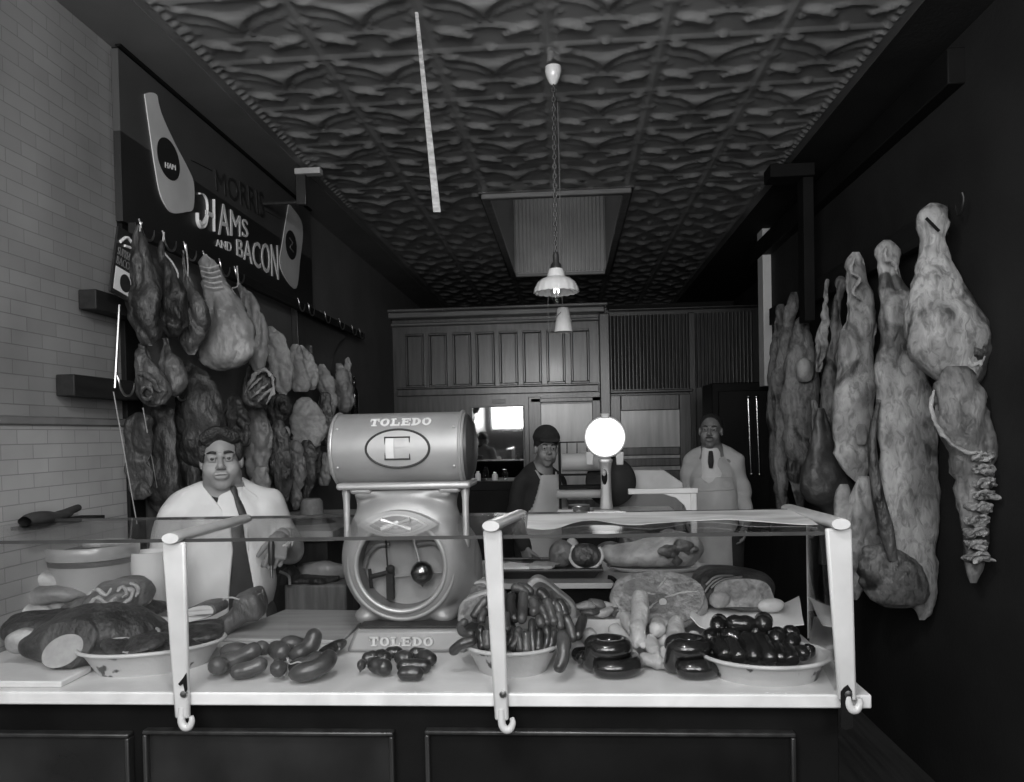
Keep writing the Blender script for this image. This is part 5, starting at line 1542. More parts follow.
# ------------------------------------------------------------------ goods on the counter
def oc(px, py, dz=0.0): return on(px, py, ZT + dz)
M_enamel = mat('chipped_enamel', .05, .42, rough=.35, scale=13, lo=.345, hi=.375, coat=.1, detail=8, bump=.1)
M_rim = mat('pan_rim', .42, .55, rough=.35, scale=14)
M_saus = mat('dark_sausage_skin', .018, .045, rough=.3, scale=14, coat=.3, bump=.1, bscale=50)
M_saus2 = mat('brown_sausage_skin', .035, .085, rough=.36, scale=12, coat=.2, bump=.12, bscale=45)
M_black_p = mat('black_pudding_skin', .008, .016, rough=.18, scale=10, coat=.5)
M_foot = mat('pale_trotter_skin', .30, .46, rough=.5, scale=14, bump=.3, bscale=50)
M_cutface = mat('cut_ham_face', .12, .30, rough=.42, scale=26, bump=.3, bscale=70, distort=1.0, lo=.38, hi=.66)
M_paper = mat('white_paper', .66, .74, rough=.8, scale=6)
M_board = mat('scrubbed_board', .30, .40, rough=.55, scale=4, stretch=(.5, 7, 7), bump=.05)
M_darkmeat = mat('dark_beef', .010, .05, rough=.4, scale=14, bump=.5, bscale=30, distort=1)
M_midmeat = mat('mid_beef', .045, .15, rough=.42, scale=12, bump=.4, bscale=30, distort=1)
M_stripe = mat('streaky_face', .12, .60, rough=.5, scale=5, stretch=(.6, .6, 9), lo=.34, hi=.44, distort=1.2)
def T(o, *a): return tag(o, *a)

def pan(c, rx, ry, h, label, base=.78, name='enamel_pan', cat='pan', m=None, a=0.0):
    root = thing(name, c, label, cat)
    m = m or M_enamel
    prof = [(.01, 0), (base, 0), (base + .03, .012), (.93, h * .8), (.97, h * .95), (1.0, h), (1.03, h + .003), (1.03, h + .008), (.985, h + .008), (.955, h * .94), (.9, h * .75), (base - .02, .014), (.01, .012)]
    obj('pan_body', turn(lathe([(r * rx, z) for r, z in prof], c, 56, 1, ry / rx), c, a), m, root)
    obj('rim', turn(tube([(c[0] + 1.02 * rx * math.cos(t), c[1] + 1.02 * ry * math.sin(t), c[2] + h + .006) for t in np.linspace(0, 2 * PI, 65)[:-1]], .0055, 10, closed=True), c, a), M_rim, root)
    return root

def link(name, pts, r_px, m, label, cat, group, tied=None):
    """one sausage through (px, py, distance) points; radius given as it looks in the photo"""
    P = [at(*q) for q in pts]
    r = r_px * pts[0][2] / F
    if len(P) == 2: P = [P[0], P[0].lerp(P[1], .5) + Vector((0, 0, .1 * r)), P[1]]
    d0, d1 = (P[0] - P[1]).normalized(), (P[-1] - P[-2]).normalized()
    P = [P[0] + d0 * r * .2] + P[1:-1] + [P[-1] + d1 * r * .2]
    low = min(p.z for p in P) - r
    if low < ZT + .001:
        P = [p + Vector((0, 0, ZT + .001 - low)) for p in P]
    o = obj(name, sausage(P, r), m, angle=80)
    tag(o, label, cat, group)
    if tied:
        e = P[tied]; dd = d1 if tied == -1 else d0
        obj('string_knot', blob(e + dd * r * .85, (.006, .006, .006), amp=.001, seg=10, rings=8), M_twine, o)
    return o

# --- left oval pan of chops
c = Vector((at(154, 665, 2.19).x, 2.19, ZT)); CHIP = .40
pan(c, .195, .128, .062, 'white rimmed oval pan of dark chops behind the left enamel post', a=.40)
for i, (dx, dy, a) in enumerate(((-.10, .0, .5), (-.06, -.04, .3), (-.02, -.05, .25), (.03, -.05, .2), (.07, -.03, .3), (-.04, .04, .4), (.01, .03, .3), (.06, .05, .2), (.11, .02, .4))):
    R = rot(x=.42 - .08 * (i % 3), y=.3 * math.sin(i * 2), z=a)
    p_ = c + Matrix.Rotation(CHIP, 3, 'Z') @ Vector((dx * 1.1, dy, .054 + .012 * (i % 3)))
    o = obj('chop', blob(p_, (.062, .048, .014), R, amp=.005, ns=18, seed=i, power=2.4), M_darkmeat); T(o, 'dark sliced chop heaped in the oval pan behind the left post', 'chop', 'chops in the oval pan')
    obj('fat_edge', tube([p_ + R @ Vector((.058 * math.cos(t), .044 * math.sin(t), .004)) for t in np.linspace(.4 + i, 2.2 + i, 9)], .005, 8), M_fat, o)

# --- fat bologna links, left and right heaps
GB = 'thick dark ring sausages in the two heaps left of the scale'
A = 'thick dark sausage link in the left heap beside the oval pan'
B = 'thick dark sausage link in the right heap under the raised link'
for pts, r, lab in (
    ([(232, 683, 2.05), (250, 679, 2.06), (266, 672, 2.08)], 8.2, A), ([(215, 681, 2.04), (219, 682, 2.07), (222, 680, 2.12)], 9.2, A),
    ([(213, 667, 2.12), (233, 663, 2.13), (250, 655, 2.14), (258, 650, 2.16)], 8.6, A), ([(256, 651, 2.20), (262, 648, 2.21), (268, 652, 2.22)], 7.5, A), ([(222, 660, 2.2), (240, 658, 2.2), (252, 664, 2.2)], 8, A),
    ([(273, 681, 2.03), (279, 684, 2.04), (282, 686, 2.05)], 9.4, B), ([(291, 686, 2.02), (312, 681, 2.03), (326, 673, 2.06), (330, 666, 2.10)], 9.6, B),
    ([(275, 666, 2.09), (280, 667, 2.10)], 8.6, B), ([(290, 668, 2.09), (308, 664, 2.10), (322, 656, 2.14)], 8.5, B),
    ([(272, 648, 2.17), (280, 651, 2.15), (285, 655, 2.13)], 9.8, B), ([(281, 645, 2.24), (296, 646, 2.25), (304, 651, 2.27)], 8, B)):
    link('sausage', pts, r, M_saus2, lab, 'sausage', GB, tied=0 if lab == B else None)
link('sausage', [(291, 656, 2.13), (304, 651, 2.15), (312, 642, 2.17), (315, 630, 2.18)], 9.2, M_saus2, 'thick sausage link bending straight up at the top of the right heap', 'sausage', GB, tied=0)
for q in (((287, 658, 2.09), (290, 664, 2.07), (299, 662, 2.06), (306, 667, 2.05)), ((286, 667, 2.06), (287, 672, 2.055), (286, 676, 2.05))):
    T(obj('string', tube([at(*z) for z in q], .0022, 6, 14), M_twine), 'loose white string end on the right heap of thick sausages', 'string', 'string ends on the right sausage heap')

# --- short dumpy links before the scale
GD = 'short dark links heaped before the scale base'
for pts, r in (([(359, 669, 2.10), (364, 670, 2.10)], 8), ([(370, 670, 2.10), (390, 675, 2.08)], 8.5), ([(399, 681, 2.05), (422, 681, 2.05)], 7.6), ([(376, 656, 2.19), (389, 661, 2.17)], 7.5), ([(396, 658, 2.19), (412, 659, 2.18)], 7.5), ([(420, 658, 2.18), (434, 666, 2.15)], 7.5), ([(398, 671, 2.11), (430, 671, 2.12)], 7), ([(363, 660, 2.17), (379, 656, 2.18)], 6.5), ([(385, 654, 2.23), (402, 652, 2.24)], 6), ([(410, 653, 2.23), (428, 655, 2.23)], 6)):
    link('sausage', pts, r, M_saus, 'short plump dark link in the heap before the scale base', 'sausage', GD)

# --- bowl of slim sausages
cb = Vector((at(513, 660, 2.175).x, 2.175, ZT))
pan(cb, .132, .125, .068, 'white chipped enamel bowl heaped with slim sausages behind the middle post', .74, 'enamel_bowl', 'bowl')
Z1 = lambda x, y: (440 + x / 5.5875, 560 + y / 5.5857)
GS = 'slim sausages in the enamel bowl'
lst = [[(400, 190), (395, 260), (425, 345)], [(465, 180), (462, 260), (455, 350)], [(440, 375), (430, 440), (395, 500)], [(515, 330), (515, 430), (525, 530)], [(480, 400), (480, 460), (482, 525)], [(550, 310), (560, 345), (570, 375)], [(590, 370), (602, 440), (575, 520)],
       [(560, 250), (585, 310), (600, 365)], [(590, 215), (620, 300), (640, 365)], [(640, 395), (625, 450), (615, 515)], [(655, 290), (668, 340), (672, 385)], [(700, 310), (730, 380), (745, 455)], [(800, 320), (782, 380), (765, 440)], [(265, 210), (215, 275), (185, 325)], [(255, 270), (235, 320), (230, 350)],
       [(225, 370), (228, 440), (240, 500)], [(268, 390), (262, 440), (268, 495)], [(150, 335), (115, 375), (140, 412), (190, 410)], [(300, 180), (295, 270), (305, 350)], [(345, 170), (348, 270), (352, 370)], [(345, 390), (345, 450), (352, 520)], [(305, 370), (300, 430), (310, 510)], [(400, 155), (450, 160), (490, 195)],
       [(510, 215), (530, 260), (520, 310)], [(555, 390), (550, 450), (548, 515)], [(705, 420), (712, 470), (690, 520)], [(420, 400), (445, 450), (450, 520)], [(660, 220), (690, 280), (700, 320)], [(380, 290), (370, 340), (375, 400)], [(620, 240), (655, 260), (680, 330)], [(540, 180), (570, 190), (600, 230)]]
def dome_y(px, py):
    t = np.clip((654 - py) / 66, 0, 1); u = (px - 514) / 52
    return 2.085 + .13 * t ** 1.3 + .05 * u * u
for layer in (0, 1):
    for i, pts in enumerate(lst):
        if layer and i % 2: continue
        q = []
        for x, y in pts:
            px, py = Z1(x, y)
            if layer: px, py = px + 6 * math.sin(i * 2.1), py - 1
            q.append((px, min(py, 656) if layer == 0 else min(py, 652), dome_y(px, py) + .04 * layer))
        link('sausage', q, 4.7 + .5 * math.sin(i * 1.7), M_saus2 if i % 3 else M_saus, 'slim dark sausage heaped in the white enamel bowl behind the middle post', 'sausage', GS)
q = [(*Z1(x, y), yy) for (x, y), yy in zip(((680, 405), (690, 480), (682, 560), (655, 620)), (2.10, 2.055, 2.04, 2.03))]
link('sausage', q, 6.3, M_saus2, 'slim sausage hanging out over the right side of the bowl rim', 'sausage', GS)
q = [(*Z1(x, y), yy) for (x, y), yy in zip(((200, 445), (120, 470), (62, 520)), (2.10, 2.09, 2.10))]
link('sausage', q, 5.2, M_saus, 'slim sausage trailing out over the left side of the bowl', 'sausage', GS)

# --- coiled black rings
def coil(name, cpx, R, r, y, label, tail=None):
    c = at(*cpx, y); c.z = ZT + r
    root_pts = [(c.x + R * math.cos(a), c.y + R * .92 * math.sin(a), c.z + (a > 6) * 0) for a in np.linspace(-2.6, -2.6 + 2 * PI - .5, 26)]
    up = [(c.x - .012 + R * .76 * math.cos(a), c.y + .01 + R * .72 * math.sin(a), c.z + r * 1.75) for a in np.linspace(-2.9 + .3, -2.9 + 2 * PI - .2, 24)]
    g = join(sausage(root_pts, r, 16, 46), sausage(up, r * .92, 16, 40))
    o = obj(name, sausage(root_pts + up, r, 16, 90), M_black_p, angle=80)
    return tag(o, label, 'sausage', 'coiled black sausages')
coil('coiled_sausage', (613, 676), .058, .0255, 2.13, 'glossy black coiled sausage ring nearest the bowl of slim sausages')
coil('coiled_sausage', (693, 676), .052, .0265, 2.12, 'glossy black coiled sausage ring beside the pan of black puddings')
link('sausage', [(573, 655, 2.22), (590, 656, 2.22), (606, 652, 2.24)], 8, M_black_p, 'straight glossy black sausage lying behind the left coiled ring', 'sausage', None)
link('sausage', [(578, 666, 2.17), (586, 671, 2.16)], 7.5, M_black_p, 'short glossy black sausage end left of the coiled ring', 'sausage', None)

# --- pan of black puddings
cp = Vector((at(765, 668, 2.125).x, 2.125, ZT))
pan(cp, .166, .134, .05, 'round white enamel pan of glossy black puddings beside the right post', .82)
GP = 'glossy black puddings in the right pan'
for pts, r in (([(717, 628, 2.17), (720, 620, 2.24)], 8), ([(727, 622, 2.19), (740, 624, 2.18), (754, 623, 2.19)], 8.4), ([(763, 626, 2.16), (764, 619, 2.23)], 9), ([(744, 636, 2.15), (750, 646, 2.10), (755, 660, 2.045)], 8.6), ([(758, 636, 2.16), (765, 648, 2.10), (772, 661, 2.045)], 8.6), ([(728, 640, 2.14), (736, 652, 2.08), (742, 661, 2.05)], 8.2), ([(716, 640, 2.15), (722, 650, 2.10), (729, 658, 2.07)], 8), ([(776, 642, 2.15), (778, 633, 2.21)], 8.6), ([(790, 646, 2.15), (794, 638, 2.2)], 8), ([(797, 650, 2.13), (806, 657, 2.09)], 7.5), ([(786, 646, 2.13), (790, 657, 2.07), (793, 663, 2.05)], 8), ([(774, 644, 2.13), (779, 655, 2.08), (783, 662, 2.05)], 8),
               ([(708, 640, 2.17), (713, 634, 2.22)], 8), ([(722, 633, 2.18), (732, 637, 2.16), (741, 641, 2.15)], 8), ([(748, 632, 2.19), (766, 634, 2.19)], 8), ([(784, 631, 2.23), (798, 635, 2.23)], 7), ([(730, 646, 2.15), (760, 648, 2.15)], 9), ([(766, 646, 2.17), (796, 650, 2.16)], 9), ([(715, 650, 2.14), (735, 655, 2.10)], 8), ([(806, 648, 2.16), (811, 655, 2.13)], 7)):
    link('black_pudding', pts, r, M_black_p, 'glossy black pudding piled in the round pan beside the right post', 'sausage', GP)

# --- trotters
GT = 'pale trotters heaped between the coiled sausages'
TL = 'pale short trotter in the heap behind the coiled black rings'
for k_, (pts, rr, lab) in enumerate((
    ([(640, 597, 2.36), (640, 612, 2.31), (637.5, 628, 2.25), (638.5, 639, 2.22)], [8, 9, 7.5, 7], 'largest pale trotter standing upright against the big round ham slice'),
    ([(615, 629, 2.30), (622, 637, 2.27), (629, 644, 2.24)], [6.5, 7, 6], TL), ([(588, 637, 2.28), (589, 636, 2.33)], [8, 8], TL), ([(600, 643, 2.26), (612, 640, 2.29)], [9, 8], TL),
    ([(657, 630, 2.26), (658, 626, 2.34)], [8, 9], 'pale trotter with its dark cleft end facing out, beside the upright one'), ([(650, 641, 2.24), (654, 652, 2.18)], [7.5, 7], TL), ([(676, 624, 2.33), (676, 636, 2.27), (673, 649, 2.20)], [8, 9, 8], 'second upright pale trotter leaning below the right of the ham slice'),
    ([(694, 640, 2.25), (697, 651, 2.2)], [9, 8], TL), ([(665, 654, 2.18), (674, 660, 2.16)], [8, 7], TL), ([(646, 660, 2.16), (657, 663, 2.15)], [7, 7], TL), ([(630, 654, 2.21), (636, 662, 2.17)], [6.5, 6], TL), ([(683, 654, 2.2), (689, 661, 2.17)], [7.5, 7], TL), ([(664, 642, 2.27), (668, 636, 2.32)], [8, 8], TL), ([(626, 618, 2.38), (630, 626, 2.34)], [7, 7], TL))):
    P = [at(*q) for q in pts]
    R_ = [r * pts[0][2] / F for r in rr]
    f_ = Field(np.min([np.array(p) for p in P], 0) - .05, np.max([np.array(p) for p in P], 0) + .05, .0038)
    for i in range(len(P) - 1): f_.cone(P[i], P[i + 1], R_[i], R_[i + 1], .004)
    e = P[-1]; d = (P[-1] - P[-2]).normalized(); s = d.cross(Vector((0, 1, .2))).normalized()
    for q in (-1, 1):   # cleft toes
        f_.cone(e + s * q * R_[-1] * .45, e + s * q * R_[-1] * .5 + d * R_[-1] * 1.1, R_[-1] * .55, R_[-1] * .38, .004)
        f_.cone(e + s * q * R_[-1] * .85 - d * R_[-1] * .5, e + s * q * R_[-1] * 1.05 + d * .004, R_[-1] * .3, R_[-1] * .22, .003)
    f_.func(lambda D, X, Y, Z: D + .0014 * np.sin(130 * Z + 40 * X + k_) + .001 * np.sin(170 * X + 60 * Y))
    v_, q_ = f_.mesh(); v_ = np.array(v_); lowz = v_[:, 2].min()
    if lowz < ZT + .001: v_[:, 2] += ZT + .001 - lowz
    tag(obj('trotter', (v_, q_), M_foot), lab, 'trotter', GT)

# --- big round ham slice, leaning back
hc = at(658, 601, 2.50)
Rm = rot(x=-.55, z=-.05)
o = thing('ham_slice', hc, 'big round cut ham standing tilted behind the pale trotters', 'ham')
obj('rind_body', blob(hc, (.152, .05, .100), Rm, amp=.004, ns=14, power=2.2, seed=3, cut=((0, -1, 0), .03), seg=40, rings=24), M_fat, o)
def face(name, rx, rz, off, m, par, amp=.05, dx=0, dz=0, seedv=0, th=.008):
    pts = [hc + Rm @ Vector((dx + rx * math.cos(a) * (1 + amp * math.sin(3 * a + seedv)), off, dz + rz * math.sin(a) * (1 + amp * math.cos(2 * a + seedv)))) for a in np.linspace(0, 2 * PI, 41)[:-1]]
    return obj(name, prism(pts, Rm @ Vector((0, th, 0))), m, par)
face('cut_face', .142, .094, -.034, M_cutface, o)
face('muscle', .045, .036, -.036, mat('lean_muscle', .09, .16, rough=.4, scale=25, bump=.2), o, dx=.0, dz=-.018, seedv=1)
face('muscle', .05, .03, -.0365, mat('lean_muscle_b', .11, .2, rough=.4, scale=22, bump=.2), o, dx=-.06, dz=.03, seedv=2)
obj('bone', lathe([(.004, 0), (.012, 0), (.012, .01), (.004, .01)], hc + Rm @ Vector((.012, -.032, -.012)), 16, axis='y'), M_bone, o)
for a_, b_ in (((.0, .03), (.03, .075)), ((.02, .0), (.125, .02)), ((.0, -.01), (-.05, -.05)), ((-.01, .01), (-.08, .0))):
    obj('fat_seam', ragged([hc + Rm @ Vector((a_[0], -.036, a_[1])), hc + Rm @ Vector(((a_[0] + b_[0]) / 2 + .008, -.038, (a_[1] + b_[1]) / 2 + .006)), hc + Rm @ Vector((b_[0], -.036, b_[1]))], .0035), M_fat, o)

# --- loin with banded rind on white paper, right
lc = at(741, 592, 2.52)
o = thing('smoked_loin', lc, 'square smoked loin with dark banded rind lying on white paper behind the black puddings', 'meat')
Rl = rot(z=-.12, y=.10)
obj('rind_body', blob(lc + Vector((-.012, .06, .004)), (.128, .13, .062), Rl, amp=.006, power=2.8, seed=9, cut=((0, -1, 0), .10), seg=40, rings=24), M_smoke2, o)
fp = [(712, 600), (716, 586), (728, 580), (750, 579), (766, 583), (772, 592), (774, 604), (760, 607), (735, 607), (716, 607)]
fy = lc.y - .052
obj('cut_face', prism([at(x, y, fy) for x, y in spline(fp + [fp[0]], 40)[:-1]], (0, .02, 0)), M_cutface, o)
obj('fat_corner', blob(at(720, 600, fy), (.032, .018, .026), amp=.004, seed=2), M_fat, o)
obj('fat_corner', blob(at(771, 605, fy), (.040, .02, .022), amp=.004, seed=5), M_bone, o)
for q in (((706, 585), (716, 577), (733, 576)), ((711, 588), (722, 580), (742, 577)), ((705, 592), (712, 583), (724, 576))): obj('rind_band', tube([at(x, y, lc.y - .035) for x, y in q], .008, 8, 12), mat('rind_dark', .015, .03, rough=.4, scale=20), o)
def sheet(front, back, yf_, yb_, m, name, label, cat, th=.003, wav=.006):
    A_, B_ = spline([list(at(x, y, yf_)) for x, y in front], 30), spline([list(at(x, y, yb_)) for x, y in back], 30)
    V = []; NR = 8
    for j in range(NR):
        for i in range(30):
            t = j / (NR - 1); p_ = A_[i] * (1 - t) + B_[i] * t
            V.append((p_[0], p_[1], p_[2] + wav * math.sin(i * .55 + j * .8) * math.sin(PI * t)))
    n_ = len(V); V += [(a, b, z - th) for a, b, z in V]
    Fc = []
    for j in range(NR - 1):
        for i in range(29):
            a = j * 30 + i; q = (a, a + 1, a + 31, a + 30); Fc.append(q); Fc.append(tuple(n_ + k for k in q[::-1]))
    edge = [i for i in range(30)] + [j * 30 + 29 for j in range(1, NR)] + [(NR - 1) * 30 + i for i in range(28, -1, -1)] + [j * 30 for j in range(NR - 2, 0, -1)]
    for a, b in zip(edge, edge[1:] + edge[:1]): Fc.append((b, a, n_ + a, n_ + b))
    return tag(obj(name, (V, Fc), m), label, cat)
sheet([(690, 616), (705, 628), (740, 625), (775, 627), (804, 624)], [(694, 604), (720, 606), (750, 606), (780, 604), (799, 596)], 2.36, 2.58, M_paper, 'paper_sheet', 'white sheet of wrapping paper spread under the smoked loin', 'paper')
# --- platter of small cuts between the bowl and the ham slice
pc = at(602, 617, 2.46)
o = thing('platter', (pc.x, 2.46, ZT), 'white platter of small trimmed cuts left of the big round ham', 'platter')
zpl_ = pc.z
obj('dish', lathe([(.01, zpl_ - .036), (.112, zpl_ - .036), (.122, zpl_ - .028), (.130, zpl_ + .010), (.134, zpl_ + .014), (.128, zpl_ + .014), (.115, zpl_ - .008), (.01, zpl_ - .012)], (pc.x, 2.46, 0), 48, 1, .7), M_porc, o)
obj('foot', lathe([(.06, ZT), (.06, zpl_ - .036), (.05, zpl_ - .036), (.05, ZT)], (pc.x, 2.46, 0), 32, 1, .7, caps=False), M_porc, o)
for i, (px, py, rx) in enumerate(((585, 606, .034), (597, 604, .034), (608, 607, .032), (590, 611, .03), (603, 611, .034), (616, 610, .028))):
    T(obj('trimmed_cut', blob(at(px, py, 2.45 + .02 * (i % 3)), (rx, .03, .016), rot(y=.3 * math.sin(i)), amp=.006, ns=20, seed=i), M_midmeat if i % 2 else M_fat), 'small trimmed cut lying on the white platter left of the big ham', 'meat', 'small cuts on the platter')
# --- ham ends behind the bowl
def wedge(label, poly, y, m, m2, th=.07, inset=.8):
    c_ = np.mean(poly, 0)
    P = [at(x, q, y) for x, q in spline(poly + [poly[0]], 36)[:-1]]
    o = obj('ham_piece', prism(P, (0, th, 0)), m, bevel=.008)
    tag(o, label, 'ham')
    obj('cut_face', prism([at(c_[0] + (x - c_[0]) * inset, c_[1] + (q - c_[1]) * inset, y - .004) for x, q in spline(poly + [poly[0]], 36)[:-1]], (0, .01, 0)), m2, o)
    return o
wedge('sloping ham end with a pale rind behind the right of the sausage bowl', [(524, 590), (530, 581), (538, 578), (547, 582), (560, 593), (571, 602), (576, 610), (574, 620), (555, 618), (530, 610)], 2.42, M_fat, M_midmeat)
wedge('pale ham end behind the left of the sausage bowl, the lower one', [(457, 622), (459, 607), (466, 599), (478, 594), (490, 592), (492, 606), (480, 616), (468, 624)], 2.36, M_fat, M_cutface, .05)
wedge('darker ham end beside the scale housing behind the sausage bowl', [(458, 606), (462, 592), (472, 583), (484, 581), (490, 586), (490, 600), (474, 606)], 2.46, M_fat, M_midmeat, .05)

# --- left end of the counter
bx = [oc(-60, 694), oc(55, 691), oc(92, 672), oc(40, 668), oc(-60, 670)]
o = obj('marble_slab', prism([Vector((p.x, max(p.y, 1.99), ZT)) for p in bx], (0, 0, .018)), M_marble, bevel=.004); tag(o, 'white slab under the big cut ham at the left end', 'board')
zsl = ZT + .02
nrm = Vector((.12, -.90, .40)).normalized()
fc = at(63, 651, 2.10)
o = thing('cut_ham', Vector((fc.x, 2.25, zsl)), 'big dark ham with a pale oval cut face at the left end of the counter', 'ham')
f_ = Field((fc.x - .26, 2.02, ZT + .0), (fc.x + .30, 2.50, ZT + .26), .005)
f_.ell((fc.x + .02, 2.25, zsl + .068), (.165, .12, .082), .03); f_.ell((fc.x + .12, 2.29, zsl + .05), (.09, .08, .055), .05); f_.ell((fc.x - .08, 2.20, zsl + .05), (.10, .10, .055), .04)
f_.cone(Vector((fc.x, 2.24, fc.z - .012)), fc + nrm * .06, .10, .054, .04)
f_.func(lambda D, X, Y, Z: np.maximum(np.maximum(D + .003 * np.sin(40 * X + 30 * Z) + .002 * np.sin(80 * Y + 60 * X), ZT + .021 - Z), (X - fc.x) * nrm.x + (Y - fc.y) * nrm.y + (Z - fc.z) * nrm.z))
obj('rind_body', f_.mesh(), M_smoke, o)
s1 = Vector((0, 0, 1)).cross(nrm).normalized(); s2 = nrm.cross(s1)
obj('cut_face', prism([fc + nrm * .003 + s1 * (.058 * math.cos(a) * math.cos(.5) - .043 * math.sin(a) * math.sin(.5)) + s2 * (.058 * math.cos(a) * math.sin(.5) + .043 * math.sin(a) * math.cos(.5)) for a in np.linspace(0, 2 * PI, 41)[:-1]], -nrm * .008), mat('pale_cut_face', .24, .31, rough=.5, scale=40), o)
# heaped roasts behind it
GR = 'roasts and smoked cuts heaped at the left end'
def roast(px, py, y, r, label, m, R=None, seed=0, grp=GR, amp=.012, power=2.3, name='roast', cat='meat'):
    c_ = at(px, py, y)
    o = obj(name, blob(c_, r, R, amp=amp, ns=11, seed=seed, seg=32, rings=20, power=power), m, angle=80)
    return tag(o, label, cat, grp), c_
roast(45, 628, 2.42, (.13, .10, .055), 'dark smoked cut directly behind the big cut ham', M_smoke, seed=1)
roast(104, 629, 2.42, (.085, .08, .058), 'dark roast between the cut ham and the oval pan', M_darkmeat, seed=2)
roast(92, 610, 2.55, (.10, .09, .05), 'small reddish roast in front of the big crock', M_midmeat, seed=3)
roast(146, 609, 2.62, (.08, .07, .03), 'dark roast just behind the left enamel post', M_darkmeat, seed=4)
o, c_ = roast(118, 598, 2.48, (.115, .08, .062), 'rolled roast with white swirls of fat lying before the big crock', M_midmeat, rot(z=.35, y=-.28), 5)
rg = ([o.matrix_basis @ v.co for v in o.data.vertices], [tuple(q.vertices) for q in o.data.polygons])
for q in ([(90, 603), (98, 598), (108, 604), (116, 597)], [(98, 612), (108, 608), (116, 610), (124, 603)], [(88, 595), (97, 590), (106, 595), (113, 588)], [(116, 592), (123, 587), (127, 593), (122, 598)], [(126, 588), (133, 592), (129, 600), (121, 604)], [(131, 583), (138, 588), (136, 597)]):
    pp = on_surface(rg, q)
    if len(pp) > 4: obj('fat_swirl', ragged(pp, .0065), M_fat, o)
roast(30, 579, 2.62, (.12, .08, .04), 'pale fat slab on top of the stack at the far left', M_fat, seed=6, power=3)
roast(45, 594, 2.58, (.14, .09, .035), 'broad pale fat cut, middle of the stack at the far left', M_paleham, seed=7, power=3)
roast(28, 610, 2.54, (.13, .09, .038), 'pale fat cut, lowest of the stack at the far left', M_fat, seed=8, power=3)
roast(25, 642, 2.18, (.045, .04, .035), 'crumpled pale scrap beside the big cut ham at the frame edge', M_fat, seed=9, amp=.016)
roast(52, 636, 2.26, (.04, .035, .022), 'small pale knob of fat above the big cut ham', M_fat, seed=10, amp=.01)
roast(120, 650, 2.28, (.09, .06, .03), 'dark shank end lying between the cut ham and oval pan', M_smoke, seed=11)
# striped bacon pieces
def bacon(poly, y, th, label, mface, mbody=M_smoke2):
    P = [at(a, b, y) for a, b in spline(poly + [poly[0]], 32)[:-1]]
    o = obj('bacon_slab', prism(P, (0, th, 0)), mbody, bevel=.006)
    tag(o, label, 'bacon', 'bacon pieces behind the left post')
    c_ = np.mean(poly, 0)
    obj('streaky_face', prism([at(c_[0] + (a - c_[0]) * .93, c_[1] + (b - c_[1]) * .9, y - .004) for a, b in spline(poly + [poly[0]], 32)[:-1]], (0, .01, 0)), mface, o)
    return o
bacon([(146, 625), (150, 618), (175, 614), (195, 606), (212, 605), (215, 614), (200, 620), (170, 627), (150, 630)], 2.45, .10, 'upper of the two pale streaky bacon pieces behind the left post', M_stripe)
bacon([(138, 640), (145, 633), (170, 630), (200, 626), (210, 628), (209, 635), (195, 639), (165, 641)], 2.38, .10, 'lower of the two pale streaky bacon pieces behind the left post', M_stripe)
f_ = Field((at(195, 630, 2.5).x - .02, 2.40, ZT), (at(265, 630, 2.5).x + .05, 2.78, ZT + .20), .006)
a_, b_ = at(212, 634, 2.5), at(243, 606, 2.55)
f_.rbox(((a_.x + b_.x) / 2, 2.58, (a_.z + b_.z) / 2 - .004), (.105, .10, .026), .018, .01, False, rot(y=-.62, z=.25)); f_.rbox((b_.x + .015, 2.57, b_.z - .0), (.045, .08, .045), .02, .03, False, rot(y=-.2, z=.25))
f_.func(lambda D, X, Y, Z: np.maximum(D + .003 * np.sin(50 * X + 30 * Z) + .0015 * np.sin(120 * X + 70 * Y), ZT + .001 - Z))
o = obj('smoked_slab', f_.mesh(), M_smoke2); tag(o, 'thick dark smoked slab propped below the white coat', 'bacon')
obj('tie', tube([b_ + Vector((-.03, -.085, .04)), b_ + Vector((0, -.088, .048)), b_ + Vector((.025, -.085, .04))], .003, 6, 10), M_twine, o)
# boards
bp = [oc(214, 641.5), oc(342, 644), oc(372, 613.5), oc(285, 612.5)]
o = obj('cutting_board', prism([Vector((p.x, p.y, ZT)) for p in bp], (0, 0, .012)), M_board, bevel=.003); tag(o, 'scrubbed wooden board on the counter between the white coat and the scale', 'board')
for i, (px, py, r_) in enumerate(((336, 646, .035), (330, 651, .03))):
    o, c_ = roast(px, py, 2.30 - .03 * i, (r_, .03, .016), ('dark trimmed chop lying against the left corner of the scale base', 'small dark chop in front of the other, left of the scale base')[i], M_darkmeat, rot(y=-.4), 20 + i, 'chops beside the scale base', .006, name='chop', cat='chop')
    obj('fat_edge', tube([c_ + Vector((-.02, -.028, -.008)), c_ + Vector((.0, -.03, .0)), c_ + Vector((.02, -.026, -.002))], .004, 8, 10), M_fat, o)
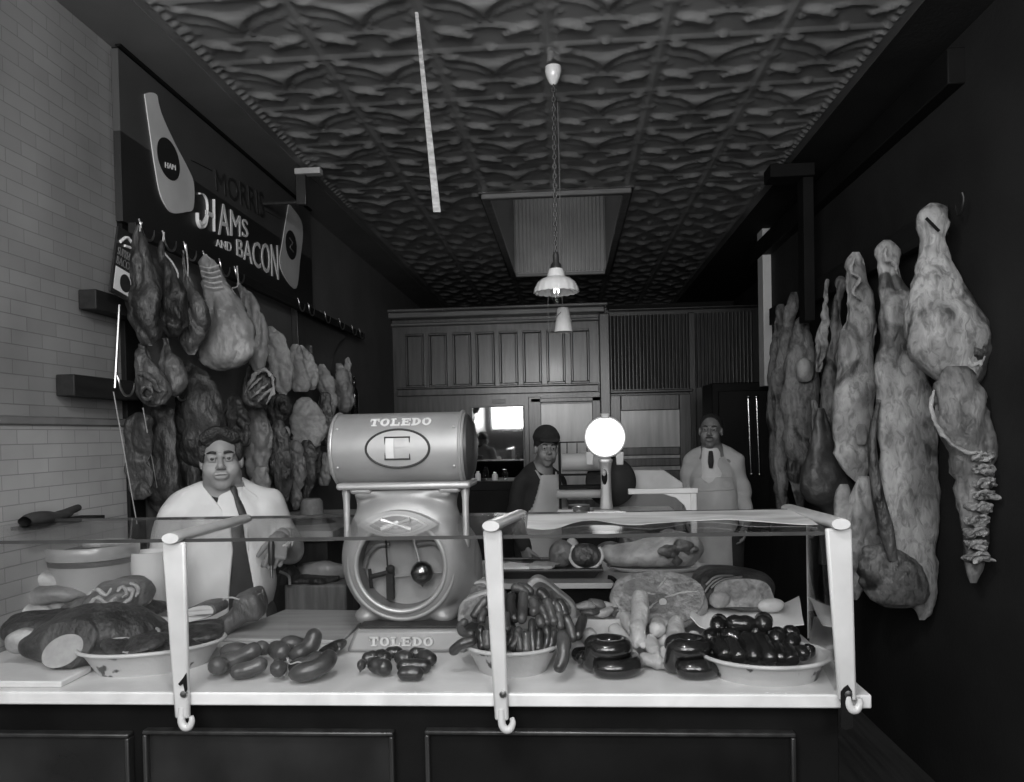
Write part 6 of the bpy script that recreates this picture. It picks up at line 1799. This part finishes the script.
# crock and white bowls
cc = at(88, 590, 2.66)
M_stone = mat('stoneware', .26, .32, rough=.3, scale=4, coat=.3)
xk = at(88, 560, 2.66).x + .0
root = thing('stoneware_crock', (xk, 2.69, ZT), 'big pale stoneware crock with a dark band at the left end of the counter', 'crock')
zr_ = at(88, 549, 2.56).z
rr_ = .152
obj('crock_body', lathe([(.01, ZT), (rr_ * .74, ZT), (rr_ * .80, ZT + .05), (rr_ * .93, zr_ - .075), (rr_ * .945, zr_ - .05), (rr_ * 1.0, zr_ - .045), (rr_ * 1.02, zr_ - .03), (rr_ * 1.02, zr_ - .008), (rr_ * .99, zr_), (rr_ * .94, zr_), (rr_ * .90, zr_ - .05), (rr_ * .7, ZT + .03), (.01, ZT + .02)], (xk, 2.69, 0), 64), M_stone, root)
obj('dark_band', lathe([(rr_ * .948, zr_ - .066), (rr_ * .956, zr_ - .066), (rr_ * .965, zr_ - .05), (rr_ * .95, zr_ - .05)], (xk, 2.69, 0), 64, caps=False), mat('glaze_band', .08, .12, rough=.3, scale=9), root)
obj('contents', lathe([(.001, zr_ - .012), (rr_ * .9, zr_ - .02), (rr_ * .9, zr_ - .04), (.001, zr_ - .04)], (xk, 2.69, 0), 48), mat('brine', .10, .2, rough=.2, scale=12), root)
xb_ = at(150, 562, 2.74).x
root = thing('white_bowl', (xb_, 2.74, ZT), 'small white bowl between the big crock and the white coat', 'bowl')
z_ = at(150, 551, 2.74).z
obj('bowl_body', lathe([(.01, ZT), (.05, ZT), (.055, ZT + .03), (.07, z_ - .01), (.072, z_), (.066, z_), (.05, ZT + .04), (.01, ZT + .03)], (xb_, 2.74, 0), 36), M_porc, root)
# shelf board with a dark bag on the tiled wall
a_, b_ = atx(20, 527, XL + .04), atx(90, 524.5, XL + .04)
o = obj('wall_shelf', box2((XL + .006, a_.y, a_.z - .012), (XL + .10, b_.y, a_.z)), M_black, bevel=.002); tag(o, 'thin dark shelf on the tiled wall at the far left', 'shelf')
sh_ = atx(52, 521, XL + .06)
f_ = Field((XL + .0, a_.y, a_.z - .002), (XL + .16, b_.y + .05, a_.z + .09), .004)
f_.ell((XL + .055, sh_.y - .03, a_.z + .017), (.035, .14, .018), .01); f_.ell((XL + .055, sh_.y - .06, a_.z + .028), (.03, .07, .016), .01); f_.cone((XL + .055, sh_.y + .05, a_.z + .02), (XL + .055, sh_.y + .15, a_.z + .036), .015, .013, .01)
f_.func(lambda D, X, Y, Z: np.maximum(D, a_.z + .0005 - Z))
o = obj('cloth_bundle', f_.mesh(), M_dcloth); tag(o, 'dark folded cloth lying on the shelf of the tiled wall', 'cloth')

# sheet of paper lying on the glass top
A_ = [on(x, y, ZG + .007) for x, y in ((527, 529), (540, 531), (556, 528.5), (572, 524), (592, 521.5), (612, 523), (635, 525.5), (660, 524.5), (690, 521), (720, 520), (750, 522.5), (790, 524), (818, 525))]
B_ = [on(x, y, ZG + .007) for x, y in ((528, 514.5), (600, 513), (700, 511), (792, 509.5))]
A2, B2 = spline([list(p) for p in A_], 60), spline([list(p) for p in B_], 60)
V = []; NR = 12
for j in range(NR):
    for i in range(60):
        t = j / (NR - 1); q = A2[i] * (1 - t) + B2[i] * t
        V.append((q[0], q[1], ZG + .0075 + .004 * (1 + math.sin(i * .42 + j * .5)) * (1 - t) * .6))
n_ = len(V); V += [(a, b, z - .0015) for a, b, z in V]
Fc = []
for j in range(NR - 1):
    for i in range(59):
        a = j * 60 + i; q = (a, a + 1, a + 61, a + 60); Fc.append(q); Fc.append(tuple(n_ + k for k in q[::-1]))
edge = list(range(60)) + [j * 60 + 59 for j in range(1, NR)] + [(NR - 1) * 60 + i for i in range(58, -1, -1)] + [j * 60 for j in range(NR - 2, 0, -1)]
for a, b in zip(edge, edge[1:] + edge[:1]): Fc.append((b, a, n_ + a, n_ + b))
o = obj('paper_sheet', (V, Fc), mat('stained_paper', .30, .62, rough=.75, scale=5, lo=.32, hi=.58, detail=7, stretch=(.6, 1.6, 1))); tag(o, 'stained sheet of paper with a wavy edge lying on the glass top of the case', 'paper')
# ------------------------------------------------------------------ raised shelf behind the counter glass and its goods
M_darkpan = mat('black_roasting_pan', .014, .03, rough=.4, scale=12)
zs_ = at(600, 583, 2.90).z
xs0, xs1 = at(455, 583, 2.90).x, at(720, 583, 2.90).x
root = thing('display_shelf', ((xs0 + xs1) / 2, 3.15, 0), 'raised pale display shelf behind the counter carrying the black pan and the large slab', 'shelf')
obj('shelf_board', box2((xs0, 2.90, zs_ - .018), (xs1, 3.45, zs_)), mat('shelf_marble', .26, .32, rough=.35, scale=6), root, bevel=.003)
obj('front_edge', box2((xs0, 2.894, zs_ - .02), (xs1, 2.90, zs_ + .001)), M_medge, root, bevel=.002)
obj('cabinet', box2((xs0 + .02, 2.96, 0), (xs1 - .02, 3.43, zs_ - .018)), M_black, root)
obj('edge_hook', tube([at(613, 590, 2.88), at(616, 583, 2.88), at(612, 578, 2.885), at(608, 577, 2.89)], .008, 8, 14), M_black, root)
# black roasting pan
a_, b_ = at(500, 579, 2.97), at(601, 572, 2.97)
root = thing('roasting_pan', ((a_.x + b_.x) / 2, 3.1, zs_), 'long black roasting pan of cut meat on the raised shelf', 'pan')
zt_ = at(550, 571, 2.95).z
obj('pan_body', join(hexa([(a_.x - .02, 2.99, zs_), (b_.x - .025, 2.99, zs_), (b_.x - .025, 3.21, zs_), (a_.x - .02, 3.21, zs_)], [(a_.x - .05, 2.955, zt_), (b_.x + .005, 2.955, zt_), (b_.x + .005, 3.24, zt_), (a_.x - .05, 3.24, zt_)])), M_darkpan, root, bevel=.008)
obj('rolled_rim', tube([(a_.x - .05, 2.955, zt_), (b_.x + .005, 2.955, zt_), (b_.x + .005, 3.24, zt_), (a_.x - .05, 3.24, zt_)], .007, 8, closed=True), M_darkpan, root)
GQ = 'cuts in the black roasting pan'
def put(name, px, py, y, r, label, m, R=None, seed=0, amp=.008, grp=None, cat='meat', power=2.2, zmin=None):
    c_ = at(px, py, y)
    g = blob(c_, r, R, amp=amp, ns=14, seed=seed, seg=28, rings=18, power=power)
    if zmin is not None:
        lo_ = min(v[2] for v in g[0]); 
        if lo_ < zmin: g = ([(v[0], v[1], max(v[2], zmin)) for v in g[0]], g[1])
    return tag(obj(name, g, m, angle=80), label, cat, grp), c_
put('folded_paper', 517, 567, 3.05, (.085, .07, .012), 'white folded paper at the left end of the black roasting pan', M_paper, seed=1, amp=.004, cat='paper', power=3, zmin=zt_ + .001)
put('cut_meat', 546, 565, 3.03, (.085, .06, .012), 'thin flat pale cut across the middle of the black roasting pan', M_fat, seed=2, grp=GQ, zmin=zt_ + .001)
put('cut_meat', 562, 555, 3.08, (.05, .05, .055), 'pointed ribbed piece standing in the black roasting pan', M_midmeat, rot(y=.5), 3, .014, GQ, zmin=zt_ + .001)
put('cut_meat', 571, 546, 3.12, (.028, .03, .035), 'pale knobbly bone end at the top of the ribbed piece', M_fat, rot(y=.6), 4, .006, GQ, zmin=zt_ + .001)
o, c_ = put('steak', 586, 556, 3.05, (.062, .03, .052), 'round dark steak with a white rim at the right end of the black pan', M_darkmeat, rot(x=-.35), 5, .002, GQ, zmin=zt_ + .001)
obj('white_rim', tube([c_ + rot(x=-.35) @ Vector((.064 * math.cos(t), -.012, .054 * math.sin(t))) for t in np.linspace(PI * .75, 2.2 * PI, 24)], .006, 8), M_bone, o)
put('cut_meat', 534, 562, 3.12, (.05, .04, .016), 'small dark cut behind the folded paper in the black pan', M_darkmeat, None, 6, .006, GQ, zmin=zt_ + .001)
# large slab on a white dish
a_ = at(652, 558, 3.14)
root = thing('white_dish', (a_.x, 3.16, zs_), 'long white dish under the large pale slab on the raised shelf', 'dish')
obj('dish', lathe([(.01, zs_), (.16, zs_), (.20, zs_ + .018), (.205, zs_ + .022), (.195, zs_ + .022), (.15, zs_ + .008), (.01, zs_ + .006)], (a_.x + .02, 3.16, 0), 48, 1, .55), M_porc, root)
f_ = Field((a_.x - .27, 3.0, zs_), (a_.x + .27, 3.36, zs_ + .22), .007)
f_.ell((a_.x - .05, 3.17, zs_ + .062), (.17, .10, .052), .03); f_.ell((a_.x + .09, 3.17, zs_ + .085), (.12, .11, .075), .04)
f_.func(lambda D, X, Y, Z: np.maximum(D + .004 * np.sin(45 * X + 25 * Z) + .002 * np.sin(90 * X - 70 * Z), zs_ + .023 - Z))
o = obj('pork_shoulder', f_.mesh(), M_fat); tag(o, 'large pale slab of meat with a dark ragged end on the long white dish', 'meat')
for q in range(4): obj('lean_patch', blob(at(668 + 7 * q, 552 + 5 * math.sin(q * 2), 3.07), (.034, .02, .024), amp=.02, ns=22, seed=q), M_midmeat, o)
put('cut_meat', 612, 548, 3.28, (.06, .05, .03), 'dark red cut behind the round steak on the raised shelf', M_midmeat, None, 7, .01, zmin=zs_ + .001)
put('cut_meat', 637, 541, 3.32, (.08, .05, .045), 'dark cut half hidden behind the large pale slab', M_darkmeat, None, 8, .01, zmin=zs_ + .001)

# white framed glass guard with a corner bracket, standing on the shelf
zg = at(660, 491, 3.38).z; xg = at(694, 540, 3.38).x; xl2 = at(628, 492, 3.38).x
root = thing('glass_guard', ((xg + xl2) / 2, 3.38, zs_), 'white framed glass guard with a curved corner bracket before the man on the right', 'display case')
obj('top_bar', box2((xl2, 3.365, zg - .012), (xg + .02, 3.395, zg + .012)), M_white, root, bevel=.004)
obj('post', box2((xg - .013, 3.365, zs_), (xg + .013, 3.395, zg - .012)), M_white, root, bevel=.004)
obj('corner_bracket', prism([(xg - .012, 3.37, zg - .012), (xg - .13, 3.37, zg - .012), (xg - .075, 3.37, zg - .03), (xg - .038, 3.37, zg - .065), (xg - .022, 3.37, zg - .12), (xg - .012, 3.37, zg - .14)], (0, .02, 0)), M_white, root, bevel=.003)
obj('glass_pane', box2((xl2, 3.378, zs_ + .002), (xg - .014, 3.382, zg - .013)), M_glass, root)

# ------------------------------------------------------------------ back counter with paper rolls and the round dial scale
zb_ = at(590, 515, 4.45).z
xb0, xb1 = at(556, 515, 4.45).x, at(680, 515, 4.45).x
root = thing('back_counter', ((xb0 + xb1) / 2, 4.7, 0), 'back counter carrying the round dial scale and the paper rolls', 'counter')
obj('top', box2((xb0, 4.42, zb_ - .03), (xb1, 4.92, zb_)), M_marble, root, bevel=.004)
obj('body', box2((xb0 + .03, 4.45, 0), (xb1 - .03, 4.9, zb_ - .03)), M_cab, root)
# dial scale
YD = 4.58
root = thing('dial_scale', (at(605, 515, YD).x, YD, zb_), 'round white dial head with added glow on a slender post on the back counter', 'scale')
dc = at(605, 437, YD); rd = 20.5 * YD / F
M_dial = mat('glow_added_dial', .8, rough=.3, emit=1.6)  # emission added in place of light glaring off the dial
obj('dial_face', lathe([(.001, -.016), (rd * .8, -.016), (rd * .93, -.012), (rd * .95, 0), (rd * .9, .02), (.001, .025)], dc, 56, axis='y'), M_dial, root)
obj('dial_rim', tube([(dc.x + rd * .965 * math.cos(a), dc.y - .004, dc.z + rd * .965 * math.sin(a)) for a in np.linspace(0, 2 * PI, 57)[:-1]], .007, 10, closed=True), M_white, root)
obj('top_cap', box(at(605, 416, YD), (.05, .05, .035)), M_white, root, bevel=.008)
for px in (589.5, 620): obj('side_wing', prism([at(px - 4, 452, YD + .01), at(px + 4, 452, YD + .01), at(px + 3.5, 465, YD + .01), at(px - 3.5, 465, YD + .01)], (0, .025, 0)), M_white, root, bevel=.005)
pz = [at(605, y, YD).z for y in (458, 466, 480, 500, 516)]
obj('column', slab_loft([((dc.x - w_, YD, z), (dc.x + w_, YD, z)) for w_, z in zip((.050, .034, .030, .034, .046), pz)], .5, 20, 20, 4, 0), M_silver, root)
obj('column_window', blob(at(604.5, 477, YD - .018), (.017, .008, .045)), M_black, root)
obj('indicator', blob(at(604, 473, YD - .026), (.012, .008, .018)), M_white, root)
obj('foot', box((dc.x, YD, zb_ + .012), (.16, .16, .024)), M_silver, root, bevel=.006)
# paper roll stand
YP = 4.8
root = thing('paper_roll_stand', (at(585, 480, YP).x, YP, zb_), 'dark stand with two wide paper rolls behind the man in the cap', 'stand')
def roll(px0, px1, py, r_px, y, name, par):
    a_, b_ = at(px0, py, y), at(px1, py, y); r = r_px * y / F
    return obj(name, lathe([(.01, a_.x), (r, a_.x), (r, b_.x), (.01, b_.x)], (0, y, a_.z), 36, axis='x'), mat('wrapping_paper', .36, .42, rough=.6, scale=4, stretch=(.3, 8, 8)), par)
roll(562, 604, 462.5, 9, YP, 'paper_roll', root); roll(557, 606, 494, 4.6, YP - .04, 'paper_roll', root)
w_ = at(560, 480, YP); e_ = at(609, 480, YP)
for x in (w_.x, e_.x): obj('upright', box2((x - .008, YP - .02, zb_), (x + .008, YP + .02, at(580, 441, YP).z)), M_black, root)
obj('cutter_bar', join(box2((w_.x, YP - .08, at(580, 474, YP).z - .006), (e_.x, YP - .06, at(580, 474, YP).z + .006)), box2((w_.x, YP - .01, at(580, 442, YP).z - .004), (e_.x, YP + .01, at(580, 442, YP).z + .004)), box2((w_.x, YP - .08, at(580, 487, YP).z - .006), (e_.x, YP + .05, at(580, 487, YP).z + .012))), M_black, root)
for px in (567, 577, 587): obj('guide_rod', tube([at(px, 443, YP), at(px, 456, YP)], .003, 6), M_black, root)
# big dark wheel
wc = at(611, 498, 4.9); rw = 25 * 4.9 / F
root = thing('mill_wheel', (wc.x, 4.9, zb_), 'big dark round wheel partly hidden behind the post of the dial scale', 'wheel')
obj('disc', lathe([(.02, -.02), (rw * .9, -.02), (rw, -.012), (rw, .012), (rw * .9, .02), (.02, .02)], (wc.x, 4.9, max(wc.z, zb_ + rw + .002)), 48, axis='y'), mat('dark_iron', .008, .014, spec=.3, rough=.5, scale=12), root)
obj('hub', lathe([(.004, -.05), (.03, -.05), (.03, 0), (.004, 0)], (wc.x, 4.9, max(wc.z, zb_ + rw + .002)), 24, axis='y'), M_steel, root)
# metal tin
a_ = at(579, 512, 4.55)
root = thing('metal_tin', (a_.x, 4.55, zb_), 'shiny round metal tin on the back counter below the paper rolls', 'tin')
rt = 11 * 4.55 / F
obj('tin_body', lathe([(.002, zb_), (rt, zb_), (rt, zb_ + .04), (rt * 1.02, zb_ + .043), (rt * .98, zb_ + .05), (.002, zb_ + .052)], (a_.x, 4.55, 0), 32), M_steel, root)
a_ = at(560, 511, 4.5)
o = obj('white_box', box((a_.x + .03, 4.47, zb_ + .016), (.09, .06, .03)), M_paper, bevel=.003); tag(o, 'small white box on the back counter beside the apron of the capped man', 'box')
# white lidded chest with a sloping top
YW = 5.05
p4 = [at(x, y, YW) for x, y in ((618, 492), (683, 492), (683, 483), (664, 470), (622, 470))]
root = thing('white_chest', (p4[0].x + .2, YW, 0), 'white chest with a sloping lid right of the round dial', 'chest')
obj('lid', prism(p4, (0, .45, 0)), M_white, root, bevel=.006)
obj('body', box2((p4[0].x, YW + .01, 0), (p4[1].x, YW + .45, p4[0].z - .004)), mat('chest_grey', .14, .2, rough=.5, scale=5), root, bevel=.004)
# dark chest below the mirror
a_, b_ = at(466, 482, 5.6), at(528, 560, 5.6)
root = thing('dark_cupboard', ((a_.x + b_.x) / 2, 5.8, 0), 'low black cupboard beneath the mirror behind the man in the cap', 'cupboard')
obj('carcase', box2((a_.x - .5, 5.6, 0), (b_.x + .1, 6.1, a_.z)), M_black, root, bevel=.005)
obj('door', box2((a_.x + .02, 5.585, .1), (a_.x + .40, 5.6, a_.z - .06)), M_cab, root, bevel=.006)
# jars and bottles below the mirror
for i, px in enumerate((478, 486, 495, 505)):
    q = at(px, 478, 5.75); h_ = (.07, .10, .06, .08)[i]
    o = obj('jar', lathe([(.005, 0), (.02, 0), (.022, .01), (.022, h_ * .7), (.012, h_ * .82), (.012, h_), (.003, h_)], (q.x, 5.75, a_.z), 18), gb if i % 2 else M_milk)
    tag(o, 'small jar standing on the black cupboard before the mirror', 'jar', 'jars before the mirror')

# ------------------------------------------------------------------ bench along the left wall behind the white coat
zbn = at(300, 528, 3.75).z
root = thing('work_bench', (-1.35, 4.1, 0), 'wooden work bench along the left wall behind the white coat', 'bench')
xbn = at(338, 546, 3.70).x
obj('bench_top', box2((-1.70, 3.62, zbn - .05), (xbn, 4.7, zbn)), M_board, root, bevel=.004)
obj('bench_body', box2((-1.66, 3.66, 0), (xbn - .04, 4.66, zbn - .05)), M_dwood, root)
def flat(px, py, y, r, label, m, R=None, seed=0, name='bacon_side', cat='bacon', amp=.008, power=2.6): return put(name, px, py, y, r, label, m, R, seed, amp, None, cat, power, zbn + .0005 if y > 3.6 else None)[0]
flat(308, 533, 4.0, (.15, .13, .03), 'dark flat bacon side on the work bench, the rear one', M_smoke, None, 1)
flat(300, 524, 4.2, (.16, .12, .02), 'pale paper bundle at the back of the work bench', M_paper, None, 2, 'paper_bundle', 'paper')
flat(330, 522, 4.3, (.10, .10, .022), 'heap of dark scraps beside the scale column on the work bench', M_darkmeat, None, 3, 'scrap_heap', 'meat', .014)
hc_ = at(312, 512, 4.1)
o = obj('straw_hat', lathe([(.001, zbn + .12), (.045, zbn + .118), (.058, zbn + .10), (.062, zbn + .04), (.064, zbn + .03), (.105, zbn + .024), (.107, zbn + .028), (.066, zbn + .036)], (hc_.x, 4.1, .0), 32, caps=False), mat('straw', .16, .22, rough=.7, scale=40)); tag(o, 'pale cone shaped hat standing on the work bench left of the scale', 'hat')
for i in range(2):
    q = at(268, 500 + 6 * i, 4.4)
    o = obj('book', box((q.x, 4.4, zbn + .155 - .045 * i), (.20, .14, .035)), M_dwood, bevel=.003); tag(o, ('upper dark ledger behind the shoulder of the white coat', 'lower dark ledger behind the shoulder of the white coat')[i], 'book')
o = obj('book_stand', box((at(268, 510, 4.4).x, 4.4, zbn + .045), (.18, .13, .085)), M_black, bevel=.003); tag(o, 'black box under the two ledgers on the work bench', 'box')
# chopping block between the white coat and the scale
zk = at(300, 584, 3.42).z
x0_, x1_ = at(284, 600, 3.4).x, at(346, 600, 3.4).x
root = thing('chopping_block', ((x0_ + x1_) / 2, 3.5, 0), 'heavy wooden chopping block between the white coat and the scale', 'block')
obj('block', box2((x0_, 3.4, zk - .25), (x1_, 3.6, zk)), mat('block_wood', .10, .18, rough=.6, scale=6, stretch=(6, 6, .6)), root, bevel=.012)
for dx in (x0_ + .06, x1_ - .06):
    for dy in (3.45, 3.55): obj('leg', box2((dx - .04, dy - .04, 0), (dx + .04, dy + .04, zk - .25)), M_dwood, root, bevel=.006)
put('bacon_side', 310, 581, 3.48, (.13, .08, .03), 'dark leathery slab lying on the chopping block', M_smoke, None, 6, .008, None, 'bacon', 2.8, zk + .0005)
put('bacon_side', 320, 572, 3.53, (.11, .06, .05), 'pale topped slab stacked at the back of the chopping block', M_paleham, None, 7, .01, None, 'bacon', 2.8, zk + .0005)
o, c_ = put('smoked_hock', 287, 580, 3.44, (.045, .05, .075), 'dark glistening hock standing on the chopping block near the hand', M_smoke, rot(y=.5), 8, .014, None, 'ham', 2.2, zk + .0005)
obj('skin_fold', tube([c_ + Vector((-.01, -.06, .05)), c_ + Vector((.03, -.062, .03)), c_ + Vector((.035, -.06, -.01))], .007, 8, 12), M_fat, o)
